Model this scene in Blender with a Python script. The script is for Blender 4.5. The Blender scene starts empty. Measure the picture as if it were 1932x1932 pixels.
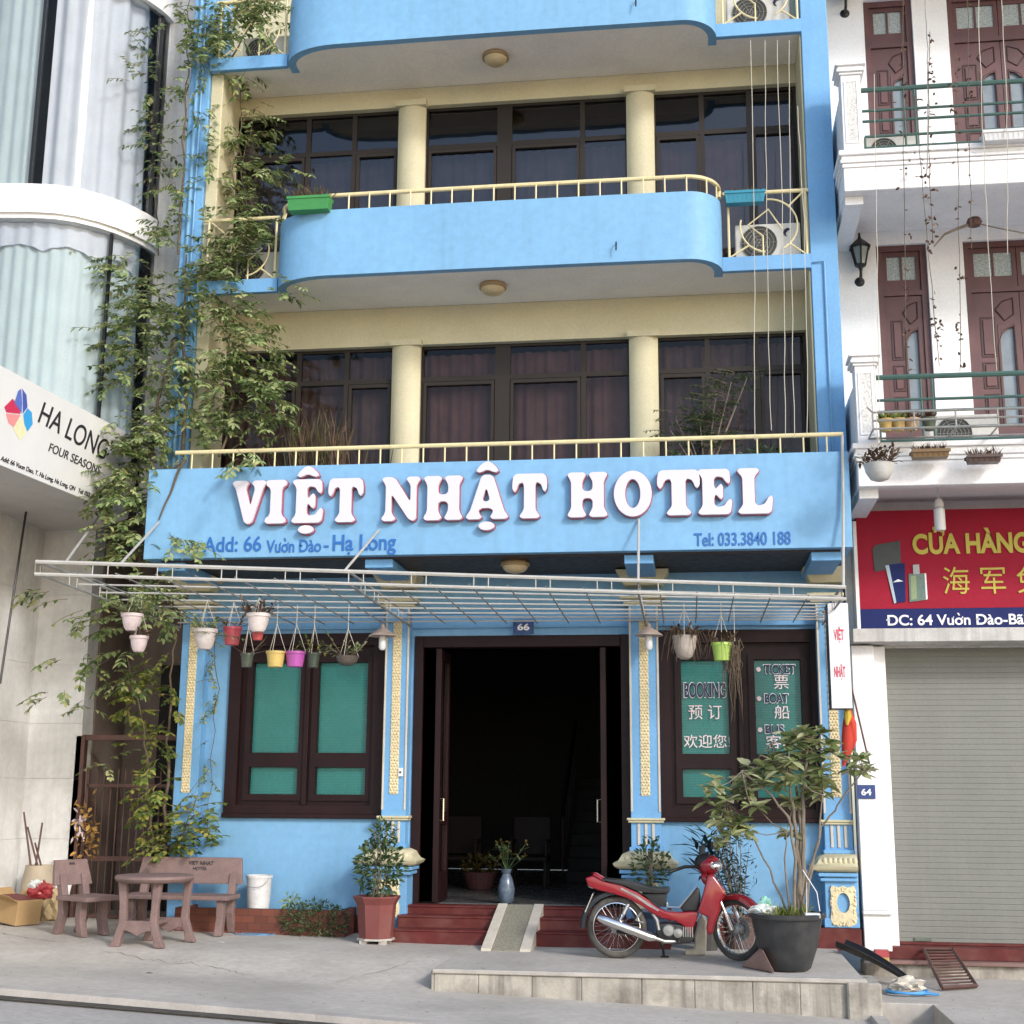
import bpy, bmesh, math, random
from mathutils import Vector, Matrix, Quaternion

random.seed(7)
scene = bpy.context.scene
COL = scene.collection

# ------------------------------------------------------------------ camera, sky, sun, exposure
CAM = Vector((0.0, -15.8, 1.6))
RIGHT = Vector((0.99098946, 0.13376295, 0.00688267))
DOWN = Vector((-0.02108658, 0.20655391, -0.97820797))
FWD = Vector((-0.13226962, 0.96924866, 0.20751335))
FPX = 5000.0 / 3840 * 1932          # focal length in pixels of a 1932-pixel-wide picture
cam_d = bpy.data.cameras.new('camera')
cam = bpy.data.objects.new('camera', cam_d)
COL.objects.link(cam)
cam_d.sensor_width = 36
cam_d.lens = 36 * 5000 / 3840
cam_d.clip_end = 500
cam_d.clip_start = 0.05
m = Matrix((RIGHT, -DOWN, -FWD)).transposed().to_4x4()
m.translation = CAM
cam.matrix_world = m
scene.camera = cam

SUN = Vector((0.95, -1.0, 0.72)).normalized()
world = bpy.data.worlds.new('World')
scene.world = world
world.use_nodes = True
wn = world.node_tree
sky = wn.nodes.new('ShaderNodeTexSky')
sky.sky_type = 'NISHITA'
sky.sun_disc = False
sky.sun_elevation = math.asin(SUN.z)
sky.sun_rotation = math.atan2(SUN.x, SUN.y)
sky.air_density = 1.0
sky.dust_density = 1.2
sky.ozone_density = 1.0
wn.links.new(sky.outputs[0], wn.nodes['Background'].inputs[0])
wn.nodes['Background'].inputs[1].default_value = 0.15
sun_d = bpy.data.lights.new('sun', 'SUN')
sun_d.energy = 1.15
sun_d.angle = math.radians(9)
sun_d.color = (1.0, 0.975, 0.945)
sun_o = bpy.data.objects.new('sun', sun_d)
COL.objects.link(sun_o)
sun_o.rotation_euler = SUN.to_track_quat('Z', 'Y').to_euler()
scene.view_settings.view_transform = 'Standard'
scene.view_settings.look = 'None'
scene.view_settings.exposure = 0.97
scene.view_settings.gamma = 1
scene.render.engine = 'CYCLES'

# ------------------------------------------------------------------ measuring: a photo point (1932-px units) on a given plane
def ray(u, v):
    return RIGHT * ((u - 966) / FPX) + DOWN * ((v - 966) / FPX) + FWD

def W(u, v, y):
    d = ray(u, v)
    return CAM + d * ((y - CAM.y) / d.y)

def G(u, v, z=0.0):
    d = ray(u, v)
    return CAM + d * ((z - CAM.z) / d.z)

# ------------------------------------------------------------------ mesh builder
class MB:
    def __init__(s):
        s.v = []; s.f = []
    def add(s, vs, fs):
        n = len(s.v)
        s.v += [tuple(p) for p in vs]
        s.f += [tuple(i + n for i in f) for f in fs]
        return s
    def box(s, x0, x1, y0, y1, z0, z1):
        if x0 > x1: x0, x1 = x1, x0
        if y0 > y1: y0, y1 = y1, y0
        if z0 > z1: z0, z1 = z1, z0
        return s.add([(x0,y0,z0),(x1,y0,z0),(x1,y1,z0),(x0,y1,z0),(x0,y0,z1),(x1,y0,z1),(x1,y1,z1),(x0,y1,z1)],
                     [(0,3,2,1),(4,5,6,7),(0,1,5,4),(1,2,6,5),(2,3,7,6),(3,0,4,7)])
    def obox(s, c, sx, sy, sz, mat):
        vs = []
        for dz in (-.5, .5):
            for dx, dy in ((-.5,-.5),(.5,-.5),(.5,.5),(-.5,.5)):
                vs.append(Vector(c) + mat @ Vector((dx*sx, dy*sy, dz*sz)))
        return s.add(vs, [(0,3,2,1),(4,5,6,7),(0,1,5,4),(1,2,6,5),(2,3,7,6),(3,0,4,7)])
    def tube(s, pts, r, n=8, caps=True, closed=False):
        pts = [Vector(p) for p in pts]
        L = len(pts)
        rs = r if isinstance(r, (list, tuple)) else [r] * L
        prev = None; vs = []
        for i, p in enumerate(pts):
            if closed:
                t = pts[(i+1) % L] - pts[i-1]
            else:
                t = pts[min(i+1, L-1)] - pts[max(i-1, 0)]
            if t.length < 1e-9: t = Vector((0,0,1))
            t.normalize()
            if prev is None:
                a = Vector((0,0,1)) if abs(t.z) < .9 else Vector((1,0,0))
                nx = t.cross(a).normalized()
            else:
                nx = prev - t * prev.dot(t)
                if nx.length < 1e-6: nx = t.orthogonal()
                nx.normalize()
            prev = nx
            ny = t.cross(nx)
            for k in range(n):
                a = 2*math.pi*k/n
                vs.append(p + (nx*math.cos(a) + ny*math.sin(a)) * rs[i])
        fs = []
        for i in range(L if closed else L-1):
            for k in range(n):
                a = i*n+k; b = i*n+(k+1) % n
                c = ((i+1) % L)*n+(k+1) % n; d = ((i+1) % L)*n+k
                fs.append((a, b, c, d))
        if caps and not closed:
            fs.append(tuple(reversed(range(n))))
            fs.append(tuple(range((L-1)*n, L*n)))
        return s.add(vs, fs)
    def lathe(s, prof, c, n=24, mat=None, caps=True):
        # prof: (radius, height) pairs
        c = Vector(c); vs = []
        for r, h in prof:
            for k in range(n):
                a = 2*math.pi*(k+.5)/n
                q = Vector((r*math.cos(a), r*math.sin(a), h))
                vs.append(c + (mat @ q if mat else q))
        fs = []
        for i in range(len(prof)-1):
            for k in range(n):
                fs.append((i*n+k, i*n+(k+1) % n, (i+1)*n+(k+1) % n, (i+1)*n+k))
        if caps:
            fs.append(tuple(reversed(range(n))))
            fs.append(tuple(range((len(prof)-1)*n, len(prof)*n)))
        return s.add(vs, fs)
    def prism(s, poly, y0, y1):
        # poly: (x, z) outline counter-clockwise seen from -y
        n = len(poly)
        a = sum(poly[i][0]*poly[(i+1) % n][1]-poly[(i+1) % n][0]*poly[i][1] for i in range(n))
        if a < 0: poly = poly[::-1]
        if y0 > y1: y0, y1 = y1, y0
        vs = [(x, y0, z) for x, z in poly] + [(x, y1, z) for x, z in poly]
        fs = [tuple(range(n)), tuple(reversed(range(n, 2*n)))]
        for i in range(n):
            j = (i+1) % n
            fs.append((j, i, i+n, j+n))
        return s.add(vs, fs)
    def zprism(s, poly, z0, z1):
        n = len(poly)
        a = sum(poly[i][0]*poly[(i+1) % n][1]-poly[(i+1) % n][0]*poly[i][1] for i in range(n))
        if a < 0: poly = poly[::-1]
        vs = [(x, y, z0) for x, y in poly] + [(x, y, z1) for x, y in poly]
        fs = [tuple(reversed(range(n))), tuple(range(n, 2*n))]
        for i in range(n):
            j = (i+1) % n
            fs.append((i, j, j+n, i+n))
        return s.add(vs, fs)
    def plate(s, x0, x1, z0, z1, holes, y0, y1):
        # a slab in the xz plane with rectangular holes (x0,x1,z0,z1)
        xs = sorted({x0, x1} | {h[0] for h in holes} | {h[1] for h in holes})
        zs = sorted({z0, z1} | {h[2] for h in holes} | {h[3] for h in holes})
        xs = [x for x in xs if x0 <= x <= x1]; zs = [z for z in zs if z0 <= z <= z1]
        def solid(i, j):
            if i < 0 or j < 0 or i >= len(xs)-1 or j >= len(zs)-1: return False
            cx = (xs[i]+xs[i+1])/2; cz = (zs[j]+zs[j+1])/2
            return not any(h[0] < cx < h[1] and h[2] < cz < h[3] for h in holes)
        for i in range(len(xs)-1):
            for j in range(len(zs)-1):
                if not solid(i, j): continue
                a, b, c, d = xs[i], xs[i+1], zs[j], zs[j+1]
                s.add([(a,y0,c),(b,y0,c),(b,y0,d),(a,y0,d)], [(0,1,2,3)])
                s.add([(a,y1,c),(b,y1,c),(b,y1,d),(a,y1,d)], [(3,2,1,0)])
                if not solid(i-1, j): s.add([(a,y0,c),(a,y1,c),(a,y1,d),(a,y0,d)], [(3,2,1,0)])
                if not solid(i+1, j): s.add([(b,y0,c),(b,y1,c),(b,y1,d),(b,y0,d)], [(0,1,2,3)])
                if not solid(i, j-1): s.add([(a,y0,c),(b,y0,c),(b,y1,c),(a,y1,c)], [(3,2,1,0)])
                if not solid(i, j+1): s.add([(a,y0,d),(b,y0,d),(b,y1,d),(a,y1,d)], [(0,1,2,3)])
        return s
    def ribbon(s, path, z0, z1, t):
        # vertical wall along a plan path (x, y), thickness t to the left-hand side of the direction of travel
        pts = [Vector((p[0], p[1])) for p in path]; L = len(pts); off = []
        for i in range(L):
            d = pts[min(i+1, L-1)] - pts[max(i-1, 0)]
            d.normalize()
            off.append(pts[i] + Vector((-d.y, d.x))*t)
        vs = []
        for i in range(L):
            a, b = pts[i], off[i]
            vs += [(a.x,a.y,z0),(a.x,a.y,z1),(b.x,b.y,z1),(b.x,b.y,z0)]
        fs = [(0,1,2,3)]
        for i in range(L-1):
            p = i*4; q = p+4
            fs += [(p,q,q+1,p+1),(p+1,q+1,q+2,p+2),(p+2,q+2,q+3,p+3),(p+3,q+3,q,p)]
        p = (L-1)*4
        fs.append((p+3,p+2,p+1,p))
        return s.add(vs, fs)
    def leaf(s, p, d, nrm, ln, wd, fold=.25, curl=.15):
        p = Vector(p); d = Vector(d).normalized()
        sd = d.cross(nrm)
        if sd.length < 1e-4: sd = d.orthogonal()
        sd.normalize(); up = sd.cross(d).normalized()
        m1 = p + d*ln*.35 - up*fold*wd*.5
        tip = p + d*ln - up*curl*ln
        m2 = p + d*ln*.72 - up*(fold*wd*.4+curl*ln*.4)
        a = p + d*ln*.38 + sd*wd*.5 + up*0; b = p + d*ln*.38 - sd*wd*.5
        a2 = p + d*ln*.75 + sd*wd*.36 - up*curl*ln*.4; b2 = p + d*ln*.75 - sd*wd*.36 - up*curl*ln*.4
        return s.add([p, m1, m2, tip, a, a2, b, b2], [(0,1,4),(1,2,5,4),(2,3,5),(0,6,1),(1,6,7,2),(2,7,3)])
    def islands(s):
        par = list(range(len(s.v)))
        def find(a):
            while par[a] != a: par[a] = par[par[a]]; a = par[a]
            return a
        for f in s.f:
            r = find(f[0])
            for i in f[1:]: par[find(i)] = r
        out = {}
        for f in s.f: out.setdefault(find(f[0]), []).append(f)
        res = []
        for fs in out.values():
            ids = sorted({i for f in fs for i in f}); mp = {j: k for k, j in enumerate(ids)}
            m = MB(); m.v = [s.v[i] for i in ids]; m.f = [tuple(mp[i] for i in f) for f in fs]; res.append(m)
        return res
    def build_each(s, name, mat, parent=None, per=1, **k):
        # every loose piece becomes an object of its own (per: how many consecutive pieces belong together)
        isl = s.islands(); o = None
        for i in range(0, len(isl), per):
            m = isl[i]
            for q in isl[i+1:i+per]: m.add(q.v, q.f)
            o = m.build(name, mat, parent, **k)
        return o
    def build(s, name, mat, parent=None, smooth=False, bevel=0, seg=1, merge=False, recalc=False):
        me = bpy.data.meshes.new(name)
        me.from_pydata(s.v, [], s.f)
        if bevel or merge or recalc:
            bm = bmesh.new(); bm.from_mesh(me)
            if merge: bmesh.ops.remove_doubles(bm, verts=bm.verts, dist=1e-5)
            if recalc or bevel: bmesh.ops.recalc_face_normals(bm, faces=bm.faces)
            if bevel:
                ed = [e for e in bm.edges if len(e.link_faces) == 2 and e.calc_face_angle(0) > .5]
                bmesh.ops.bevel(bm, geom=ed, offset=bevel, segments=seg, profile=.6, affect='EDGES', clamp_overlap=True)
            bm.to_mesh(me); bm.free()
        me.materials.append(mat)
        if smooth:
            for p in me.polygons: p.use_smooth = True
            if smooth != 2:
                me.set_sharp_from_angle(angle=math.radians(40))
        o = bpy.data.objects.new(name, me)
        COL.objects.link(o)
        if parent is not None: attach(o, parent)
        return o

def attach(o, parent):
    o.parent = parent
    base = parent
    M = Matrix.Identity(4)
    # every object of this scene is built in world coordinates; undo the parent's own transform
    chain = []
    while base is not None:
        chain.append(base); base = base.parent
    mw = Matrix.Identity(4)
    for b in reversed(chain):
        mw = mw @ b.matrix_parent_inverse @ b.matrix_basis
    o.matrix_parent_inverse = mw.inverted()

def tag(o, label=None, cat=None, group=None, kind=None):
    if label: o['label'] = label
    if cat: o['category'] = cat
    if group: o['group'] = group
    if kind: o['kind'] = kind
    return o

def thing(name, label, cat, loc=(0,0,0), group=None):
    o = bpy.data.objects.new(name, None)
    COL.objects.link(o)
    o.location = loc
    o.empty_display_size = .2
    return tag(o, label, cat, group)

def dup(root, loc, label, rotz=None, scale=None):
    r = root.copy(); COL.objects.link(r); r.location = loc
    if rotz is not None: r.rotation_euler = (0, 0, rotz)
    if scale is not None: r.scale = (scale,)*3
    r['label'] = label
    for ch in list(root.children):
        c = ch.copy(); COL.objects.link(c); c.parent = r
        for g in list(ch.children):
            d = g.copy(); COL.objects.link(d); d.parent = c
    return r

# ------------------------------------------------------------------ materials
def lin(r, g, b):
    f = lambda c: (c/255/12.92) if c/255 <= .04045 else ((c/255+.055)/1.055)**2.4
    return (f(r), f(g), f(b))

def mat(name, col, rough=.6, metal=0.0, var=.12, vscale=2.5, bump=.0, bscale=60, streak=0.0, streakcol=None, spec=.5,
        grime=0.0, grimecol=(.10,.09,.075), gscale=1.6, island=0.0, coat=0.0, fine=.06):
    m = bpy.data.materials.new(name); m.use_nodes = True
    nt = m.node_tree; N = nt.nodes; L = nt.links
    b = N['Principled BSDF']
    b.inputs['Roughness'].default_value = rough
    b.inputs['Metallic'].default_value = metal
    b.inputs['Specular IOR Level'].default_value = spec
    b.inputs['Coat Weight'].default_value = coat
    tc = N.new('ShaderNodeTexCoord')
    def noise(scale, detail=4, vec=None, rough=.55):
        n = N.new('ShaderNodeTexNoise'); n.inputs['Scale'].default_value = scale
        n.inputs['Detail'].default_value = detail; n.inputs['Roughness'].default_value = rough
        L.new(vec or tc.outputs['Object'], n.inputs['Vector'])
        return n.outputs['Fac']
    def rng(fac, a, bb, c, d):
        r = N.new('ShaderNodeMapRange'); r.inputs[1].default_value = a; r.inputs[2].default_value = bb
        r.inputs[3].default_value = c; r.inputs[4].default_value = d
        L.new(fac, r.inputs[0]); return r.outputs[0]
    def mix(fac, a, bb, mode='MIX'):
        x = N.new('ShaderNodeMix'); x.data_type = 'RGBA'; x.blend_type = mode
        if isinstance(fac, float): x.inputs[0].default_value = fac
        else: L.new(fac, x.inputs[0])
        for sock, val in ((x.inputs[6], a), (x.inputs[7], bb)):
            if isinstance(val, tuple): sock.default_value = (*val[:3], 1)
            else: L.new(val, sock)
        return x.outputs[2]
    c = tuple(col)
    out = None
    if var or fine:
        f1 = rng(noise(vscale, 5), .3, .7, 1-var, 1+var)
        f2 = rng(noise(vscale*14, 3), .3, .7, 1-fine, 1+fine)
        mm = N.new('ShaderNodeMath'); mm.operation = 'MULTIPLY'
        L.new(f1, mm.inputs[0]); L.new(f2, mm.inputs[1])
        v = N.new('ShaderNodeVectorMath'); v.operation = 'SCALE'
        v.inputs[0].default_value = c; L.new(mm.outputs[0], v.inputs['Scale'])
        out = v.outputs[0]
    if island:
        geo = N.new('ShaderNodeNewGeometry')
        r = N.new('ShaderNodeMapRange'); r.inputs[3].default_value = 1-island; r.inputs[4].default_value = 1+island
        L.new(geo.outputs['Random Per Island'], r.inputs[0])
        v = N.new('ShaderNodeVectorMath'); v.operation = 'SCALE'
        if out is None: v.inputs[0].default_value = c
        else: L.new(out, v.inputs[0])
        L.new(r.outputs[0], v.inputs['Scale']); out = v.outputs[0]
    if out is None:
        rgb = N.new('ShaderNodeRGB'); rgb.outputs[0].default_value = (*c, 1); out = rgb.outputs[0]
    if grime:
        g = rng(noise(gscale, 8, rough=.65), .46, .68, 0, grime)
        out = mix(g, out, grimecol)
    if streak:
        mp = N.new('ShaderNodeMapping'); mp.inputs['Scale'].default_value = (7, 7, .35)
        L.new(tc.outputs['Object'], mp.inputs['Vector'])
        s = rng(noise(1.3, 6, mp.outputs[0], .6), .48, .72, 0, streak)
        out = mix(s, out, streakcol or (.12,.11,.095))
    L.new(out, b.inputs['Base Color'])
    if bump:
        bp = N.new('ShaderNodeBump'); bp.inputs['Strength'].default_value = bump; bp.inputs['Distance'].default_value = .01
        L.new(noise(bscale, 5), bp.inputs['Height']); L.new(bp.outputs[0], b.inputs['Normal'])
    rr = rng(noise(vscale*4, 3), .3, .7, max(0, rough-.07), min(1, rough+.07))
    L.new(rr, b.inputs['Roughness'])
    m['_'] = 0
    return m

def leafmat(name, cols, rough=.5):
    m = bpy.data.materials.new(name); m.use_nodes = True
    nt = m.node_tree; N = nt.nodes; L = nt.links; b = N['Principled BSDF']
    geo = N.new('ShaderNodeNewGeometry'); cr = N.new('ShaderNodeValToRGB')
    cr.color_ramp.interpolation = 'LINEAR'
    els = cr.color_ramp.elements
    while len(els) < len(cols): els.new(.5)
    for i, c in enumerate(cols):
        els[i].position = i/(len(cols)-1); els[i].color = (*c, 1)
    L.new(geo.outputs['Random Per Island'], cr.inputs[0])
    L.new(cr.outputs[0], b.inputs['Base Color'])
    b.inputs['Roughness'].default_value = rough
    tr = N.new('ShaderNodeBsdfTranslucent'); L.new(cr.outputs[0], tr.inputs[0])
    mx = N.new('ShaderNodeMixShader'); mx.inputs[0].default_value = .38
    L.new(b.outputs[0], mx.inputs[1]); L.new(tr.outputs[0], mx.inputs[2])
    L.new(mx.outputs[0], N['Material Output'].inputs[0])
    return m

def glassmat(name, tint, refl=.06, alpha=.75, rough=.03, ior=1.52):
    # tinted window pane: see-through tint plus a clear reflection
    m = bpy.data.materials.new(name); m.use_nodes = True
    nt = m.node_tree; N = nt.nodes; L = nt.links
    N.remove(N['Principled BSDF'])
    t = N.new('ShaderNodeBsdfTransparent'); t.inputs[0].default_value = (*tint, 1)
    g = N.new('ShaderNodeBsdfGlossy'); g.inputs['Roughness'].default_value = rough
    fr = N.new('ShaderNodeFresnel'); fr.inputs[0].default_value = ior
    ad = N.new('ShaderNodeMath'); ad.operation = 'ADD'; ad.inputs[1].default_value = refl
    tc = N.new('ShaderNodeTexCoord'); nz = N.new('ShaderNodeTexNoise'); nz.inputs['Scale'].default_value = 1.7
    L.new(tc.outputs['Object'], nz.inputs['Vector'])
    bp = N.new('ShaderNodeBump'); bp.inputs['Strength'].default_value = .06; bp.inputs['Distance'].default_value = .05
    L.new(nz.outputs['Fac'], bp.inputs['Height']); L.new(bp.outputs[0], g.inputs['Normal'])
    mx = N.new('ShaderNodeMixShader')
    L.new(fr.outputs[0], ad.inputs[0]); L.new(ad.outputs[0], mx.inputs[0])
    L.new(t.outputs[0], mx.inputs[1]); L.new(g.outputs[0], mx.inputs[2])
    L.new(mx.outputs[0], N['Material Output'].inputs[0])
    return m

def wavemat(name, c0, c1, scale, axis='Z', rough=.6, bump=.0, dist=.0, streak=False, lo=.35, hi=.65):
    # fine lines (slats, blinds, planks)
    m = mat(name, c0, rough, var=.08)
    nt = m.node_tree; N = nt.nodes; L = nt.links; b = N['Principled BSDF']
    tc = N.new('ShaderNodeTexCoord')
    w = N.new('ShaderNodeTexWave'); w.wave_type = 'BANDS'; w.bands_direction = axis
    w.inputs['Scale'].default_value = scale; w.inputs['Distortion'].default_value = dist
    L.new(tc.outputs['Object'], w.inputs['Vector'])
    r = N.new('ShaderNodeMapRange'); r.inputs[1].default_value = lo; r.inputs[2].default_value = hi
    L.new(w.outputs['Fac'], r.inputs[0])
    x = N.new('ShaderNodeMix'); x.data_type = 'RGBA'
    L.new(r.outputs[0], x.inputs[0])
    old = b.inputs['Base Color'].links[0].from_socket
    L.new(old, x.inputs[6]); x.inputs[7].default_value = (*c1, 1)
    L.new(x.outputs[2], b.inputs['Base Color'])
    if bump:
        bp = N.new('ShaderNodeBump'); bp.inputs['Strength'].default_value = bump; bp.inputs['Distance'].default_value = .01
        L.new(r.outputs[0], bp.inputs['Height']); L.new(bp.outputs[0], b.inputs['Normal'])
    return m

M = {}
M['blue'] = mat('blue_wall_paint', (.178,.382,.60), .62, var=.07, vscale=.8, bump=.12, bscale=35, grime=.16, grimecol=(.14,.26,.38), streak=.22, streakcol=(.13,.24,.36))
M['blue_trim'] = mat('blue_trim_paint', (.15,.36,.62), .6, var=.05, bump=.08, grime=.12, grimecol=(.12,.2,.32), streak=.14, streakcol=(.10,.17,.27))
M['cream'] = mat('cream_paint', (.53,.485,.325), .65, var=.05, bump=.08, grime=.12, grimecol=(.35,.31,.2))
M['soffit'] = mat('soffit_plaster', (.83,.775,.69), .75, var=.04, bump=.05, grime=.10, grimecol=(.35,.32,.27))
M['ornament'] = mat('cream_relief_plaster', (.70,.60,.38), .7, var=.15, vscale=30, bump=.7, bscale=55, grime=.1)
M['rail'] = mat('cream_rail_paint', (.70,.60,.34), .45, var=.06, vscale=8, streak=.2, streakcol=(.25,.15,.07))
M['white'] = mat('white_wall_paint', (.80,.79,.79), .65, var=.04, bump=.06, grime=.10, grimecol=(.42,.41,.39), streak=.10, streakcol=(.4,.38,.35))
M['white_stain'] = mat('weathered_white_plaster', (.66,.655,.64), .75, var=.10, vscale=.9, bump=.25, grime=.45, grimecol=(.42,.41,.39), streak=.22, streakcol=(.36,.35,.33))
M['whitegloss'] = mat('white_panel', (.70,.70,.70), .35, var=.03, fine=.01)
M['wood'] = mat('dark_maroon_wood', (.016,.0045,.005), .48, var=.25, spec=.25, vscale=3, bump=.06, bscale=30)
M['wood2'] = mat('carved_brown_wood', (.10,.040,.040), .45, var=.2, vscale=4, bump=.1, bscale=25)
M['wood2d'] = mat('carved_wood_groove', (.045,.014,.012), .5, var=.1)
M['bronze'] = mat('bronze_window_frame', (.024,.0175,.013), .5, metal=.0, var=.1, spec=.3)
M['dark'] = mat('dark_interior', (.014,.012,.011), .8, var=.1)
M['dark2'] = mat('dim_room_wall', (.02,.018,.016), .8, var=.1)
M['tile'] = mat('grey_floor_tile', (.10,.10,.10), .25, var=.1)
M['step'] = mat('red_brown_tile', (.11,.018,.016), .6, var=.2, vscale=6, bump=.06, grime=.35, grimecol=(.16,.09,.075), gscale=3, spec=.3)
M['pebble'] = mat('pebbled_concrete', (.27,.25,.19), .85, var=.25, vscale=40, fine=.35, bump=1.0, bscale=120)
M['ramp_edge'] = mat('pale_stone_edge', (.55,.50,.42), .75, var=.1, vscale=8, bump=.15)
M['concrete'] = mat('pale_concrete', (.45,.415,.37), .85, var=.10, vscale=.9, bump=.22, bscale=40, grime=.5, grimecol=(.27,.245,.21), gscale=.7, fine=.1)
M['road'] = mat('worn_road', (.37,.345,.32), .88, var=.07, vscale=1.1, bump=.4, bscale=90, grime=.2, grimecol=(.25,.235,.215), gscale=.6, fine=.12)
M['stone'] = mat('stained_stone_facing', (.40,.365,.31), .85, var=.15, vscale=3, bump=.35, bscale=35, grime=.85, grimecol=(.15,.13,.105), gscale=2.6, streak=.75, streakcol=(.13,.115,.095))
M['steel'] = mat('painted_steel', (.30,.29,.27), .45, metal=.35, var=.15, vscale=6, grime=.3, grimecol=(.16,.10,.07), gscale=5)
M['steel_w'] = mat('white_steel', (.42,.41,.38), .45, var=.08, vscale=6, grime=.2, grimecol=(.3,.24,.18), gscale=5)
M['rust'] = mat('rusty_brown_iron', (.105,.052,.042), .65, metal=.1, var=.25, vscale=5, bump=.2)
M['green_rail'] = mat('green_painted_rail', (.045,.10,.085), .45, var=.12, vscale=8)
M['white_letter'] = mat('white_letter_face', (.62,.59,.64), .35, var=.02, fine=.01)
M['red_edge'] = mat('red_letter_edge', (.36,.07,.11), .4, var=.05)
M['blue_letter'] = mat('blue_lettering', (.018,.125,.40), .45, var=.03)
M['navy'] = mat('navy_panel', (.011,.019,.105), .6, var=.05, spec=.2)
M['redsign'] = mat('red_sign_panel', (.30,.009,.030), .65, var=.06, spec=.2, grime=.1, grimecol=(.2,.02,.03))
M['yellow_letter'] = mat('olive_yellow_letter', (.47,.39,.05), .5, var=.05)
M['white_print'] = mat('white_print', (.78,.78,.80), .5, var=.02)
M['pink_print'] = mat('pale_pink_print', (.72,.60,.62), .5, var=.02)
M['navy_print'] = mat('navy_print', (.012,.014,.06), .5, var=.02)
M['black_print'] = mat('black_print', (.02,.02,.025), .5, var=.02)
M['shutter'] = mat('grey_green_shutter', (.175,.178,.158), .55, var=.05, bump=.05, streak=.15, streakcol=(.24,.24,.21))
M['grey_wall'] = mat('grey_concrete_wall', (.60,.585,.565), .85, var=.12, bump=.2, grime=.4, grimecol=(.24,.225,.21), streak=.5, streakcol=(.22,.21,.2))
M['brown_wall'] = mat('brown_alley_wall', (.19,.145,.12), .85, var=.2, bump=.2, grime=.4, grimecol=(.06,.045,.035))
M['metal_dark'] = mat('dark_metal', (.03,.03,.032), .45, metal=.5, var=.1)
M['ac'] = mat('grey_white_ac_shell', (.55,.54,.50), .5, var=.06, grime=.3, grimecol=(.3,.28,.24), gscale=4)
M['grass_soil'] = mat('dry_soil', (.09,.06,.04), .95, var=.3, vscale=20, bump=.5)
M['stem'] = mat('vine_stem', (.11,.08,.05), .8, var=.25, vscale=12)
M['bark'] = mat('grey_bark', (.20,.165,.125), .85, var=.25, vscale=14, bump=.4, bscale=50)
M['string'] = mat('pale_string', (.50,.46,.38), .8, var=.1)
M['leaf'] = leafmat('vine_leaves', [(.06,.11,.04),(.15,.225,.07),(.26,.34,.12),(.39,.46,.21),(.50,.48,.20)])
M['leaf_dark'] = leafmat('dark_green_leaves', [(.022,.05,.024),(.05,.095,.038),(.095,.155,.06),(.19,.24,.11)])
M['leaf_yel'] = leafmat('yellow_green_leaves', [(.05,.09,.02),(.12,.18,.04),(.26,.30,.06),(.42,.37,.08)])
M['leaf_pale'] = leafmat('pale_olive_leaves', [(.08,.13,.045),(.24,.29,.11),(.41,.44,.21),(.56,.54,.33)])
M['leaf_blue'] = leafmat('blue_green_leaves', [(.008,.022,.03),(.02,.05,.05),(.05,.09,.07)])
M['leaf_brown'] = leafmat('dry_leaves', [(.05,.028,.018),(.11,.06,.035),(.2,.12,.07)])
M['grass_dry'] = leafmat('dry_grass', [(.06,.07,.02),(.14,.11,.05),(.22,.12,.09)])
M['flower'] = leafmat('yellow_flowers', [(.10,.07,.012),(.14,.11,.03),(.08,.06,.015)])
# ------------------------------------------------------------------ ground
KERB_Y = -4.86
def apron(x, y=None):
    x = min(x, 1.6)
    a = -.19 - .038*(x + 2.45)
    b = -.15 - .049*(x + 2.22)          # along the kerb
    if y is None: return b
    t = max(0, min(1, (y - KERB_Y)/1.9))
    return b + (a - b)*t
def sstep(a, b, t):
    t = max(0, min(1, (t-a)/(b-a))); return t*t*(3-2*t)
def ground_z(x, y):
    up = .0 + max(0, -2.6 - x)*.016          # the pavement by the wall rises a little to the left
    lo = apron(x, y)
    if x < -2.47:
        z = lo + (up - lo)*sstep(-3.1, -1.7, y)
    elif x < 1.5:
        z = -.30 if y > -2.6 else lo          # below the raised slab
    else:
        z = -.29 + .02*sstep(-2.5, -.5, y)
    if 1.62 < x < 2.15 and y < -2.25: z = -.95
    return z
def grid(mb, xs, ys, fz):
    n = len(mb.v)
    for y in ys:
        for x in xs: mb.v.append((x, y, fz(x, y)))
    w = len(xs)
    for j in range(len(ys)-1):
        for i in range(w-1):
            a = n+j*w+i
            mb.f.append((a, a+1, a+w+1, a+w))
def frange(a, b, s):
    n = max(1, round((b-a)/s)); return [a+(b-a)*i/n for i in range(n+1)]
mb = MB()
xs = [-40, -25, -15] + frange(-11, -2.6, .3) + [-2.475, -2.465] + frange(-2.2, 1.4, .4) + [1.495, 1.5, 1.615, 1.625, 1.9, 2.145, 2.155] + frange(2.4, 6, .6) + [12, 25, 40]
ys = [KERB_Y] + frange(-4.6, -3.2, .2) + [-2.9, -2.61, -2.59, -2.4, -2.26, -2.24] + frange(-2.1, -.3, .15) + [.3, 1, 2.5, 5, 12, 40]
grid(mb, xs, ys, ground_z)
mb.build('pavement', M['concrete'], smooth=True)['kind'] = 'structure'
mb = MB()
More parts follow.
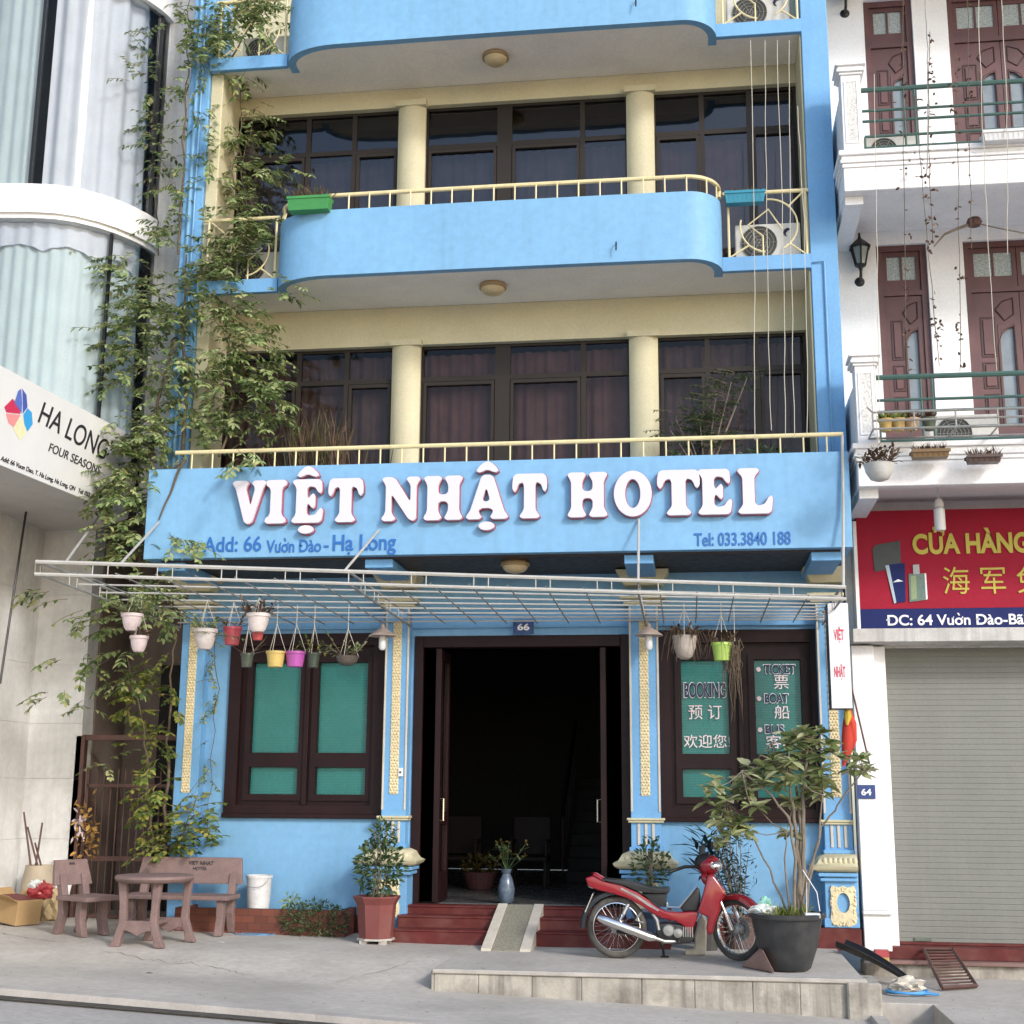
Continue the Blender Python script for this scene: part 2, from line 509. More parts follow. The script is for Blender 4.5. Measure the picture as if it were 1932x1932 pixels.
# kerb: a low strip of worn stone between the pavement and the road
for i in range(60):
    x0 = -14 + i*.5
    if 1.45 < x0 < 2.2: continue
    za = apron(x0) if x0 < 1.6 else -.345; zb = apron(x0+.49) if x0 < 1.6 else -.345
    y0 = KERB_Y-.15; y1 = KERB_Y+.004
    mb.add([(x0,y0,za-.3),(x0+.4985,y0,zb-.3),(x0+.4985,y1,zb-.3),(x0,y1,za-.3),(x0,y0+.015,za+.006),(x0+.4985,y0+.015,zb+.006),(x0+.4985,y1,zb+.008),(x0,y1,za+.008)],
           [(0,3,2,1),(4,5,6,7),(0,1,5,4),(1,2,6,5),(2,3,7,6),(3,0,4,7)])
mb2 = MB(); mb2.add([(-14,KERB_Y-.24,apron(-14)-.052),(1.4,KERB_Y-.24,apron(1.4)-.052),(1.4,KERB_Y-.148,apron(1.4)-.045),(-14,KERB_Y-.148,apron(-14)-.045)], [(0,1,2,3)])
mb2.build('gutter', mat('gutter_dark', (.055,.05,.045), .95, var=.3, vscale=6, bump=.4))['kind'] = 'structure'  # flat dark strip along the foot of the kerb
mb.build('kerb', mat('kerb_stone', (.42,.385,.35), .85, var=.12, vscale=3, bump=.3, grime=.35, grimecol=(.2,.18,.165)))['kind'] = 'structure'
mb = MB()
grid(mb, [-60, -20, -12, -8, -6, -4, -2, 0, 2, 4, 8, 20, 60], [-60, -30, -16, -10, -7, -5.6, -5.1, KERB_Y-.08],
     lambda x, y: (apron(x) if x > -14 else apron(-14)) - .075 + .02*max(0, min(1, (-5.1-y)/1.5)))
mb.build('road', M['road'], smooth=True)['kind'] = 'structure'

# raised slab in front of the entrance with its stone-faced edge
mb = MB()
px0, px1, py0 = -2.46, 1.47, -2.9
mb.add([(px0,py0,0),(px1,py0,-.012),(1.47,.0,0),(px0,.0,0),(px0,py0,-.6),(px1,py0,-.6),(px1,0,-.6),(px0,0,-.6)],
       [(0,1,2,3),(0,4,5,1),(1,5,6,2),(3,7,4,0)])
slab = mb.build('raised_pavement', M['concrete']); slab['kind'] = 'structure'
mb = MB(); x = px0
k = 0
while x < px1 - .05:
    w = min([.42, .50, .46, .55, .48, .52][k % 6], px1 - x); k += 1
    mb.box(x+.0015, x+w-.0015, py0-.035+random.uniform(-.003,.003), py0-.001, -.55, -.035)
    x += w
mb.box(px0-.03, px0-.001, py0-.03, -1.9, -.5, -.012)
o = mb.build('facing', M['stone'], slab, bevel=.006)
mb = MB(); mb.box(px0-.015, px1+.01, py0-.06, py0+.02, -.034, .006)
mb.build('coping', mat('slab_edge', (.42,.385,.34), .8, var=.15, vscale=5, bump=.3, grime=.35, grimecol=(.2,.17,.14)), slab, bevel=.008)
mb = MB(); mb.box(1.30, 1.60, -3.0, -2.42, -.95, -.02)
mb.build('end_block', M['stone'], slab, bevel=.015)

mb = MB(); mb.box(1.62, 2.2, -2.25, -1.95, -.50, -.285); mb.box(1.62, 2.2, -2.24, -2.0, -.95, -.7)
tag(mb.build('pavement_ledge', M['concrete'], bevel=.01), kind='structure')

# grit, specks and small dry bits lying about
mb = MB()
for k in range(190):
    x = random.uniform(-8, 3.2); y = random.uniform(-4.6, -.9)
    if 1.55 < x < 2.2: continue
    z = ground_z(x, y) if not (px0 < x < px1 and py0 < y) else 0
    if k % 3: mb.lathe([(0,0),(.006*random.uniform(.3,1.3),.002),(0,.005)], (x, y, z), 5, caps=False)
    else: mb.leaf(Vector((x, y, z+.004)), Vector((random.gauss(0,1), random.gauss(0,1), .05)), Vector((0,0,1)), random.uniform(.015,.045), .012)
tag(mb.build('pavement_grit', M['leaf_brown']), kind='stuff')

# hairline cracks and a dirty seam in the pavement
def crack(pts, w):
    mb = MB(); P_ = []
    for (u0, v0), (u1, v1) in zip(pts, pts[1:]):
        for k in range(12):
            t = k/12; P_.append(G(u0+(u1-u0)*t+random.gauss(0,1.5), v0+(v1-v0)*t+random.gauss(0,.7), 0))
    L = len(P_); vs = []
    for i, p in enumerate(P_):
        d = P_[min(i+1, L-1)]-P_[max(i-1, 0)]; n = Vector((-d.y, d.x, 0)).normalized()*w*random.uniform(.25, 1.3)
        for q in (p+n, p-n): vs.append((q.x, q.y, ground_z(q.x, q.y)+.004))
    mb.add(vs, [(2*i, 2*i+1, 2*i+3, 2*i+2) for i in range(L-1)])
    mb.build('pavement_crack', mat('crack_dirt', (.22,.20,.17), .95, var=.3))['kind'] = 'structure'
crack([(190,1797),(300,1806),(420,1812),(470,1818)], .0045)
crack([(0,1775),(60,1785),(130,1788)], .006)
crack([(520,1830),(640,1822),(800,1806)], .003)
# ------------------------------------------------------------------ the blue hotel
HX0, HX1 = -6.22, 1.72
hotel = thing('hotel_building', 'blue and cream four storey hotel with curved balconies in the middle', 'hotel', (-2.25, 0, 0))
WIN_Z0, WIN_Z1 = 1.36, 3.48
DX0, DX1, DZ0, DZ1 = -3.33, -.74, .36, 3.47
LW = (-5.57, -3.72); RW = (-.37, 1.44)
mb = MB()
mb.plate(HX0, 1.75, .0, 4.2, [(LW[0], LW[1], WIN_Z0, WIN_Z1), (DX0, DX1, -.1, DZ1), (RW[0], RW[1], WIN_Z0, WIN_Z1)], 0, .25)
mb.box(HX0, HX0+.2, .25, 8, 0, 4.2); mb.box(1.55, 1.75, .25, 8, 0, 4.2)
mb.build('ground_floor_wall', M['blue'], hotel)
mb = MB()
mb.plate(HX0+.1, 1.72, 3.56, 3.72, [], -.05, -.001); mb.box(HX0+.1, 1.72, -.075, -.001, 3.722, 3.76)
mb.build('lintel_band', M['blue_trim'], hotel, bevel=.006)
mb = MB(); mb.box(-5.9, -3.66, -.03, -.001, .0, .22); mb.box(-.33, 1.28, -.03, -.001, .0, .22); mb.box(1.27, 1.74, -.41, -.03, -.02, .21)
mb.build_each('plinth', M['step'], hotel, bevel=.005)

# entrance steps with the wheel ramp
mb = MB()
for (y0, z1) in ((-.86, .15), (-.56, .27), (-.26, .36)):
    mb.box(-3.34, -.30, y0, y0+.30 if y0 < -.3 else .02, -.05, z1)
    mb.box(-3.345, -.295, y0-.012, y0+.05, z1-.02, z1+.003)
st = mb.build('entrance_steps', M['step'], hotel, bevel=.006)
mb = MB()
A, B_ = (-1.36, .012), (-.24, .385)
def slope_strip(x0, x1, lift):
    mb = MB()
    mb.add([(x0,A[0],A[1]+lift),(x1,A[0],A[1]+lift),(x1+.02,B_[0],B_[1]+lift),(x0+.02,B_[0],B_[1]+lift),
            (x0,A[0],-.06),(x1,A[0],-.06),(x1+.02,B_[0],-.06),(x0+.02,B_[0],-.06)],
           [(0,1,2,3),(7,6,5,4),(0,4,5,1),(1,5,6,2),(2,6,7,3),(3,7,4,0)])
    return mb
slope_strip(-2.16, -1.86, .0).build('wheel_ramp', M['pebble'], st)
for a in (-2.27, -1.86):
    slope_strip(a+.001, a+.109, .012).build('ramp_edge', M['ramp_edge'], st, bevel=.004)

# ground floor windows
M['teal'] = wavemat('teal_blind', (.058,.29,.27), (.035,.20,.185), 17, 'Z', rough=.25)
M['pane'] = glassmat('clear_pane', (.9,.95,.94), refl=-.02, rough=.02, ior=1.3)
def shop_window(x0, x1, pans_x, fans):
    holes = []
    for a, b in pans_x:
        for c, d in ((.23, .545), (.72, 1.80)):
            holes.append((x0+a, x0+b, WIN_Z0+c, WIN_Z0+d))
    f = MB(); f.plate(x0+.001, x1-.001, WIN_Z0+.001, WIN_Z1-.001, holes, .03, .10)
    # raised casement rails, outer frame and sill
    f.plate(x0-.05, x1+.05, WIN_Z0-.04, WIN_Z1+.03, [(x0+.10, x1-.10, WIN_Z0+.10, WIN_Z1-.12)], -.045, .03)
    for a, b in pans_x:
        f.plate(x0+a-.075, x0+b+.075, WIN_Z0+.155, WIN_Z0+1.875, [(x0+a-.005, x0+b+.005, WIN_Z0+.225, WIN_Z0+.55), (x0+a-.005, x0+b+.005, WIN_Z0+.715, WIN_Z0+1.805)], .002, .031)
    f.box((x0+x1)/2-.03, (x0+x1)/2+.03, -.02, .03, WIN_Z0+.1, WIN_Z1-.12)
    f.box(x0-.06, x1+.06, -.07, -.045, WIN_Z0-.05, WIN_Z0+.005)
    fr = f.build('window', M['wood'], hotel, bevel=.006)
    p = MB()
    for a, b in pans_x:
        for c, d in ((.23, .545), (.72, 1.80)):
            p.add([(x0+a,.06,WIN_Z0+c),(x0+b,.06,WIN_Z0+c),(x0+b,.06,WIN_Z0+d),(x0+a,.06,WIN_Z0+d)], [(0,1,2,3)])
    p.build('pane', M['pane'], fr)
    p = MB()
    for a, b in pans_x:
        p.box(x0+a-.02, x0+b+.02, .085, .098, WIN_Z0+.2, WIN_Z0+1.83)
    p.build('blind', M['teal'], fr)
    return fr
win_l = shop_window(LW[0], LW[1], [(.235, .83), (1.06, 1.665)], 2)
win_r = shop_window(RW[0], RW[1], [(.225, .77), (1.075, 1.60)], 2)

# entrance door: jambs, transom, folding leaves and the dim lobby behind
mb = MB()
mb.box(DX0+.001, DX0+.11, -.02, .2, DZ0, DZ1-.001); mb.box(DX1-.11, DX1-.001, -.02, .2, DZ0, DZ1-.001)
mb.box(DX0+.111, DX1-.111, -.015, .19, DZ1-.14, DZ1-.001)
dr = mb.build('door_frame', M['wood'], hotel, bevel=.006)
for sx, x in ((1, -3.03), (-1, -1.06)):
    mb = MB()
    y0, y1 = -.005, .62
    for (ya, yb, za, zb) in ((y0, y0+.11, DZ0+.01, DZ1-.15), (y1-.1, y1, DZ0+.01, DZ1-.15), (y0+.11, y1-.1, DZ0+.01, DZ0+.35), (y0+.11, y1-.1, DZ1-.28, DZ1-.15), (y0+.11, y1-.1, 1.25, 1.40)):
        mb.box(x-.035, x+.035, ya, yb, za, zb)
    lf = mb.build('door_leaf', M['wood'], hotel, bevel=.005)
    mb = MB(); mb.box(x-.006, x+.006, y0+.12, y1-.11, DZ0+.36, 1.24); mb.box(x-.006, x+.006, y0+.12, y1-.11, 1.41, DZ1-.29)
    mb.build('door_glass', M['pane'], lf)
    mb = MB(); hx = x+sx*.075
    mb.tube([(x, .06, 1.55), (hx, .05, 1.55), (hx, .05, 1.30), (x, .06, 1.30)], .011, 6)
    mb.build('handle', mat('polished_handle', (.6,.58,.5), .25, metal=.9, var=.03), lf, smooth=True)
    mb = MB(); xe = DX0+.112 if sx > 0 else DX1-.112
    mb.box(min(xe, x-sx*.04), max(xe, x-sx*.04), .05, .06, DZ0+.02, DZ1-.15)
    mb.build('side_glass', glassmat('dark_side_glass', (.10,.10,.10), -.04, ior=1.3), lf)
mb = MB()   # lobby: floor, walls, ceiling
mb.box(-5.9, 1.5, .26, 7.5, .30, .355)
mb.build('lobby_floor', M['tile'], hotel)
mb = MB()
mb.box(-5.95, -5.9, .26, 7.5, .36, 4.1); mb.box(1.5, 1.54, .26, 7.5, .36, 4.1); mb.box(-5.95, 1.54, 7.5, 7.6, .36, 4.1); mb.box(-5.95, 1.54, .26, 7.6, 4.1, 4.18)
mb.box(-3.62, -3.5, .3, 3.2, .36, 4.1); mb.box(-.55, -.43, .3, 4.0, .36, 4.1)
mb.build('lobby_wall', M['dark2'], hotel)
mb = MB()   # stair at the back of the lobby
for i in range(9): mb.box(-1.9, -.8, 4.2+i*.26, 4.46+i*.26, .36, .52+i*.17)
mb.build('lobby_stair', M['dark'], hotel, bevel=.01)
mb = MB(); mb.tube([(-1.95, 4.2, 1.3), (-1.95, 6.5, 2.8)], .03, 6)
for i in range(8): mb.tube([(-1.95, 4.25+i*.3, .5+i*.196), (-1.95, 4.25+i*.3, 1.33+i*.196)], .015, 5)
mb.build('stair_rail', M['wood'], hotel)

# pilasters with their pedestals, caps, reliefs
def pilaster(x0, x1, pw, cap=.12, clipr=None, zb=.0, ped=True):
    cx = (x0+x1)/2; yf = -.18
    p0, p1 = cx-pw/2, cx+pw/2
    r = lambda v: min(v, clipr) if clipr else v
    mb = MB()
    mb.box(x0, x1, yf, -.001, 1.0 if ped else .0, 3.84)
    if ped: mb.box(r(p0+.02), r(p1-.02), -.36, -.001, zb, .76); mb.box(p0, r(p1), -.38, -.003, zb+.003, zb+.10)
    if ped: mb.box(p0-.03, r(p1+.03), -.41, -.003, .70, .735); mb.box(p0-.05, r(p1+.05), -.43, -.003, .75, .79)
    mb.box(x0-.02, r(x1+.02), yf-.05, -.002, .985, 1.03)
    pl = mb.build('pilaster', M['blue_trim'], hotel, bevel=.006)
    if not ped: return finish_pilaster(pl, x0, x1, cx, yf, r)
    mb = MB()   # scrolled cream cap on the pedestal
    prof = [(-.02,.792),(.055,.80),(.10,.83),(.115,.86),(.075,.875),(.05,.90),(.02,.955),(-.05,.985)]
    pr = [(cap_/ .115*cap if cap_ > 0 else cap_, z) for cap_, z in prof]
    vs = []; n = len(pr)
    for e, z in pr:
        vs += [(p0-e, -.38-e*.8, z), (r(p1+e), -.38-e*.8, z), (r(p1+e), -.004, z), (p0-e, -.004, z)]
    fs = []
    for i in range(n-1):
        for k in range(4):
            fs.append((i*4+k, i*4+(k+1) % 4, i*4+4+(k+1) % 4, i*4+4+k))
    fs += [(3,2,1,0), tuple(range((n-1)*4, n*4))]
    mb.add(vs, fs)
    # the scallops carved on the cap
    for i in range(7):
        t = (i+.5)/7; xx = p0+(r(p1)-p0)*t
        mb.lathe([(.0,0),(.028,.006),(.034,.03),(.02,.06),(.0,.07)], (xx, -.405, .885), 10, caps=False)
    mb.build('pedestal_cap', M['cream'], pl, smooth=True)
    mb = MB(); mb.box(x0-.045, r(x1+.045), yf-.05, -.004, 1.325, 1.352); mb.box(x0-.03, r(x1+.03), yf-.035, -.004, 1.30, 1.325)
    mb.build('cream_moulding', M['cream'], pl, bevel=.006)
    mb = MB()
    for t in (.26, .5, .74):
        xx = x0+(x1-x0)*t; mb.box(xx-.016, xx+.016, yf-.014, yf-.001, 1.05, 1.29)
    for xx in (x0+.012, x1-.012): mb.box(xx-.012, xx+.012, yf-.012, yf-.001, 1.42, 3.78)
    mb.build('white_bead', M['ramp_edge'], pl, bevel=.004)
    relief_panel(pl, cx, r)
    return finish_pilaster(pl, x0, x1, cx, yf, r)
def finish_pilaster(pl, x0, x1, cx, yf, r):
    mb = MB(); z = 1.62; k = 0
    mb.box(cx-.052, cx+.052, yf-.008, yf-.001, 1.60, 3.62)
    while z < 3.6:
        for dx in (-.034, 0, .034):
            mb.lathe([(.0,-.003),(.015,.0),(.011,.011),(.0,.015)], (cx+dx+(.01 if k % 2 else -.006), yf-.008, z), 6, Matrix.Rotation(math.pi/2, 3, 'X'), caps=False)
        z += .034; k += 1
    mb.build('relief_strip', M['ornament'], pl)
    capital(pl, x0, x1, yf, r)
    return pl
def relief_panel(pl, cx, r):
    mb = MB()   # cream relief panel with an oval opening on the pedestal
    ax, az, pc = .135, .205, .44
    out = []; inn = []; nn = 36
    for i in range(nn):
        a = 2*math.pi*i/nn; ca, sa = math.cos(a), math.sin(a)
        k = 1/max(abs(ca), abs(sa)); j = 1+.05*math.sin(9*a)
        out.append((cx+ax*k*ca*j if False else cx+max(-ax,min(ax,ax*k*ca))*j, pc+max(-az,min(az,az*k*sa))*j)); inn.append((cx+.068*ca, pc+.035+.105*sa))
    vs = [(x, -.385, z) for x, z in out]+[(x, -.392, z) for x, z in inn]+[(x, -.359, z) for x, z in out]+[(x, -.359, z) for x, z in inn]
    fs = []
    for i in range(nn):
        j = (i+1) % nn
        fs += [(i, j, nn+j, nn+i), (nn+i, nn+j, 3*nn+j, 3*nn+i), (j, i, 2*nn+i, 2*nn+j)]
    mb.add(vs, fs)
    for q in range(40):
        a = random.uniform(0, 6.28); s = random.uniform(.78, .98)
        k = 1/max(abs(math.cos(a)), abs(math.sin(a)))
        mb.lathe([(0,-.004),(.014,0),(.009,.010),(0,.013)], (cx+ax*k*math.cos(a)*s*.98, -.386, pc+az*k*math.sin(a)*s*.98), 6, Matrix.Rotation(math.pi/2, 3, 'X'), caps=False)
    mb.build('relief_panel', M['ornament'], pl)
def capital(pl, x0, x1, yf, r):
    mb = MB()   # capitals below the eave
    for (e, z0, z1) in ((.03, 3.83, 3.86), (.10, 3.86, 3.90), (.06, 3.80, 3.83)): mb.box(x0-e, r(x1+e), yf-e, -.006, z0, z1)
    e = .10
    mb.add([(x0-.05,-.26,4.02),(r(x1+.05),-.26,4.02),(r(x1+.05),-.005,4.02),(x0-.05,-.005,4.02),(x0-.14,-.42,4.185),(r(x1+.14),-.42,4.185),(r(x1+.14),-.005,4.185),(x0-.14,-.005,4.185)],
           [(0,3,2,1),(4,5,6,7),(0,1,5,4),(1,2,6,5),(2,3,7,6),(3,0,4,7)])
    mb.build('capital', M['cream'], pl, bevel=.006)
    return pl
pilaster(-6.2, -5.9, .46, ped=False)
pilaster(-3.65, -3.36, .47)
pilaster(-.74, -.40, .49)
pilaster(1.41, 1.72, .42, clipr=1.73, zb=.21)

# eave: slatted ceiling, beams, sign band, first floor slab
SB0, SB1, SY = 4.22, 5.28, -1.4
M['slat'] = wavemat('dark_slatted_ceiling', (.045,.022,.018), (.014,.008,.007), 5.5, 'Y', rough=.5, bump=.5)
mb = MB(); mb.box(HX0+.15, 1.6, -1.27, -.002, 4.2, 4.26)
mb.build('slatted_ceiling', M['slat'], hotel)
mb = MB()
for cx in (-5.95, -3.5, -.57, 1.45): mb.box(cx-.16, cx+.16, -1.27, -.01, 4.10, 4.198)
mb.build_each('ceiling_beam', M['blue_trim'], hotel, bevel=.006)
mb = MB()
mb.box(HX0-.02, HX1, SY, SY+.13, SB0, SB1)
mb.box(HX0-.02, HX0+.12, SY+.131, .0, SB0+.002, SB1-.002); mb.box(HX1-.13, HX1, SY+.131, .0, SB0+.002, SB1-.002)
mb.box(HX0+.13, HX1-.14, SY+.131, 3, 4.9, 5.06)
mb.box(HX0+.13, HX1-.14, -.0, 3, 4.262, 4.89)
band = mb.build('sign_band', M['blue'], hotel, bevel=.004)

# upper floors
UY = -.25
Z_S2, Z_S3 = 7.59, 10.61
def upper_floor(z0, head, soff, transom, ccol, darktop):
    bays = ((-5.95, -3.63, (-4.87, -4.25), ()), (-3.30, -.68, (-1.26,), ((-2.36, -2.17),)), (-.36, 1.43, (.25, .84), ()))
    mb = MB()
    mb.plate(HX0+.22, 1.52, z0, soff, [(b[0], b[1], z0-.1, head) for b in bays], UY, .0)
    mb.build('upper_wall', M['cream'], hotel)
    mb = MB()
    for x0, x1 in ((-3.645, -3.285), (-.695, -.345)):
        n = 9; pts = []
        for i in range(n):
            t = i/(n-1); pts.append((x0+(x1-x0)*t, UY-.003-.085*math.sin(math.pi*t)**.7))
        mb.zprism(pts+[(x1, UY+.05), (x0, UY+.05)], z0, head+.02)
        mb.box(x0-.02, x1+.02, UY-.10, UY-.002, head-.03, head+.05)
    mb.build_each('window_column', M['cream'], hotel, per=2, smooth=True)
    for bi, (x0, x1, thin, thick) in enumerate(bays):
        cuts = sorted([(t-.03, t+.03) for t in thin] + list(thick))
        edges = [x0+.035]
        for a, b in cuts: edges += [a, b]
        edges.append(x1-.035)
        lights = [(edges[i], edges[i+1]) for i in range(0, len(edges), 2)]
        holes = []
        for i, (a, b) in enumerate(lights):
            holes.append((a, b, transom+.03, head-.035)); holes.append((a, b, z0+.08, transom-.03))
        f = MB(); f.plate(x0, x1, z0, head, holes, UY+.09, UY+.16)
        for i, (a, b) in enumerate(lights):      # opening sashes have their own inner rails
            if (i+bi) % 2 == 0 or b-a > .7:
                f.plate(a+.008, b-.008, z0+.09, transom-.04, [(a+.045, b-.045, z0+.135, transom-.085)], UY+.075, UY+.15)
        fr = f.build('window', M['bronze'], hotel, bevel=.004)
        p = MB(); p.box(x0+.02, x1-.02, UY+.115, UY+.121, z0+.03, head-.02)
        p.build('pane', M['dark_glass' if not darktop else 'dark_glass_upper'], fr)
        c = MB(); n = int((x1-x0)*44); top = transom-.02 if darktop else head-.05
        for (a0, a1, zt) in ((x0+.01, x1-.01, top),):
            vs = []
            for i in range(n+1):
                t = i/n; ph = t*(x1-x0)
                yy = UY+.30+.020*math.sin(ph*46+.8*math.sin(ph*5))+.014*math.sin(ph*21+2)
                vs += [(a0+(a1-a0)*t, yy, z0), (a0+(a1-a0)*t, yy, zt)]
            c.add(vs, [(2*i, 2*i+2, 2*i+3, 2*i+1) for i in range(n)])
        c.build('curtain', M[ccol[bi]], fr, smooth=2)
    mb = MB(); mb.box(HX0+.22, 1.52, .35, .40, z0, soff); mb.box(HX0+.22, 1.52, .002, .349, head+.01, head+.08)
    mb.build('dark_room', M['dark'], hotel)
M['dark_glass'] = glassmat('bronze_tinted_glass', (.66,.62,.62), refl=-.002, rough=.03, ior=1.33)
M['dark_glass_upper'] = glassmat('bronze_glass_upper', (.60,.57,.58), refl=.03, rough=.03, ior=1.4)
M['cur_brown'] = mat('brown_curtain', (.34,.28,.265), .85, var=.15, vscale=5)
M['cur_rose'] = mat('rose_brown_curtain', (.42,.30,.275), .85, var=.15, vscale=5)
M['cur_blue'] = mat('slate_curtain', (.32,.31,.34), .85, var=.15, vscale=5)
upper_floor(5.06, 7.09, Z_S2, 6.66, ('cur_brown', 'cur_rose', 'cur_brown'), False)
upper_floor(7.75, 10.35, Z_S3, 9.80, ('cur_blue', 'cur_blue', 'cur_rose'), True)
mb = MB(); mb.box(HX0+.22, 1.52, UY, .0, 10.75, 13.2)
mb.build('upper_wall', M['cream'], hotel)
# side walls (blue front edge, cream inner face) running up the whole height
mb = MB()
mb.box(HX0, -5.96, -.95, .6, 5.285, 13.2); mb.box(1.45, HX1+.04, -.95, .6, 5.285, 13.2)
mb.build_each('side_wall', M['blue_trim'], hotel, bevel=.006)
mb = MB()
mb.box(-5.958, -5.80, -.90, UY-.001, 5.07, Z_S2-.005); mb.box(-5.958, -5.80, -.90, UY-.001, 7.76, Z_S3-.005)
mb.box(1.425, 1.448, -.93, UY-.001, 5.07, Z_S2-.005); mb.box(1.425, 1.448, -.93, UY-.001, 7.76, Z_S3-.005)
mb.build_each('inner_jamb', M['cream'], hotel, bevel=.01)
mb = MB()
mb.tube([(-6.12, -.975, 5.3), (-6.12, -.975, 13)], .022, 8); mb.tube([(-6.06, -.97, 5.3), (-6.055, -.97, 13)], .013, 6)
mb.tube([(1.60, -.97, 5.3), (1.60, -.97, 7.66), (1.44, -.97, 7.66)], .012, 6)
mb.build_each('wall_pipe', M['blue'], hotel, smooth=True)

BX0, BX1 = -4.20, .02     # straight part of the balcony fronts
def bal_path(off=0.0):
    pts = [(-4.92-off, -.80)]
    for i in range(10):
        a = math.pi/2*i/9
        pts.append((BX0-(.72+off)*math.cos(a), -.95-(.45+off)*math.sin(a)))
    for i in range(1, 8): pts.append((BX0+(BX1-BX0)*i/8, -1.4-off-.012*math.sin(math.pi*i/8)))
    for i in range(10):
        a = math.pi/2*(1-i/9)
        pts.append((BX1+(.42+off)*math.cos(a), -.95-(.45+off)*math.sin(a)))
    pts.append((.44+off, -.80))
    return pts
def grille(x0, x1, z0, z1, y, flip):
    mb = MB(); r = .011
    mb.tube([(x0,y,z0),(x0,y,z1)], .016, 6); mb.tube([(x1,y,z0),(x1,y,z1)], .016, 6)
    mb.tube([(x0-.06,y,z1),(x1+.04,y,z1)], .024, 8)
    cx, cz = (x0+x1)/2+.02, (z0+z1)/2-.02; R = min(x1-x0, z1-z0)*.41
    s = -1 if flip else 1
    P = lambda a, k=1: (cx+s*R*k*math.cos(a), y, cz+R*k*math.sin(a))
    mb.tube([P(math.radians(a)) for a in range(-60, 100, 8)], r, 6)
    mb.tube([P(math.radians(a)) for a in range(165, 262, 8)], r, 6)
    for a, ex, ez in ((45, x1, z1), (225, x0, z0), (-45, x1, z0)):
        e = (ex if not flip else x0+x1-ex, y, ez)
        mb.tube([P(math.radians(a)), e], r, 6)
    mb.tube([P(math.radians(-20), .5), (cx+s*.0, y, cz+R*.62), (cx-s*R*.72, y, cz+.02), (cx-s*R*.22, y, cz-R*.38), (cx-s*R*.22, y, z0)], r, 6)
    return mb
def balcony(zs, top, name='balcony'):
    mb = MB()
    path = bal_path()
    mb.ribbon(path, zs, top, .10)
    # slab with the same outline, underside painted as the soffit below
    b = mb.build(name, M['blue'], hotel, smooth=True)
    mb = MB()
    inner = [(x, y) for x, y in bal_path(-.012)]
    poly = [(-5.955, -.94), (-4.91, -.94)] + inner[1:-1] + [(.43, -.94), (1.445, -.94), (1.445, .3), (-5.955, .3)]
    mb.zprism(poly, zs+.004, zs+.14)
    mb.build('soffit', M['soffit'], b)
    mb = MB()
    mb.box(-5.955, -4.93, -1.0, -.93, zs-.01, zs+.165); mb.box(.435, 1.449, -1.0, -.93, zs-.01, zs+.165)
    mb.build_each('side_sill', M['blue_trim'], b, bevel=.004)
    mb = MB(); rz = top+.215
    rp = [(x, y+.05, rz) for x, y in bal_path(-.02)[1:-1]]
    rp = [(-4.9, -.96, rz-.12)] + rp + [(.42, -.96, rz-.12)]
    mb.tube(rp, .026, 8)
    mb.build('handrail', M['rail'], b, smooth=True)
    mb = MB(); x = -4.75
    allp = bal_path(-.03)
    for i in range(1, 21):
        t = i/21*(len(allp)-3)+1; j = int(t); f = t-j
        # evenly along the straight run, at the curve points elsewhere
    xs_ = frange(BX0-.02, BX1+.02, .247)
    for x in xs_: mb.tube([(x, -1.355, top-.02), (x, -1.355, rz)], .010, 6)
    for q in (3, 6): 
        for P_ in (allp[q], allp[-1-q]): mb.tube([(P_[0], P_[1]+.02, top-.02), (P_[0], P_[1]+.02, rz-.01)], .010, 6)
    mb.build_each('baluster', M['rail'], b)
    grille(.52, 1.41, zs+.165, top+.14, -.965, False).build('side_grille', M['rail'], b, smooth=True)
    grille(-5.85, -4.98, zs+.165, top+.14, -.965, True).build('side_grille', M['rail'], b, smooth=True)
    return b
bal2 = balcony(Z_S2, 8.42)
bal3 = balcony(Z_S3, 11.44)
# handrail of the first floor, standing on the sign band
mb = MB(); mb.tube([(-5.95, -1.335, 5.49), (1.68, -1.335, 5.49)], .026, 8)
hr = mb.build('handrail', M['rail'], hotel, smooth=True)
mb = MB()
for x in frange(-5.75, 1.5, .25): mb.tube([(x, -1.335, 5.27), (x, -1.335, 5.48)], .010, 6)
mb.build_each('baluster', M['rail'], hr)
# little iron hooks left in the parapets
mb = MB()
for u, v, y in ((1163, 470, -1.4), (1200, 12, -1.4)):
    p = W(u, v, y-.012)
    mb.tube([p+Vector((0,.02,.06)), p+Vector((0,-.06,.06)), p+Vector((0,-.07,-.04))], .009, 6)
mb.build_each('iron_hook', M['metal_dark'], hotel)
# ------------------------------------------------------------------ lettering
def curve_mesh(polys, extrude, offset=0.0, bevel=0.0):
    c = bpy.data.curves.new('outline', 'CURVE'); c.dimensions = '2D'; c.fill_mode = 'BOTH'
    c.extrude = extrude; c.offset = offset; c.bevel_depth = bevel; c.bevel_resolution = 1
    for poly in polys:
        s = c.splines.new('POLY'); s.points.add(len(poly)-1); s.use_cyclic_u = True
        for p, q in zip(s.points, poly): p.co = (q[0], q[1], 0, 1)
    o = bpy.data.objects.new('outline', c); COL.objects.link(o)
    dg = bpy.context.evaluated_depsgraph_get()
    me = bpy.data.meshes.new_from_object(o.evaluated_get(dg))
    bpy.data.objects.remove(o); bpy.data.curves.remove(c)
    return me
def font_mesh(body, offset=0.0, extrude=0.0, spacing=1.0):
    c = bpy.data.curves.new('text', 'FONT'); c.body = body; c.size = 1; c.offset = offset; c.extrude = extrude; c.space_character = spacing
    o = bpy.data.objects.new('text', c); COL.objects.link(o)
    dg = bpy.context.evaluated_depsgraph_get(); dg.update()
    me = bpy.data.meshes.new_from_object(o.evaluated_get(dg))
    bpy.data.objects.remove(o); bpy.data.curves.remove(c)
    return me
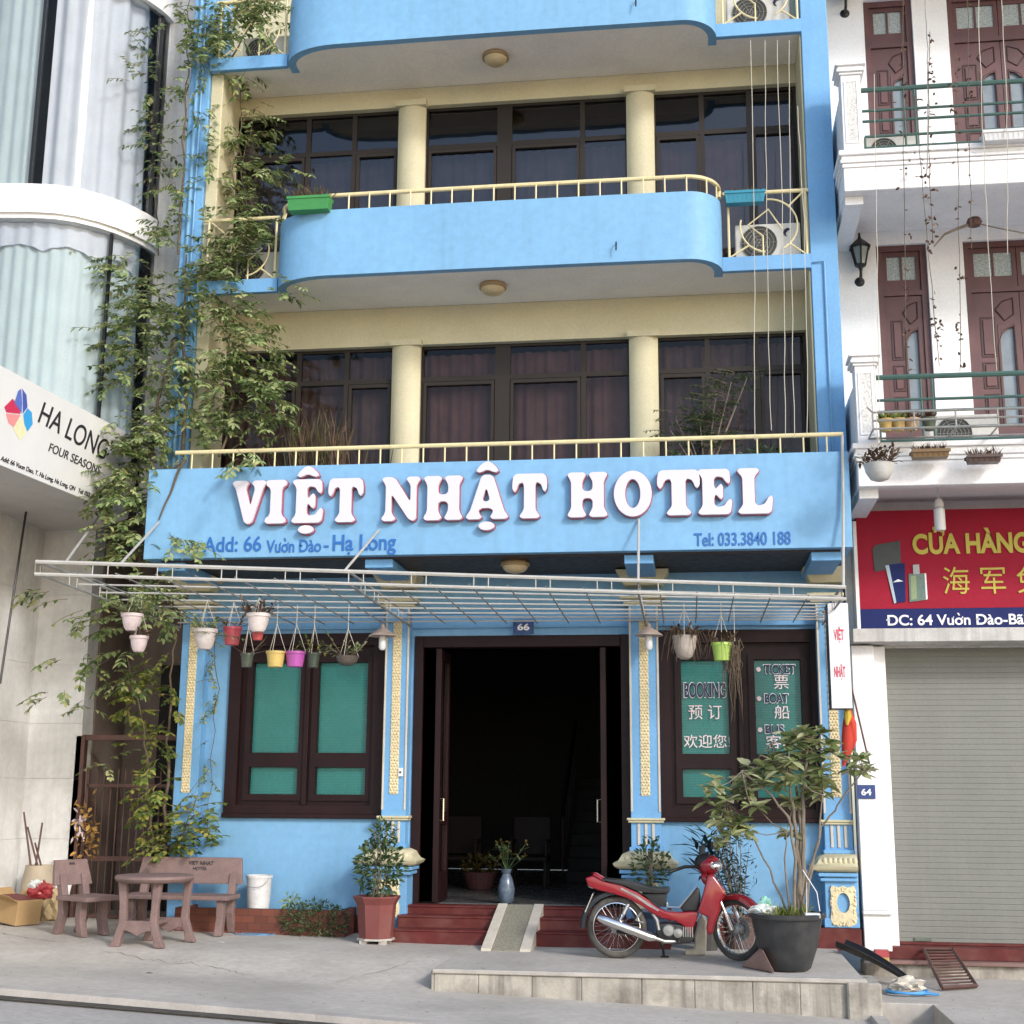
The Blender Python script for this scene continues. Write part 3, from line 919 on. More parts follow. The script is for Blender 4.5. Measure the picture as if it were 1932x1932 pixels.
def width(body, **k):
    me = font_mesh(body, **k); x = max((v.co.x for v in me.vertices), default=0); bpy.data.meshes.remove(me); return x
def text(name, body, origin, xdir, updir, w, h, mat, parent, offset=0.0, thick=.004, marks=(), spacing=1.0, italic=0.0):
    """body fitted into a w x h box whose lower left corner is origin; marks: (index, kind) strokes added to plain letters"""
    me = font_mesh(body, offset, thick, spacing)
    vs = [v.co.copy() for v in me.vertices]; fs = [tuple(p.vertices) for p in me.polygons]
    bpy.data.meshes.remove(me)
    def quad(pts):
        n = len(vs); k = len(pts)
        for z in (thick, -thick):
            for p in pts: vs.append(Vector((p[0], p[1], z)))
        fs.append(tuple(range(n, n+k)))
        fs.extend((n+i, n+k+i, n+k+(i+1) % k, n+(i+1) % k) for i in range(k))
    for i, kind in marks:
        a = width(body[:i]+'.', offset=offset, spacing=spacing)-.12 if i else 0
        b = width(body[:i+1], offset=offset, spacing=spacing)
        c = (a+b)/2
        if kind == 'bar': quad([(a-.03, .32), (a+.22, .32), (a+.22, .40), (a-.03, .40)])
        if kind == 'grave': quad([(c-.12, .80), (c-.01, .62), (c+.07, .62), (c-.0, .80)])
        if kind == 'horn': quad([(b-.07, .40), (b+.0, .44), (b+.035, .56), (b-.02, .56), (b-.03, .50), (b-.09, .47)])
        if kind == 'dot': quad([(c-.05+.07*math.cos(t*.785), -.14+.07*math.sin(t*.785)) for t in range(8)])
    x0 = min(v.x for v in vs); x1 = max(v.x for v in vs); y0 = min(v.y for v in vs); y1 = max(v.y for v in vs)
    X = Vector(xdir).normalized(); U = Vector(updir).normalized(); Nn = X.cross(U); O = Vector(origin)
    mb = MB()
    out = []
    for v in vs:
        fx = (v.x-x0)/(x1-x0)*w; fy = (v.y-y0)/(y1-y0)*h
        out.append(O + X*(fx+italic*fy) + U*fy + Nn*v.z)
    mb.add(out, fs)
    return mb.build(name, mat, parent)
def text_px(name, body, u0, u1, vt, vb, y, mat, parent, **k):
    a = W((u0+u1)/2, vb, y); b = W((u0+u1)/2, vt, y); l = W(u0, (vt+vb)/2, y); r = W(u1, (vt+vb)/2, y)
    return text(name, body, (l.x, y, a.z), (1,0,0), (0,0,1), r.x-l.x, b.z-a.z, mat, parent, **k)

LET = {
'I': [[(0,0),(1,0),(1,.1),(.92,.15),(.76,.19),(.76,.81),(.92,.85),(1,.9),(1,1),(0,1),(0,.9),(.08,.85),(.24,.81),(.24,.19),(.08,.15),(0,.1)]],
'H': [[(0,0),(.46,0),(.46,.1),(.37,.17),(.37,.42),(.63,.42),(.63,.17),(.54,.1),(.54,0),(1,0),(1,.1),(.91,.17),(.91,.83),(1,.9),(1,1),(.54,1),(.54,.9),(.63,.83),(.63,.58),(.37,.58),(.37,.83),(.46,.9),(.46,1),(0,1),(0,.9),(.09,.83),(.09,.17),(0,.1)]],
'N': [[(0,0),(.36,0),(.36,.1),(.25,.16),(.25,.62),(.74,0),(.9,0),(.9,.84),(1,.9),(1,1),(.64,1),(.64,.9),(.75,.84),(.75,.42),(.32,1),(0,1),(0,.9),(.10,.84),(.10,.16),(0,.1)]],
'V': [[(.40,0),(.60,0),(.92,.85),(1,.9),(1,1),(.58,1),(.58,.9),(.68,.85),(.55,.40),(.38,.85),(.48,.9),(.48,1),(0,1),(0,.9),(.08,.85)]],
'A': [[(0,0),(.37,0),(.37,.1),(.28,.14),(.32,.25),(.62,.25),(.66,.14),(.58,.1),(.58,0),(1,0),(1,.1),(.92,.15),(.63,1),(.37,1),(.08,.15),(0,.1)], [(.37,.40),(.48,.72),(.58,.40)]],
'T': [[(.22,0),(.78,0),(.78,.1),(.66,.16),(.66,.80),(.76,.80),(.84,.74),(.88,.58),(.97,.60),(1,.74),(.95,1),(.05,1),(0,.74),(.03,.60),(.12,.58),(.16,.74),(.24,.80),(.34,.80),(.34,.16),(.22,.1)]],
'E': [[(0,0),(.94,0),(1,.33),(.88,.34),(.80,.22),(.7,.17),(.47,.17),(.47,.43),(.57,.43),(.62,.33),(.73,.33),(.73,.67),(.62,.67),(.57,.57),(.47,.57),(.47,.83),(.68,.83),(.77,.78),(.84,.66),(.95,.68),(.92,1),(0,1),(0,.9),(.13,.84),(.13,.16),(0,.1)]],
'L': [[(0,0),(.94,0),(1,.38),(.88,.40),(.80,.25),(.68,.18),(.48,.18),(.48,.84),(.62,.9),(.62,1),(0,1),(0,.9),(.14,.84),(.14,.16),(0,.1)]],
'O': [[(.5+.5*math.cos(i*.2094), .5+.51*math.sin(i*.2094)) for i in range(30)], [(.5+.2*math.cos(-i*.2094), .5+.32*math.sin(-i*.2094)) for i in range(30)]],
'^': [[(0,0),(.26,.0),(.5,.34),(.74,.0),(1,0),(1,.3),(.62,1),(.38,1),(0,.3)]],
'.': [[(.5+.5*math.cos(i*.3142), .5+.5*math.sin(i*.3142)) for i in range(20)]],
}
ZB = W(700, 985, -1.46).z; ZT = W(700, 902, -1.46).z
word = [('V',439,507),('I',497,541),('E',552,611),('T',619,686),('N',721,793),('H',800,873),('A',880,959),('T',966,1033),
        ('H',1071,1146),('O',1158,1230),('T',1239,1322),('E',1317,1382),('L',1392,1459)]
def soft(poly):
    # rounded, bone-like ends: corners cut twice
    for it, k in ((0, .028), (1, .010)):
        out = []; n = len(poly)
        for i in range(n):
            p, q, r = Vector(poly[i-1]), Vector(poly[i]), Vector(poly[(i+1) % n])
            a = min(k, (p-q).length*.42); b = min(k, (r-q).length*.42)
            out += [tuple(q+(p-q).normalized()*a), tuple(q+(r-q).normalized()*b)]
        poly = out
    return poly
spots = []
for ch, u0, u1 in word:
    a = W(u0, 945, -1.46).x; b = W(u1, 945, -1.46).x
    if ch == 'V': b -= .03
    if ch == 'I': a += .03
    spots.append((ch, a, b, ZB, ZT))
cE = (W(549,945,-1.46).x+W(612,945,-1.46).x)/2; cA = (W(880,945,-1.46).x+W(959,945,-1.46).x)/2
for c in (cE, cA):
    spots.append(('^', c-.125, c+.125, ZT+.025, ZT+.155)); spots.append(('.', c-.095, c+.085, ZB-.125, ZB-.025))
for ch, a, b, z0, z1 in spots:
    polys = [soft([(x*(b-a), y*(z1-z0)) for x, y in p]) for p in LET[ch]]
    for nm, ex, off, y, mt in (('letter', .022, -.004, -1.462, M['white_letter']), ('letter_back', .022, .008, -1.425, M['red_edge'])):
        me = curve_mesh(polys, ex, off, .004 if nm == 'letter' else 0)
        mb = MB(); mb.add([(a+v.co.x, y-v.co.z, z0+v.co.y) for v in me.vertices], [tuple(p.vertices) for p in me.polygons])
        bpy.data.meshes.remove(me)
        if nm == 'letter': front = mb.build('raised_letter', mt, band)
        else: mb.build('letter_edge', mt, front)
yb = SY-.006
text_px('lettering', 'Add: 66', 384, 493, 1012, 1041, yb, M['blue_letter'], band, offset=.012)
text_px('lettering', 'Vuon Dào', 503, 606, 1015, 1042, yb, M['blue_letter'], band, offset=.012, marks=((1, 'horn'), (2, 'horn'), (2, 'grave'), (5, 'bar')))
text_px('lettering', '-', 611, 620, 1029, 1033, yb, M['blue_letter'], band, offset=.012)
text_px('lettering', 'Ha Long', 628, 747, 1008, 1048, yb, M['blue_letter'], band, offset=.015, marks=((1, 'dot'),))
text_px('lettering', 'Tel: 033.3840 188', 1310, 1492, 1004, 1029, yb, M['blue_letter'], band, offset=.012)

# writing on the panes of the right-hand shop window
yp = .052
def stick(body, u0, u1, vt, vb, mt, off, edge=None):
    if edge: text_px('window_lettering', body, u0-1.2, u1+1.2, vt-1.2, vb+1.2, yp+.003, edge, win_r, offset=off+.014, thick=.001)
    text_px('window_lettering', body, u0, u1, vt, vb, yp, mt, win_r, offset=off, thick=.001)
stick('BOOKING', 1291, 1369, 1288, 1316, M['navy_print'], .018, M['white_print'])
stick('预 订', 1299, 1362, 1330, 1357, M['pink_print'], .0)
stick('欢迎您!', 1290, 1378, 1386, 1411, M['pink_print'], .0)
stick('TICKET', 1441, 1500, 1254, 1271, M['navy_print'], .018, M['white_print'])
stick('票', 1460, 1488, 1274, 1300, M['pink_print'], .0)
stick('BOAT', 1443, 1487, 1309, 1326, M['navy_print'], .018, M['white_print'])
stick('船', 1461, 1490, 1331, 1356, M['pink_print'], .0)
stick('BUS', 1444, 1479, 1368, 1384, M['navy_print'], .018, M['white_print'])
stick('客车', 1445, 1505, 1387, 1412, M['pink_print'], .0)
mb = MB()
for u, v in ((1431,1263),(1432,1318),(1434,1377)):
    p = W(u, v, yp)
    mb.lathe([(0,0),(.028,.001)], p, 10, Matrix.Rotation(math.pi/2, 3, 'X'), caps=False)
mb.build_each('window_bullet', M['pink_print'], win_r)
# ------------------------------------------------------------------ left neighbour: curved glazed front over an awning box
left = thing('glazed_building', 'white building with curved curtained glass front beside the alley', 'building', (-8.2, 0, 0))
LP = [(-12,-1.62),(-9.5,-1.62),(-8.3,-1.60),(-7.9,-1.55),(-7.62,-1.48),(-7.42,-1.37),(-7.22,-1.19),(-7.08,-1.0),(-6.97,-.80),(-6.89,-.60),(-6.845,-.42),(-6.83,-.2)]
def dense(path, step=.04):
    out = []
    for (a, b) in zip(path, path[1:]):
        n = max(1, int(math.dist(a, b)/step))
        out += [(a[0]+(b[0]-a[0])*i/n, a[1]+(b[1]-a[1])*i/n) for i in range(n)]
    return out+[path[-1]]
def shift(path, d):
    out = []; L = len(path)
    for i in range(L):
        t = Vector(path[min(i+1, L-1)])-Vector(path[max(i-1, 0)]); t.normalize()
        p = Vector(path[i])+Vector((-t.y, t.x))*d; out.append((p.x, p.y))
    return out
mb = MB()
M['cornice'] = None
for z0, z1, e in ((8.50, 8.87, -.07), (8.44, 8.50, -.03), (11.78, 12.4, -.07)):
    mb.ribbon(shift(dense(LP, .08), e), z0, z1, .25)
mb.build_each('cornice_band', mat('white_cornice_paint', (.78,.76,.74), .5, var=.03, bump=.05, grime=.12, grimecol=(.5,.47,.44)), left, smooth=True)
mb = MB(); mb.ribbon(shift(dense(LP, .08), .0), 5.6, 8.44, .012); mb.ribbon(shift(dense(LP, .08), .0), 8.87, 11.78, .012)
M['shop_glass'] = glassmat('blue_white_glass', (.90,.93,.94), refl=-.01, rough=.04, ior=1.28)
mb.build_each('curved_glass', M['shop_glass'], left, smooth=True)
def curtain(path, z0, z1, amp, freq, name, mt, flare=0, scallop=False):
    pts = dense(path, .012); mb = MB(); vs = []; s = 0; L = len(pts)
    for i, p in enumerate(pts):
        t = Vector(pts[min(i+1, L-1)])-Vector(pts[max(i-1, 0)]); t.normalize(); nn = Vector((-t.y, t.x))
        if i: s += math.dist(pts[i-1], p)
        o = amp*math.sin(s*freq+1.3*math.sin(s*3.1))+amp*.5*math.sin(s*freq*.43+1)
        a = Vector(p)+nn*o
        zz = z0 if not scallop else z0+.09*abs(math.sin(s*5.2))
        vs += [(a.x, a.y, zz), (a.x+nn.x*o*flare, a.y+nn.y*o*flare, z1)]
    mb.add(vs, [(2*i, 2*i+2, 2*i+3, 2*i+1) for i in range(L-1)])
    return mb.build(name, mt, left, smooth=2)
M['cur_white'] = leafmat('x', [(1,1,1),(1,1,1)])
def clothmat(name, col):
    m = mat(name, col, .85, var=.05, vscale=4)
    nt = m.node_tree; N = nt.nodes; b = N['Principled BSDF']
    tr = N.new('ShaderNodeBsdfTranslucent'); tr.inputs[0].default_value = (*col, 1)
    mx = N.new('ShaderNodeMixShader'); mx.inputs[0].default_value = .25
    nt.links.new(b.outputs[0], mx.inputs[1]); nt.links.new(tr.outputs[0], mx.inputs[2])
    nt.links.new(mx.outputs[0], N['Material Output'].inputs[0]); return m
M['cur_white'] = clothmat('pale_aqua_curtain', (.70,.755,.765))
M['cur_lilac'] = clothmat('silver_grey_curtain', (.74,.72,.78))
inner = shift(LP, .13)
curtain(inner[:4]+[inner[4], inner[5], inner[6], inner[7], inner[8], inner[9], inner[10], inner[11]], 5.65, 8.42, .013, 40, 'sheer_curtain', M['cur_white'])
curtain([p for p in shift(LP, .09)[:10]], 8.06, 8.43, .012, 30, 'pelmet', M['cur_lilac'], scallop=True)
curtain([(-12,-1.5),(-9.5,-1.5),(-8.3,-1.48),(-8.02,-1.45)], 8.9, 11.76, .013, 40, 'sheer_curtain', M['cur_white'])
curtain([(-7.88,-1.40)]+inner[4:], 8.9, 11.76, .030, 26, 'heavy_curtain', M['cur_lilac'])
mb = MB(); mb.ribbon(shift(dense(LP, .08), .55)[:-6], 5.6, 12.3, .1)
mb.box(-7.2, -6.86, -.15, .6, 5.0, 12.4)
mb.build('inner_wall', M['dark2'], left)
mb = MB()
for i, (x, y) in enumerate(((-7.95,-1.565),(-7.10,-1.03),(-6.86,-.5))):
    mb.box(x-.02, x+.02, y-.0, y+.05, 8.88, 11.77) if i != 1 else mb.box(x-.015, x+.015, y, y+.05, 5.7, 8.43)
mb.build('glazing_bar', M['metal_dark'], left)
mb = MB()
mb.box(-6.845, -6.46, -.30, 3, 4.9, 12.6)
mb.build('side_pier', M['grey_wall'], left, bevel=.015)
# ground floor wall of large plaster panels, its return on the left, and the awning box above
mb = MB()
for i, (za, zb) in enumerate(((-.05,1.02),(1.022,1.76),(1.762,2.45),(2.452,3.2),(3.202,4.1),(4.102,5.1))):
    mb.box(-8.5, -7.70-.003*i, .45, .75, za, zb)
    mb.box(-8.75, -8.42, -8, .449, za, zb)
mb.box(-8.5, -7.78, .46, 6, 5.1, 5.7)
mb.build('plaster_wall', M['white_stain'], left, bevel=.0015)
mb = MB()
s0b, s0t, s1b, s1t = (-7.03,-.96), (-6.81,-.96), (-7.34,-4.6), (-7.12,-4.6)
zb, zt = 4.96, 5.885
mb.add([(s0b[0],s0b[1],zb),(s1b[0],s1b[1],zb),(-11,-4.6,zb),(-11,.44,zb),(-7.72,.44,zb),(-7.0,-.2,zb),
        (s0t[0],s0t[1],zt),(s1t[0],s1t[1],zt),(-11,-4.6,zt),(-11,.44,zt),(-7.72,.44,zt),(-6.85,-.2,zt)],
       [(0,5,4,3,2,1),(6,7,8,9,10,11),(0,1,7,6),(1,2,8,7),(2,3,9,8),(3,4,10,9),(4,5,11,10),(5,0,6,11)])
mb.build('awning_box', mat('grey_awning_underside', (.50,.48,.46), .7, var=.06, grime=.2, grimecol=(.3,.28,.26)), left)
mb = MB()
mb.tube([G(50, 960, 5.0), W(0, 1290, -1.1)], .014, 6)
mb.build('awning_cable', M['metal_dark'], left)

# signboard on the awning side
O0 = Vector((s0b[0]+.004, s0b[1], zb)); O1 = Vector((s1b[0]+.004, s1b[1], zb)); T0 = Vector((s0t[0]+.004, s0t[1], zt)); T1 = Vector((s1t[0]+.004, s1t[1], zt))
nrm = ((O1-O0).cross(T0-O0)).normalized()
if nrm.x < 0: nrm = -nrm
sgn = thing('signboard', 'white slanted signboard with coloured petal emblem and black lettering', 'signboard', (-7.0, -2.6, 5.4))
mb = MB(); e = nrm*.045
mb.add([O0+nrm*.003, O1+nrm*.003, T1+nrm*.003, T0+nrm*.003, O0+e, O1+e, T1+e, T0+e], [(3,2,1,0),(4,5,6,7),(0,1,5,4),(1,2,6,5),(2,3,7,6),(3,0,4,7)])
mb.build('panel', M['whitegloss'], sgn, recalc=True)
xd = (O0-O1).normalized(); ud = nrm.cross(xd)
ud = ud if ud.z > 0 else -ud
def sp(u, v):   # point of the sign face seen at photo position u, v
    d = ray(u, v); P0 = O0+e*1.06
    return CAM + d*((P0-CAM).dot(nrm)/d.dot(nrm))
def sign_text(body, a, b, ht, mt, off=0.0, up=1.0):
    A_, B_2 = sp(*a), sp(*b)
    d = (B_2-A_); up_ = nrm.cross(d.normalized()); up_ = up_ if up_.z > 0 else -up_
    text('sign_lettering', body, A_, d, up_, d.length, ht, mt, sgn, offset=off, thick=.004)
sign_text('HA LONG', (71,796), (196,868), .235, M['black_print'], .0)
sign_text('FOUR SEASONS', (91,851), (187,895), .095, M['black_print'], .0)
sign_text('Add: 66 Vuon Dao, T. Ha Long, Ha Long, QN   Tel: 033.3640', (0,871), (182,946), .066, M['black_print'], .0)
def petal(pts, mt):
    mb = MB(); P_ = [sp(u, v) for u, v in pts]; mb.add(P_+[p-nrm*.003 for p in P_], [tuple(range(len(P_)))]); mb.build('emblem_petal', mt, sgn)
petal([(40,733),(34,738),(27,760),(41,780),(42,760)], mat('emblem_blue', (.10,.16,.50), .4, var=.02))
petal([(42,733),(50,745),(52,768),(43,781),(43,760)], mat('emblem_dark_blue', (.06,.10,.40), .4, var=.02))
petal([(24,752),(8,768),(12,778),(39,781),(36,767)], mat('emblem_crimson', (.55,.03,.09), .4, var=.02))
petal([(11,780),(16,798),(26,806),(39,783)], mat('emblem_pink', (.80,.28,.28), .4, var=.02))
petal([(44,783),(52,770),(60,778),(62,800),(52,814),(46,800)], mat('emblem_cyan', (.04,.33,.68), .4, var=.02))
petal([(40,785),(25,808),(37,831),(50,817)], mat('emblem_cream', (.75,.72,.45), .4, var=.02))

# the alley between: back wall, its side, iron gate
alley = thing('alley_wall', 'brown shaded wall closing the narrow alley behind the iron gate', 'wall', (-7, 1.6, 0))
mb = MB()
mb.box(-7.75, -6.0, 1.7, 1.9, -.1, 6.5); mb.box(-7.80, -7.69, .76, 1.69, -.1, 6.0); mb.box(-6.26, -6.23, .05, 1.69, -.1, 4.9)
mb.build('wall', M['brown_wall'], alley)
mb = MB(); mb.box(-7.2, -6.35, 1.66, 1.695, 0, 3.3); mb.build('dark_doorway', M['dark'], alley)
gate = thing('iron_gate', 'rusty brown barred iron gate between white wall and blue hotel', 'gate', (-7.2, .5, .04))
mb = MB(); gy = .5
mb.box(-7.78, -7.66, gy-.05, gy+.05, .02, 2.3); mb.box(-6.42, -6.33, gy-.04, gy+.04, .02, 2.3); mb.box(-7.7, -6.4, gy-.03, gy+.03, 2.24, 2.31)
mb.build('gate_frame', M['rust'], gate, bevel=.006)
mb = MB()
mb.box(-7.6, -6.44, gy-.02, gy+.02, .76, .82); mb.box(-7.6, -6.44, gy-.02, gy+.02, 1.66, 1.70); mb.box(-7.6, -6.44, gy-.02, gy+.02, .08, .12)
mb.box(-7.62, -7.58, gy-.02, gy+.02, .05, 1.9); mb.box(-6.47, -6.43, gy-.02, gy+.02, .05, 1.9)
for x in frange(-7.48, -6.55, .095):
    mb.tube([(x, gy, .1), (x, gy, 1.82)], .010, 6); mb.tube([(x, gy, 1.82), (x, gy, 1.90)], [.014, .001], 6)
mb.build('barred_leaf', M['rust'], gate)

# ------------------------------------------------------------------ right neighbour: white townhouse
right = thing('white_townhouse', 'white townhouse with carved brown doors, green balcony rails and closed shutter', 'house', (4, 0, 0))
RX0, RX1 = 1.775, 8.5
D = {}
holes = []
for k, (z0, z1) in enumerate(((5.36, 8.24), (8.78, 11.58))):
    for nm, a, b in (('single', 2.33, 2.93), ('double', 3.36, 4.62), ('single', 5.1, 5.7)):
        holes.append((a, b, z0, z1)); D[(k, nm, a)] = (a, b, z0, z1)
mb = MB(); mb.plate(RX0, RX1, 3.3, 13.2, holes, .0, .30); mb.box(RX0, RX0+.2, .3, 6, 3.3, 13.2)
mb.build('wall', M['white'], right)
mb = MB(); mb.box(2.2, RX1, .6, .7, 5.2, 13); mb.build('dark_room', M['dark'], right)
M['milk_glass'] = mat('grey_frosted_glass', (.20,.235,.26), .18, var=.12, vscale=6)
M['lace_glass'] = mat('patterned_glass', (.33,.37,.37), .25, var=.35, vscale=40, fine=.3)
def carved_door(a, b, z0, z1, leaves):
    fr = MB(); f = .075
    tz = z1-.62
    fr.plate(a, b, z0, z1, [(a+f, b-f, z0+.02, tz-.03), (a+f, b-f, tz+.03, z1-f)], .05, .2)
    wd = (b-a-2*f)/leaves
    dark = MB(); lace = MB(); glass = MB()
    for i in range(leaves):
        x0 = a+f+wd*i+.004; x1 = a+f+wd*(i+1)-.004
        # transom light: two panes
        m_ = (x0+x1)/2
        fr.plate(x0, x1, tz+.032, z1-f-.002, [(x0+.05, m_-.012, tz+.18, z1-f-.06), (m_+.012, x1-.05, tz+.18, z1-f-.06)], .08, .14)
        lace.box(x0+.04, x1-.04, .10, .115, tz+.15, z1-f-.05)
        # leaf: frame with a tall glass on one side and three carved panels on the other
        flip = leaves == 2 and i == 1
        X = lambda t: (x0+(x1-x0)*t) if not flip else (x1-(x1-x0)*t)
        zt = tz-.035; zb_ = z0+.03; H = zt-zb_
        gx0, gx1 = sorted((X(.55), X(.84)))
        fr.plate(x0, x1, zb_, zt, [(gx0, gx1, zb_+H*.24, zb_+H*.80)], .075, .15)
        glass.box(gx0-.01, gx1+.01, .11, .12, zb_+H*.22, zb_+H*.82)
        # the arched head: a wooden spandrel over the glass corner
        c = [(X(.50), zb_+H*.815), (X(.50), zb_+H*.70), (X(.60), zb_+H*.76), (X(.72), zb_+H*.79), (X(.88), zb_+H*.805), (X(.88), zb_+H*.815)]
        fr.prism(c, .068, .075)
        def rect(ta, tb, ha, hb):
            p, q = sorted((X(ta), X(tb))); w = .014
            dark.plate(p, q, zb_+H*ha, zb_+H*hb, [(p+w, q-w, zb_+H*ha+w, zb_+H*hb-w)], .066, .0745)
            fr.box(p+.03, q-.03, .060, .0745, zb_+H*ha+.03, zb_+H*hb-.03)
        rect(.14, .46, .24, .42); rect(.14, .46, .45, .60); rect(.14, .46, .63, .86)
        rect(.16, .84, .07, .17)
        pts = [(X(.48), zb_+H*.90), (X(.62), zb_+H*.945), (X(.86), zb_+H*.965), (X(.86), zb_+H*.87), (X(.66), zb_+H*.835), (X(.48), zb_+H*.90)]
        dark.tube([(p, .070, z) for p, z in pts], .009, 5)
        pts = [(X(.50), zb_+H*.24), (X(.50), zb_+H*.70), (X(.60), zb_+H*.78), (X(.86), zb_+H*.815), (X(.88), zb_+H*.24)]
        dark.tube([(p, .071, z) for p, z in pts], .008, 5)
    d = fr.build('carved_door', M['wood2'], right, bevel=.004)
    dark.build('door_groove', M['wood2d'], d); lace.build('transom_pane', M['lace_glass'], d); glass.build('door_pane', M['milk_glass'], d)
for (k, nm, _), (a, b, z0, z1) in D.items(): carved_door(a, b, z0, z1, 2 if nm == 'double' else 1)
# balconies
M['lace_relief'] = mat('floral_relief', (.62,.61,.58), .7, var=.3, vscale=45, bump=1.0, bscale=40, fine=.3)
def white_balcony(zb, zc, post_top, rail_z):
    y0 = -1.5; x0 = 1.80
    mb = MB()
    mb.box(x0, RX1, y0, y0+.14, zb, zc-.20); mb.box(x0, x0+.14, y0+.141, -.001, zb, zc-.20)
    mb.box(x0+.01, RX1, y0+.01, -.002, zb+.14, zc-.02)
    b = mb.build('balcony', M['white'], right, bevel=.006)
    mb = MB()
    for i, (e, a_, c_) in enumerate(((.015,.20,.15),(.035,.15,.11),(.02,.11,.06),(.05,.06,.0))):
        mb.box(x0-e, RX1, y0-e, -.004, zc-a_+.001, zc-c_)
    mb.build('cornice', M['white'], b, bevel=.006)
    mb = MB(); mb.box(x0+.02, x0+.22, y0+.142, -.003, zb-.10, zb+.139); mb.build('soffit_beam', M['white'], b)
    mb = MB(); p0, p1 = 1.815, 2.035
    mb.box(p0, p1, y0+.0, y0+.24, zc+.001, post_top-.13); mb.box(p0-.001, p1-.05, y0+.241, -.003, zc+.002, post_top-.3)
    for e, a_, c_ in ((.02,.13,.10),(.045,.10,.06),(.03,.06,.03),(.06,.03,0)): mb.box(p0-e, p1+e, y0-e, y0+.24+e, post_top-a_, post_top-c_-.001)
    mb.plate(p0+.03, p1-.03, zc+.10, post_top-.20, [(p0+.05, p1-.05, zc+.12, post_top-.22)], y0-.012, y0-.0005)
    mb.build('corner_post', M['white'], b, bevel=.004)
    mb = MB(); mb.box(p0+.052, p1-.052, y0-.006, y0-.0006, zc+.122, post_top-.222)
    mb.build('floral_panel', M['lace_relief'], b)
    mb = MB()
    zr = [rail_z, rail_z-.26, rail_z-.39, rail_z-.58, rail_z-.72]
    for i, z in enumerate(zr): mb.tube([(2.02 if i < 3 else 2.07, y0+.1, z), (RX1, y0+.1, z)], .030 if i == 0 else .017, 8)
    x = 2.52
    while x < RX1:
        for d in (0, .12): mb.tube([(x+d, y0+.1, zc), (x+d, y0+.1, rail_z)], .014, 6)
        x += 2.0
    mb.tube([(2.07, y0+.1, zc), (2.07, y0+.1, rail_z-.58)], .014, 6)
    mb.build('green_railing', M['green_rail'], b, smooth=True)
    return b
wb1 = white_balcony(4.86, 5.33, 6.34, 6.10)
wb2 = white_balcony(8.27, 8.75, 9.83, 9.55)
mb = MB(); mb.box(1.8, RX1, -1.5, 0, 11.85, 12.3); mb.build('upper_balcony_slab', M['white'], right)
# ground floor: pilaster, jamb, shutter, plinth
mb = MB()
mb.box(1.775, 2.02, -.34, -.01, .42, 3.28); mb.box(1.77, 2.06, -.38, -.012, -.02, .36)
mb.box(1.765, 2.09, -.42, -.013, .36, .40); mb.box(1.77, 2.06, -.39, -.014, .402, .47); mb.box(1.772, 2.04, -.36, -.015, .47, .52)
mb.box(2.02, 2.16, -.22, .29, .02, 3.28)
mb.build('ground_pilaster', M['white'], right, bevel=.006)
mb = MB()
z = .03; n = 0
while z < 3.28:
    h = .062
    mb.add([(2.16,.02,z),(6.6,.02,z),(6.6,.022,z+h*.78),(2.16,.022,z+h*.78),(2.16,.024,z+h*.86),(6.6,.024,z+h*.86),(6.6,.020,z+h),(2.16,.020,z+h)],
           [(0,1,2,3),(3,2,5,4),(4,5,6,7)])
    z += h
sh = mb.build('roller_shutter', M['shutter'], right)
mb = MB(); p = W(1742, 1773, .0); mb.box(p.x-.09, p.x+.09, .0, .018, p.z-.012, p.z+.018); mb.build('shutter_label', mat('worn_sticker', (.12,.14,.11), .6), sh)
mb = MB(); mb.box(2.16, 6.6, -.05, .1, 3.281, 3.32); mb.box(1.78, RX1, -.52, -.02, 3.30, 3.45)
mb.build('shutter_housing', M['grey_wall'], right, bevel=.006)
mb = MB(); mb.box(2.0, RX1, -.36, .3, -.10, .025); mb.box(2.08, RX1, -.10, .3, .026, .05)
mb.build('red_sill', M['step'], right, bevel=.005)
mb = MB(); mb.box(2.0, RX1, -.50, -.0, -.14, -.102); mb.build('brown_ledge', mat('brown_ledge', (.22,.13,.11), .8, var=.2, grime=.4), right, bevel=.006)
mb = MB(); mb.box(1.76, RX1, -.44, .0, -.6, -.142); mb.build('rough_base', M['stone'], right, bevel=.01)

# red shop sign
rs = thing('shop_sign', 'red and navy shop sign with yellow lettering above the shutter', 'signboard', (3.5, -.2, 4.1))
mb = MB(); mb.box(1.90, RX1, -.30, -.005, 3.70, 4.84); mb.build('red_panel', M['redsign'], rs)
mb = MB(); mb.box(1.90, RX1, -.303, -.006, 3.462, 3.698); mb.build('navy_strip', M['navy'], rs)
mb = MB(); mb.box(1.86, 1.898, -.31, -.004, 3.456, 4.72); mb.build('frame_edge', M['white'], rs)
ys_ = -.306
text_px('sign_lettering', 'CỬA HÀNG', 1721, 1941, 993, 1045, ys_, M['yellow_letter'], rs, offset=.035, thick=.01)
text_px('sign_lettering', '海 军 免 税', 1779, 2040, 1068, 1120, ys_, M['yellow_letter'], rs, offset=.0, thick=.004)
text_px('sign_lettering', 'DC: 64 Vuon Dào-Bãi Cháy', 1672, 2010, 1156, 1185, ys_-.002, M['white_print'], rs, offset=.018, thick=.004, marks=((0, 'bar'), (8, 'horn'), (9, 'horn'), (9, 'grave'), (12, 'bar')))
def pic(pts, mt, k, name):
    mb = MB(); mb.prism([(W(u, v, ys_).x, W(u, v, ys_).z) for u, v in pts], ys_-.002*k-.001, ys_+.002)
    mb.build(name, mt, rs)
pic([(1646,1036),(1652,1028),(1698,1020),(1700,1070),(1650,1079)], mat('printed_dark_box', (.02,.025,.022), .4), 1, 'printed_box')
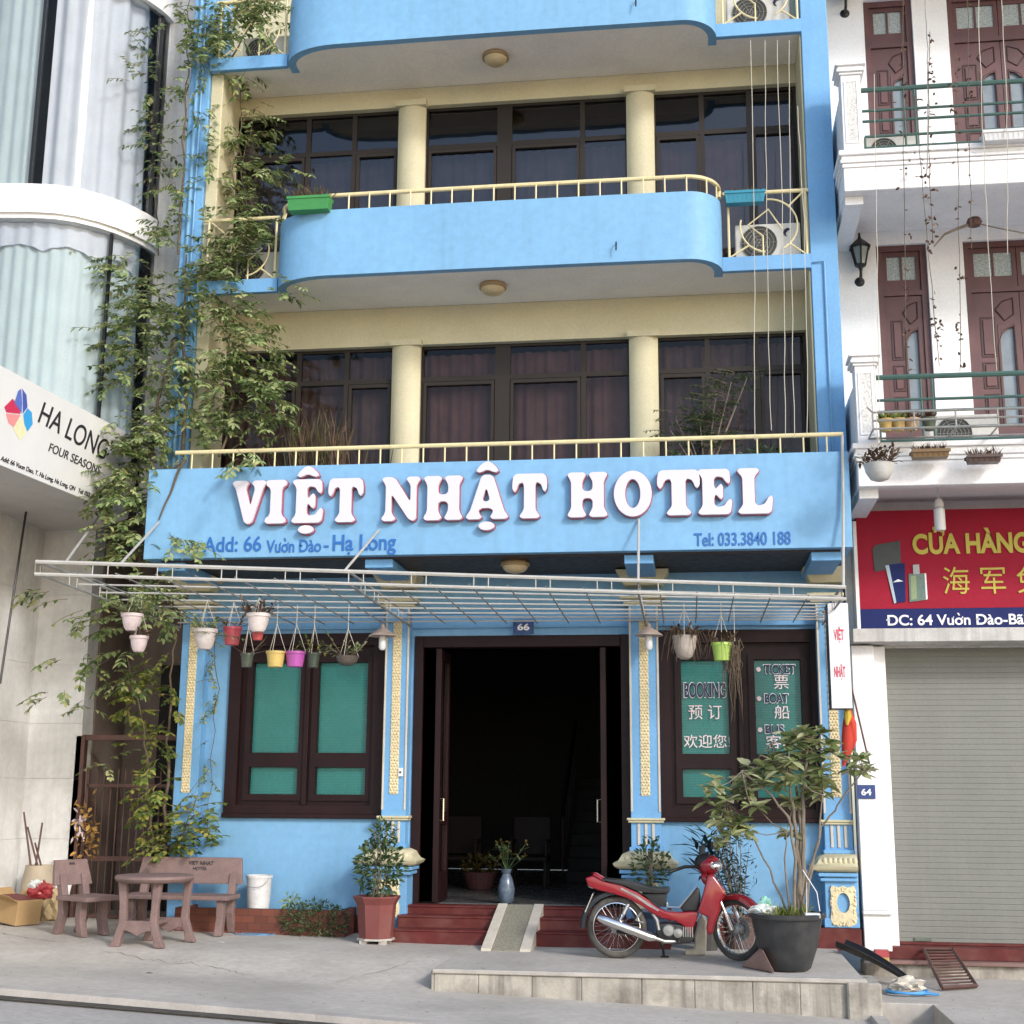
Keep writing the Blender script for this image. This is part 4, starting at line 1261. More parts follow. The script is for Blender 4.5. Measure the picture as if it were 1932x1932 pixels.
pic([(1672,1066),(1707,1062),(1709,1135),(1690,1138)], M['navy'], 3, 'printed_box')
pic([(1670,1067),(1677,1066),(1691,1137),(1687,1139)], mat('printed_silver', (.35,.45,.5), .4), 4, 'printed_box')
pic([(1684,1099),(1694,1093),(1704,1097),(1694,1098)], M['white_print'], 5, 'printed_mark')
pic([(1714,1083),(1744,1082),(1747,1132),(1716,1136)], mat('printed_bottle', (.10,.16,.13), .3), 3, 'printed_bottle')
pic([(1718,1087),(1728,1086),(1730,1130),(1719,1132)], mat('printed_bottle_side', (.22,.28,.14), .3), 4, 'printed_bottle')
pic([(1744,1082),(1747,1082),(1750,1130),(1747,1132)], M['white_print'], 4, 'printed_bottle')
pic([(1722,1066),(1734,1065),(1735,1083),(1723,1084)], mat('printed_cap', (.36,.37,.38), .4), 4, 'printed_cap')
# ------------------------------------------------------------------ steel canopy frame
can = thing('canopy_frame', 'bare grey steel canopy frame projecting over the hotel entrance, without its cover', 'canopy', (-2.5, -1.2, 3.6))
FL = Vector((-6.50, -3.40, 3.85)); FR = Vector((1.60, -1.62, 3.755)); BL = Vector((-6.25, -.22, 3.70)); BR = Vector((1.52, -.22, 3.66))
def cpt(s, t): return FL.lerp(FR, s).lerp(BL.lerp(BR, s), t)
dn = Vector((0, 0, -.125))
def truss(a, b, n, mb, r=.019, d=dn):
    mb.tube([a, b], r, 6); mb.tube([a+d, b+d], r*.85, 6)
    u_ = (b-a).normalized()
    for i in range(n+1):
        p = a.lerp(b, i/n)
        for k in (-.075, .075):
            q = p+u_*k if 0 < i < n else p
            mb.tube([q, q+d], .006, 5)
mb = MB(); truss(FL, FR, 13, mb, .021); mb.build('front_truss', M['steel_w'], can, smooth=True)
for s in (.004, .375, .735, .995):
    mb = MB(); truss(cpt(s, .01), cpt(s, 1), 5, mb, .014); mb.build('cross_truss', M['steel'], can, smooth=True)
mb = MB()
for t in (.12, .26, .40, .53, .66, .78, .89, 1.0): mb.tube([cpt(0, t)+dn*.5, cpt(1, t)+dn*.5], .010, 6)
mb.build('purlin', M['steel_w'], can, smooth=True)
mb = MB()
for i in range(1, 21):
    if i in (8, 15): continue
    mb.tube([cpt(i/21, .0)+dn*.75, cpt(i/21, 1)+dn*.75], .0075, 5)
mb.build('rafter', M['steel'], can, smooth=True)
mb = MB()
for (u, v, y, s) in ((186, 975, -.30, .035), (300, 985, -1.42, .10), (715, 1000, -1.42, .37), (1205, 980, -1.42, .735)):
    mb.tube([W(u, v, y), cpt(s, .0)], .014, 6)
mb.tube([(1.66, -1.42, 5.46), (1.63, -1.45, 4.6), cpt(.997, 0)], .017, 6)
mb.build_each('stay_rod', M['steel_w'], can, smooth=True)

# ------------------------------------------------------------------ lamps
def dome_lamp(p, label):
    t = thing('ceiling_lamp', label, 'ceiling lamp', p, 'round ceiling lamps under the hotel balconies')
    mb = MB(); mb.lathe([(.15,0),(.165,-.02),(.165,-.05),(.15,-.055)], p, 28); mb.build('lamp_rim', mat('lamp_rim', (.30,.22,.12), .5), t, smooth=True)
    mb = MB(); mb.lathe([(.145,-.052),(.135,-.085),(.10,-.115),(.05,-.13),(0,-.133)], p, 28, caps=False); mb.build('lamp_shade', mat('frosted_lamp_glass', (.50,.40,.24), .35, var=.05), t, smooth=True)
for (u, v, z, l) in ((935, 104, Z_S3, 'round ceiling lamp under the topmost balcony of the hotel'), (930, 537, Z_S2, 'round ceiling lamp under the balcony above the first floor windows'), (972, 1060, 4.2, 'round ceiling lamp on the dark slatted eave behind the sign band')):
    p = G(u, v, z+.002); dome_lamp(p, l)
def pendant(u, v, y, label):
    p = W(u, v, y)
    t = thing('pendant_lamp', label, 'lamp', p, 'pendant lamps beside the hotel door')
    mb = MB(); mb.lathe([(.02,.10),(.03,.06),(.16,-.03),(.165,-.04),(.155,-.042),(.02,.05)], p, 20); mb.build('lamp_shade', mat('dull_pink_shade', (.42,.34,.30), .5, var=.1), t, smooth=True)
    mb = MB(); mb.lathe([(.025,-.02),(.042,-.07),(.045,-.17),(.03,-.20),(0,-.21)], p+Vector((.0,0,0)), 12); mb.build('bulb', M['whitegloss'], t, smooth=True)
    mb = MB(); mb.tube([p+Vector((0,0,.09)), p+Vector((0,0,.24))], .008, 5); mb.build('cord', M['steel'], t)
pendant(722, 1194, -.42, 'white hanging lamp above the pilaster with the bell push')
pendant(1224, 1193, -.42, 'white hanging lamp above the pilaster beside the lettered window')
p = W(1772, 965, -.9)
t = thing('tube_lamp', 'white energy saving bulb hanging under the white balcony above the red sign', 'lamp', p)
mb = MB(); mb.lathe([(.03,.14),(.05,.10),(.055,.05),(.035,.04)], p, 12); mb.tube([p+Vector((0,0,.13)), p+Vector((0,0,.30))], .01, 6); mb.build('lamp_holder', M['grey_wall'], t, smooth=True)
mb = MB(); mb.lathe([(.04,.04),(.06,.02),(.06,-.20),(.05,-.215)], p, 14); mb.build('bulb', M['whitegloss'], t, smooth=True)
def lantern(u, v, y, label):
    p = W(u, v, y)
    t = thing('wall_lantern', label, 'lantern', p, 'black wall lanterns on the white townhouse')
    B_ = Vector((0, -.16, 0))
    mb = MB(); mb.lathe([(.012,.30),(.02,.24),(.03,.22),(.075,.18),(.135,.12),(.14,.10),(.02,.10)], p+B_, 6)
    mb.lathe([(.07,-.11),(.075,-.12),(.03,-.15),(.02,-.19),(.0,-.20)], p+B_, 6)
    for k in range(6):
        a = 2*math.pi*(k+.5)/6; c, s = math.cos(a), math.sin(a)
        mb.tube([p+B_+Vector((.115*c,.115*s,.11)), p+B_+Vector((.065*c,.065*s,-.11))], .010, 5)
    mb.build('lantern_body', M['metal_dark'], t)
    mb = MB(); mb.lathe([(.105,.10),(.058,-.105)], p+B_, 6); mb.build('lantern_glass', mat('lantern_glass', (.25,.28,.27), .15), t)
    mb = MB(); mb.tube([p+B_+Vector((0,0,-.17)), p+B_+Vector((0,.02,-.24)), p+Vector((0,-.05,-.28)), p+Vector((0,-.012,-.25))], .018, 8)
    mb.lathe([(.0,-.05),(.06,-.04),(.07,-.02),(.05,.0),(.0,.01)], p+Vector((0,-.012,-.27)), 12, Matrix.Rotation(math.pi/2, 3, 'X'), caps=False)
    mb.build('bracket', M['metal_dark'], t, smooth=True)
lantern(1620, 493, -.0, 'black wall lantern beside the lower carved door')
lantern(1592, -10, -.0, 'black wall lantern at the top edge, beside the upper carved door')

# ------------------------------------------------------------------ number plates and vertical light box
def plate(u0, u1, v0, v1, y, txt, label, tilt=0):
    a = W(u0, v1, y); b = W(u1, v0, y)
    t = thing('number_plate', label, 'number plate', ((a.x+b.x)/2, y, a.z))
    mb = MB(); mb.box(a.x, b.x, y, y+.012, a.z, b.z); mb.build('plate', mat('blue_enamel', (.02,.05,.19), .25, var=.04), t, bevel=.003)
    cx = (u0+u1)/2; w = (u1-u0)*.29; h = (v1-v0)
    text_px('number', txt, cx-w, cx+w, v0+h*.27, v1-h*.25, y-.003, M['white_print'], t, offset=.03, thick=.001)
plate(968, 1007, 1169, 1196, -.10, '66', 'blue number plate 66 over the hotel door')
plate(1618, 1651, 1481, 1507, -.355, '64', 'blue number plate 64 on the white pilaster')
lb = thing('light_box', 'narrow white vertical sign with red letters hanging below the canopy end', 'sign', (1.38, -.95, 3.0))
a = W(1569, 1337, -1.1); b = W(1600, 1137, -1.1)
mb = MB(); mb.box(a.x, b.x, -1.1, -.82, a.z, b.z); mb.build('box_body', mat('grey_blue_sign_side', (.06,.075,.12), .5), lb, bevel=.004)
mb = MB(); mb.box(a.x+.004, b.x-.004, -1.106, -1.101, a.z+.004, b.z-.004); mb.build('face', M['whitegloss'], lb)
text_px('sign_lettering', 'VIÊT', 1573, 1592, 1182, 1213, -1.109, mat('red_print', (.60,.05,.10), .5, var=.02), lb, offset=.02, thick=.001, marks=((2,'dot'),))
text_px('sign_lettering', 'NHÂT', 1574, 1595, 1252, 1283, -1.109, bpy.data.materials['red_print'], lb, offset=.02, thick=.001, marks=((2,'dot'),))
fl = thing('furled_flag', 'furled red and yellow flag below the narrow white vertical sign', 'flag', (1.6, -.75, 2.0))
mb = MB(); q0, q1 = W(1604, 1285, -.95), W(1640, 1440, -.95); mb.tube([q0, q1], .011, 6); mb.build('pole', M['rust'], fl)
mb = MB(); pts = [W(u, v, -.80) for u, v in ((1600,1338),(1603,1365),(1602,1395),(1597,1422),(1591,1446))]
mb.tube(pts, [.03,.075,.085,.05,.012], 10); mb.build('red_cloth', mat('red_cloth', (.50,.045,.025), .8, var=.2), fl, smooth=True)
mb = MB(); pts = [W(u, v, -.88) for u, v in ((1598,1336),(1600,1352),(1598,1368))]
mb.tube(pts, [.03,.045,.012], 8); mb.build('yellow_cloth', mat('yellow_cloth', (.55,.38,.05), .8, var=.2), fl, smooth=True)

# ------------------------------------------------------------------ air conditioner units
def ac(x0, x1, y0, z0, h, label, logo=False, dp=.30):
    t = thing('air_conditioner', label, 'air conditioner', ((x0+x1)/2, y0+.15, z0), 'air conditioner units on the balconies')
    w = x1-x0
    mb = MB(); mb.box(x0, x1, y0, y0+dp, z0+.03, z0+h); mb.box(x0+.06, x0+.12, y0, y0+dp, z0, z0+.03); mb.box(x1-.12, x1-.06, y0, y0+dp, z0, z0+.03)
    mb.build('casing', M['ac'], t, bevel=.015, seg=2)
    cx = x0+w*.36; cz = z0+h*.52; r = min(h*.42, w*.30)
    mb = MB(); mb.lathe([(r,-.001),(r,.004),(0,.005)], (cx, y0-.001, cz), 28, Matrix.Rotation(math.pi/2, 3, 'X')); mb.build('fan_opening', mat('dark_fan', (.045,.045,.04), .7), t)
    mb = MB()
    for k in range(1, 6): mb.tube([(cx+r*k/5*math.cos(a*.2618), y0-.012, cz+r*k/5*math.sin(a*.2618)) for a in range(24)], .004, 4, closed=True)
    for k in range(6): mb.tube([(cx, y0-.013, cz), (cx+r*math.cos(k*1.047), y0-.013, cz+r*math.sin(k*1.047))], .004, 4)
    mb.build('fan_grille', mat('grey_grille', (.25,.25,.23), .6), t)
    if logo:
        lx, lz = x0+w*.83, z0+h*.74
        mb = MB(); mb.tube([(lx+.055*math.cos(a), y0-.004, lz+.05*math.sin(a)) for a in (1.2,1.8,2.4,3.0,3.6,4.2)], [.004,.016,.022,.018,.010,.003], 6)
        mb.build('mark', M['navy_print'], t)
    return t
z = 7.735
ac(.60, 1.36, -.80, z, .50, 'grey air conditioner with dark swirl mark behind the grille under the blue flower box', True)
ac(.58, 1.34, -.80, 10.755, .50, 'grey air conditioner behind the uppermost balcony grille above the hanging strings', True)
ac(-5.55, -4.98, -.78, z, .46, 'grey air conditioner half hidden by the bushy dark creeper')
ac(-5.60, -4.98, -.80, 10.755, .40, 'grey air conditioner in the uppermost balcony corner among spilling plants')
p = W(1630, 275, -1.1); ac(p.x, p.x+.62, -1.1, 8.752, .36, 'grey air conditioner behind the green rail of the upper white balcony', dp=.25)
p = W(1752, 800, -.9); ac(p.x, p.x+.75, -.9, 5.335, .46, 'white air conditioner behind the green rail of the lower white balcony', dp=.28)

# ------------------------------------------------------------------ planter boxes with tufts
def grass_tuft(mb, x0, x1, y0, y1, z, n, h, spread=.5):
    for i in range(n):
        p = Vector((random.uniform(x0, x1), random.uniform(y0, y1), z))
        d = Vector((random.gauss(0, spread), random.gauss(-.1, spread), 1))
        mb.leaf(p, d, Vector((random.gauss(0,1), random.gauss(0,1), .2)), h*random.uniform(.5, 1.1), .012, .1, .3)
def planter(u0, u1, v0, v1, y, dp, col, label, leaves, h=.14, n=140, group='flower boxes on the balcony rails', cat='planter'):
    a = W(u0, v1, y); b = W(u1, v0, y)
    t = thing('planter_box', label, cat, ((a.x+b.x)/2, y+dp/2, a.z), group)
    mb = MB(); e = .015
    mb.add([(a.x+e,y+e,a.z),(b.x-e,y+e,a.z),(b.x-e,y+dp-e,a.z),(a.x+e,y+dp-e,a.z),(a.x,y,b.z),(b.x,y,b.z),(b.x,y+dp,b.z),(a.x,y+dp,b.z)],
           [(0,3,2,1),(0,1,5,4),(1,2,6,5),(2,3,7,6),(3,0,4,7)])
    mb.box(a.x-.008, b.x+.008, y-.008, y+.012, b.z-.03, b.z+.003); mb.box(a.x-.008, b.x+.008, y+dp-.012, y+dp+.008, b.z-.03, b.z+.003)
    k = int((b.x-a.x)/.05)
    for i in range(1, k): 
        xx = a.x+(b.x-a.x)*i/k; mb.add([(xx-.006,y-.002,b.z-.035),(xx+.006,y-.002,b.z-.035),(xx+.006,y+e-.004,a.z+.01),(xx-.006,y+e-.004,a.z+.01)], [(0,3,2,1)])
    mb.build('box', mat('box_'+label.split()[0], col, .45, var=.08), t)
    mb = MB(); mb.box(a.x+.01, b.x-.01, y+.015, y+dp-.015, b.z-.06, b.z-.02); mb.build('soil', M['grass_soil'], t)
    mb = MB(); grass_tuft(mb, a.x+.02, b.x-.02, y+.02, y+dp-.02, b.z-.03, n, h); mb.build('plants', leaves, t)
planter(541, 621, 367, 396, -1.53, .17, (.045,.24,.06), 'green flower box with dry grass on the curved balcony rail', M['grass_dry'], h=.2)
planter(1368, 1443, 357, 382, -1.12, .14, (.02,.22,.32), 'blue flower box with dry grass on the balcony grille', M['grass_dry'], h=.10)
planter(1857, 1960, 240, 264, -1.68, .17, (.60,.60,.60), 'white flower box on the upper green rail', M['grass_dry'], h=.05, n=30)
planter(1722, 1792, 846, 862, -1.80, .16, (.15,.085,.03), 'brown trough of green plants on the lower white cornice', M['leaf_brown'], h=.12, n=110)
planter(1827, 1890, 856, 871, -1.80, .16, (.06,.03,.025), 'dark trough of withered plants on the lower white cornice', M['leaf_brown'], h=.13, n=110)
mb = MB()
for z, y in ((5.37, -1.56), (5.37, -1.95), (5.55, -1.95), (5.46, -1.95)): mb.tube([(1.92, y, z), (6, y, z)], .012, 6)
x = 1.92
while x < 6: mb.tube([(x, -1.56, 5.37), (x, -1.95, 5.37), (x, -1.95, 5.55)], .010, 6); mb.tube([(x, -1.56, 5.72), (x, -1.95, 5.55)], .010, 6) if x < 2 or x > 5.5 else None; x += .42
tag(mb.build('wire_rack', M['steel']), 'grey wire rack for pots on the edge of the lower white balcony', 'rack')
for i, (u, w, c, l) in enumerate(((1673, .16, (.50,.34,.10), 'small yellow pot nearest the corner post on the wire rack'), (1697, .16, (.48,.33,.12), 'small yellow pot second on the wire rack'), (1722, .15, (.45,.30,.16), 'small ochre pot with brown leaves on the wire rack'), (1755, .14, (.08,.10,.06), 'small dark pot on the wire rack'))):
    p = W(u, 832, -1.78); p.z = 5.385
    t = thing('small_pot', l, 'pot', p, 'small pots on the wire rack')
    mb = MB(); mb.lathe([(.05,0),(.075,.11),(.085,.112),(.085,.13),(.07,.13),(.06,.10)], p, 14); mb.build('pot', mat('rack_pot', c, .6), t, smooth=True)
    mb = MB()
    for k in range(26): mb.leaf(p+Vector((0,0,.10)), Vector((random.gauss(0,.7), random.gauss(0,.7), 1)), Vector((random.gauss(0,1),random.gauss(0,1),.1)), .13, .035)
    mb.build('leaves', M['leaf_brown'] if i > 1 else M['leaf_yel'], t)

# ------------------------------------------------------------------ hanging pots
def hang_pot(u, v, y, wpx, hpx, col, label, plant=None, ztop=None, n=24, ln=.16, shape='bowl', droop=False, holes=False):
    """u, v: middle of the pot in the photo; wpx, hpx its size"""
    p = W(u, v, y); s = (p-CAM).dot(FWD)/FPX; r = wpx*s/2; h = hpx*s
    p.z -= h/2
    t = thing('hanging_pot', label, 'hanging pot', p, 'pots hanging from the canopy frame')
    prof = {'bowl': [(r*.50,0),(r*.68,h*.15),(r*.84,h*.45),(r*.93,h*.80),(r*1.04,h*.82),(r*1.05,h),(r*.93,h),(r*.80,h*.5)],
            'cup': [(r*.66,0),(r*.72,h*.02),(r*.92,h*.84),(r*1.0,h*.85),(r*1.0,h),(r*.90,h),(r*.78,h*.4)],
            'bowl2': [(r*.3,0),(r*.6,h*.12),(r*.85,h*.5),(r*.95,h*.9),(r*1.0,h),(r*.93,h),(r*.75,h*.4)]}[shape]
    mb = MB(); mb.lathe(prof, p, 22); mb.lathe([(r*.85,h*.86),(0,h*.88)], p, 16, caps=False)
    mb.build('pot', mat('pot_'+label.split()[0], col, .42, var=.07, grime=.25, grimecol=(.25,.18,.12), gscale=7, bump=.0 if not holes else 1.0, bscale=22), t, smooth=True)
    zt = ztop if ztop is not None else 3.62
    mb = MB(); hk = Vector((p.x, p.y, zt))
    for k in range(3):
        a = k*2.094+.5; mb.tube([p+Vector((r*math.cos(a), r*math.sin(a), h*.95)), Vector((p.x, p.y, min(zt, p.z+h+.30)))], .0035, 4)
    mb.tube([Vector((p.x, p.y, min(zt, p.z+h+.30))), hk], .004, 4)
    mb.build('hanger', M['string'], t)
    if plant:
        mb = MB(); mm = MB()
        for k in range(n):
            a = random.uniform(0, 6.28); q = p+Vector((r*.5*math.cos(a), r*.5*math.sin(a), h*.95))
            d = Vector((math.cos(a)*.8, math.sin(a)*.8, random.uniform(.2, 1.2)))
            e = q+d.normalized()*ln*random.uniform(.4, 1)
            if droop: e2 = e+Vector((math.cos(a)*.05, math.sin(a)*.05, -random.uniform(.1, ln*2.2))); mm.tube([q, e, e2], [.004,.003,.0015], 4)
            else: e2 = e; mm.tube([q, e], [.004,.002], 4)
            for j in range(3): mb.leaf(q.lerp(e, .4+.3*j), d+Vector((random.gauss(0,.6),random.gauss(0,.6),random.gauss(0,.4))), Vector((0,0,1)), random.uniform(.04,.09), .03)
        mm.build('stems', M['stem'], t)
        if plant != 'bare': mb.build('leaves', plant, t)
    return t
hang_pot(249, 1174, -2.35, 40, 32, (.62,.52,.53), 'white bowl pot full of green sprays, upper of two white pots one above the other', M['leaf'], n=40, ln=.25)
hang_pot(262, 1215, -2.25, 34, 30, (.60,.50,.50), 'plain white bowl pot, lower of two white pots one above the other', M['leaf_brown'], n=10)
hang_pot(387, 1206, -2.2, 44, 38, (.55,.50,.48), 'speckled white pot hanging next to the pink-red pot', M['leaf'], n=22, holes=True)
hang_pot(438, 1200, -2.0, 36, 34, (.52,.075,.10), 'pink-red pot hanging between two white pots', M['leaf_brown'], n=8, shape='cup')
hang_pot(487, 1175, -2.3, 44, 34, (.70,.62,.60), 'large white bowl pot hanging over a small red pot', M['leaf_brown'], n=34, ln=.2)
hang_pot(486, 1199, -2.2, 24, 18, (.42,.06,.06), 'small dull red pot hanging below the large white bowl', None, shape='cup')
hang_pot(520, 1244, -1.8, 38, 30, (.58,.43,.13), 'mustard yellow pot hanging beside the magenta pot', None, shape='cup')
hang_pot(557, 1244, -1.75, 40, 29, (.42,.08,.36), 'magenta pot hanging beside the mustard yellow pot', None, shape='cup')
hang_pot(466, 1246, -1.6, 26, 26, (.05,.08,.06), 'dark green pot with a bare stem hanging by the window edge', 'bare', n=6, ln=.35, shape='cup')
hang_pot(591, 1246, -1.7, 26, 28, (.04,.06,.04), 'dark green pot with stick-like stems next to the magenta pot', M['leaf_yel'], n=12, ln=.3, shape='cup')
hang_pot(655, 1247, -1.7, 44, 18, (.09,.075,.065), 'dark twiggy orchid basket hanging in front of the window', M['leaf_pale'], n=18, ln=.32, shape='bowl2')
hang_pot(1292, 1222, -1.5, 48, 44, (.40,.35,.31), 'pale openwork basket of dry roots hanging beside the lime green pot', M['leaf_brown'], n=46, ln=.16, shape='bowl2', droop=True, holes=True)
hang_pot(1362, 1230, -1.5, 40, 34, (.36,.55,.10), 'lime green pot with trailing dry roots hanging in front of the lettered window', M['leaf_brown'], n=26, ln=.14, shape='cup', droop=True)
t = hang_pot(1659, 892, -2.05, 58, 32, (.50,.50,.48), 'grey bowl of dark leaves hanging in front of the white balcony', M['leaf_brown'], ztop=6.2, n=60, ln=.2, shape='bowl2')
t['group'] = 'pots on the white townhouse'
# dry roots trailing from the lime pot
rt = thing('root_bundle', 'bundle of dry brown roots hanging close to the lime green pot', 'roots', W(1392, 1250, -1.5))
mb = MB()
for k in range(34):
    q = W(1383+random.gauss(0,9), 1212+random.uniform(-8,20), -1.5+random.gauss(0,.05)); pts = [q]
    L_ = random.choice([.25,.35,.5,.75])
    for j in range(6): pts.append(pts[-1]+Vector((random.gauss(0,.018), random.gauss(0,.012), -L_/6)))
    mb.tube(pts, [.005,.005,.004,.004,.003,.002,.001], 4)
mb.build('roots', M['stem'], rt)
mb = MB(); mb.tube([W(1386, 1210, -1.5), Vector((W(1386,1210,-1.5).x, -1.5, 3.6))], .004, 4); mb.build('hanger', M['string'], rt)

# ------------------------------------------------------------------ strings hanging down the fronts
def string(u0, v0, u1, v1, y, label, dry=0, r=.0042, m_=None, group='strings hanging in front of the balconies'):
    a, b = W(u0, v0, y), W(u1, v1, y)
    n = 14; pts = []
    sx = random.uniform(-.03, .03)
    for i in range(n+1):
        k = i/n; pts.append(a.lerp(b, k)+Vector((sx*math.sin(k*math.pi)+random.gauss(0,.004), random.gauss(0,.004), 0)))
    mb = MB(); mb.tube(pts, r, 5)
    if not dry:
        return tag(mb.build('string', m_ or M['string']), label, 'string', group)
    t = thing('dry_vine', label, 'dry vine', b, 'dry vines on strings at the white townhouse')
    mb.build('string', m_ or M['stem'], t)
    mb = MB()
    for k in range(dry):
        i = random.random(); q = a.lerp(b, i)+Vector((random.gauss(0,.03), random.gauss(0,.03), 0))
        for j in range(random.choice([1,1,2,3])):
            mb.leaf(q, Vector((random.gauss(0,1), random.gauss(0,1), random.gauss(-.3,.6))), Vector((random.gauss(0,1),random.gauss(0,1),1)), random.uniform(.03,.06), .03)
    mb.build('dry_leaves', M['leaf_brown'], t)
for i, (a, b, c, d, w) in enumerate(((1416,76,1424,830,'leftmost'), (1443,76,1455,812,'second from left'), (1466,76,1482,822,'third from left'), (1489,76,1500,826,'second from right'), (1505,200,1524,820,'rightmost'))):
    string(a, b, c, d, -1.5, 'pale string hanging down in front of the hotel balconies')
for i, (a, b, c, d, n, w) in enumerate(((1650,140,1660,850,0,'pale string running past the white corner post'), (1704,0,1712,700,40,'thin dry vine crossing the narrow carved doors'),
      (1727,180,1772,690,46,'thick dry vine between narrow door and bare wall'), (1745,0,1748,330,0,'grey cable beside the narrow upper door'), (1754,60,1760,460,40,'dry vine with scattered leaves on the bare white wall'),
      (1803,100,1812,700,34,'dry vine along the jamb of the double carved doors'), (1826,0,1833,470,20,'dry vine ending at the bare branch below the balcony'), (1847,0,1880,700,0,'long pale string crossing both double carved doors'),
      (1890,0,1900,480,0,'short pale string ending beside the bare branch'))):
    string(a, b, c, d, -1.72, w, n, r=.006 if 'cable' in w else .0042, m_=M['steel'] if 'cable' in w else None)
br = thing('bare_branch', 'bare grey branch with a dark nest knot under the upper white balcony', 'branch', W(1838, 420, -.8))
mb = MB(); mb.tube([W(1762,465,-.8), W(1782,442,-.8), W(1810,430,-.8), W(1838,420,-.8)], [.008,.014,.018,.02], 6); mb.tube([W(1838,420,-.8), W(1880,430,-.8), W(1932,440,-.8)], .008, 5)
mb.build('twig', M['bark'], br, smooth=True)
mb = MB(); mb.lathe([(0,-.06),(.07,-.04),(.09,0),(.07,.05),(0,.07)], W(1838, 420, -.8), 9, caps=False); mb.build('knot', M['rust'], br)
# ------------------------------------------------------------------ terrazzo table, chair and bench
M['terrazzo'] = mat('pinkish_terrazzo', (.19,.125,.115), .7, var=.14, vscale=9, fine=.3, bump=.25, bscale=80, grime=.35, grimecol=(.14,.10,.09), gscale=4)
def gz(x, y): return ground_z(x, y) if not (px0 < x < px1 and py0 < y < 0) else 0
tc = Vector((-5.69, -1.84, 0)); tz = gz(tc.x, tc.y)
t = thing('round_table', 'round pinkish terrazzo table in front of the bench', 'table', (tc.x, tc.y, tz))
mb = MB(); mb.lathe([(.0,.63),(.36,.63),(.395,.645),(.41,.67),(.405,.695),(.39,.70),(0,.703)], (tc.x, tc.y, tz), 40, caps=False); mb.build('tabletop', M['terrazzo'], t, smooth=True)
def sleg(cx, y, z0, top, foot, x_top, x_foot, w=.042, d=.07):
    # curved cast leg: column that kicks out into a foot
    pts = [(x_top, top), (x_top*1-(x_foot-x_top)*.3, z0+.42), (x_top-(x_foot-x_top)*.45, z0+.24), (x_top+(x_foot-x_top)*.45, z0+.09), (x_foot, z0+.0)]
    mb = MB(); vs = []; ws = [w*1.15, w*.85, w, w*1.0, w*1.35]
    for (x, z), ww in zip(pts, ws): vs += [(x-ww, y-d/2, z), (x+ww, y-d/2, z), (x+ww, y+d/2, z), (x-ww, y+d/2, z)]
    fs = [(0,1,2,3)]
    for i in range(len(pts)-1):
        for k in range(4): fs.append((i*4+k, i*4+4+k, i*4+4+(k+1) % 4, i*4+(k+1) % 4))
    fs.append((len(vs)-1, len(vs)-2, len(vs)-3, len(vs)-4))
    mb.add(vs, fs); return mb
for y in (-2.05, -1.60):
    ox = -.06 if y < -1.8 else .10
    for s in (-1, 1):
        sleg(tc.x, y, gz(tc.x, y), tz+.64, 0, tc.x+ox+s*.19, tc.x+ox+s*.245).build('leg', M['terrazzo'], t, bevel=.015, seg=2)
    mb = MB(); n = 10
    arc = [(tc.x+ox+  .19*math.cos(math.pi*(1-i/n)), tz+.10+.055*abs(math.sin(math.pi*i/n*2))) for i in range(n+1)]
    top = [(tc.x+ox+.17, tz+.25), (tc.x+ox-.17, tz+.25)]
    mb.prism(arc+top, y-.03, y+.03); mb.build('stretcher', M['terrazzo'], t, bevel=.008)
mb = MB(); mb.box(tc.x-.10, tc.x+.10, -2.01, -1.64, tz+.20, tz+.245); mb.build('shelf_bar', M['terrazzo'], t, bevel=.008)

def seat_set(c, L_, ang, name, label, cat, words, backh=.80, sh=.43, depth=.40):
    t = thing(name, label, cat, (c.x, c.y, c.z))
    t.rotation_euler = (0, 0, ang)
    R_ = Matrix.Rotation(ang, 4, 'Z'); T = Matrix.Translation(c) @ R_
    def put(mb, nm, bevel=.012):
        mb.v = [tuple(T @ Vector(v)) for v in mb.v]
        return mb.build(nm, M['terrazzo'], t, bevel=bevel, seg=2)
    h = L_/2   # local: +x along the seat, -y towards the sitter's front
    mb = MB(); mb.box(-h, h, -depth, .02, sh-.05, sh); put(mb, 'seat')
    mb = MB(); tp = .04
    mb.add([(-h+.0,.05,sh+.10),(h-.0,.05,sh+.10),(h-tp,.12,backh),(-h+tp,.12,backh),(-h,.10,sh+.10),(h,.10,sh+.10),(h-tp,.17,backh),(-h+tp,.17,backh)],
           [(0,1,2,3),(7,6,5,4),(0,4,5,1),(1,5,6,2),(2,6,7,3),(3,7,4,0)])
    bk = put(mb, 'backrest')
    for s in (-1, 1):
        x = s*(h-.11)
        mb = MB(); w = .042
        P_ = [(-.30, sh-.05), (-.29, .18), (-.345, 0)]
        def post(P_, w2):
            vs = []
            for y, z in P_: vs += [(x-w, y-w2, z), (x+w, y-w2, z), (x+w, y+w2, z), (x-w, y+w2, z)]
            fs = [(0,1,2,3)] 
            for i in range(len(P_)-1):
                for k in range(4): fs.append((i*4+k, i*4+4+k, i*4+4+(k+1) % 4, i*4+(k+1) % 4))
            fs.append((len(vs)-1, len(vs)-2, len(vs)-3, len(vs)-4)); return vs, fs
        mb.add(*post(P_, .05)); put(mb, 'leg')
        mb = MB(); mb.add(*post([(.10, sh+.22), (.03, sh-.03), (.02, .22), (.10, 0)], .045)); put(mb, 'leg')
    for body, x0, z0, w_, h_ in words:
        o = T @ Vector((x0, .05+(z0-sh-.10)/(backh-sh-.10)*.07-.006, z0))
        text('painted_words', body, o, R_ @ Vector((1,0,0)), R_ @ Vector((0,.20,1)), w_, h_, M['black_print'], bk, offset=.01, thick=.001)
    return t
b0 = Vector((W(347, 1770, -.62).x, -.62, gz(-5.6, -.62)))
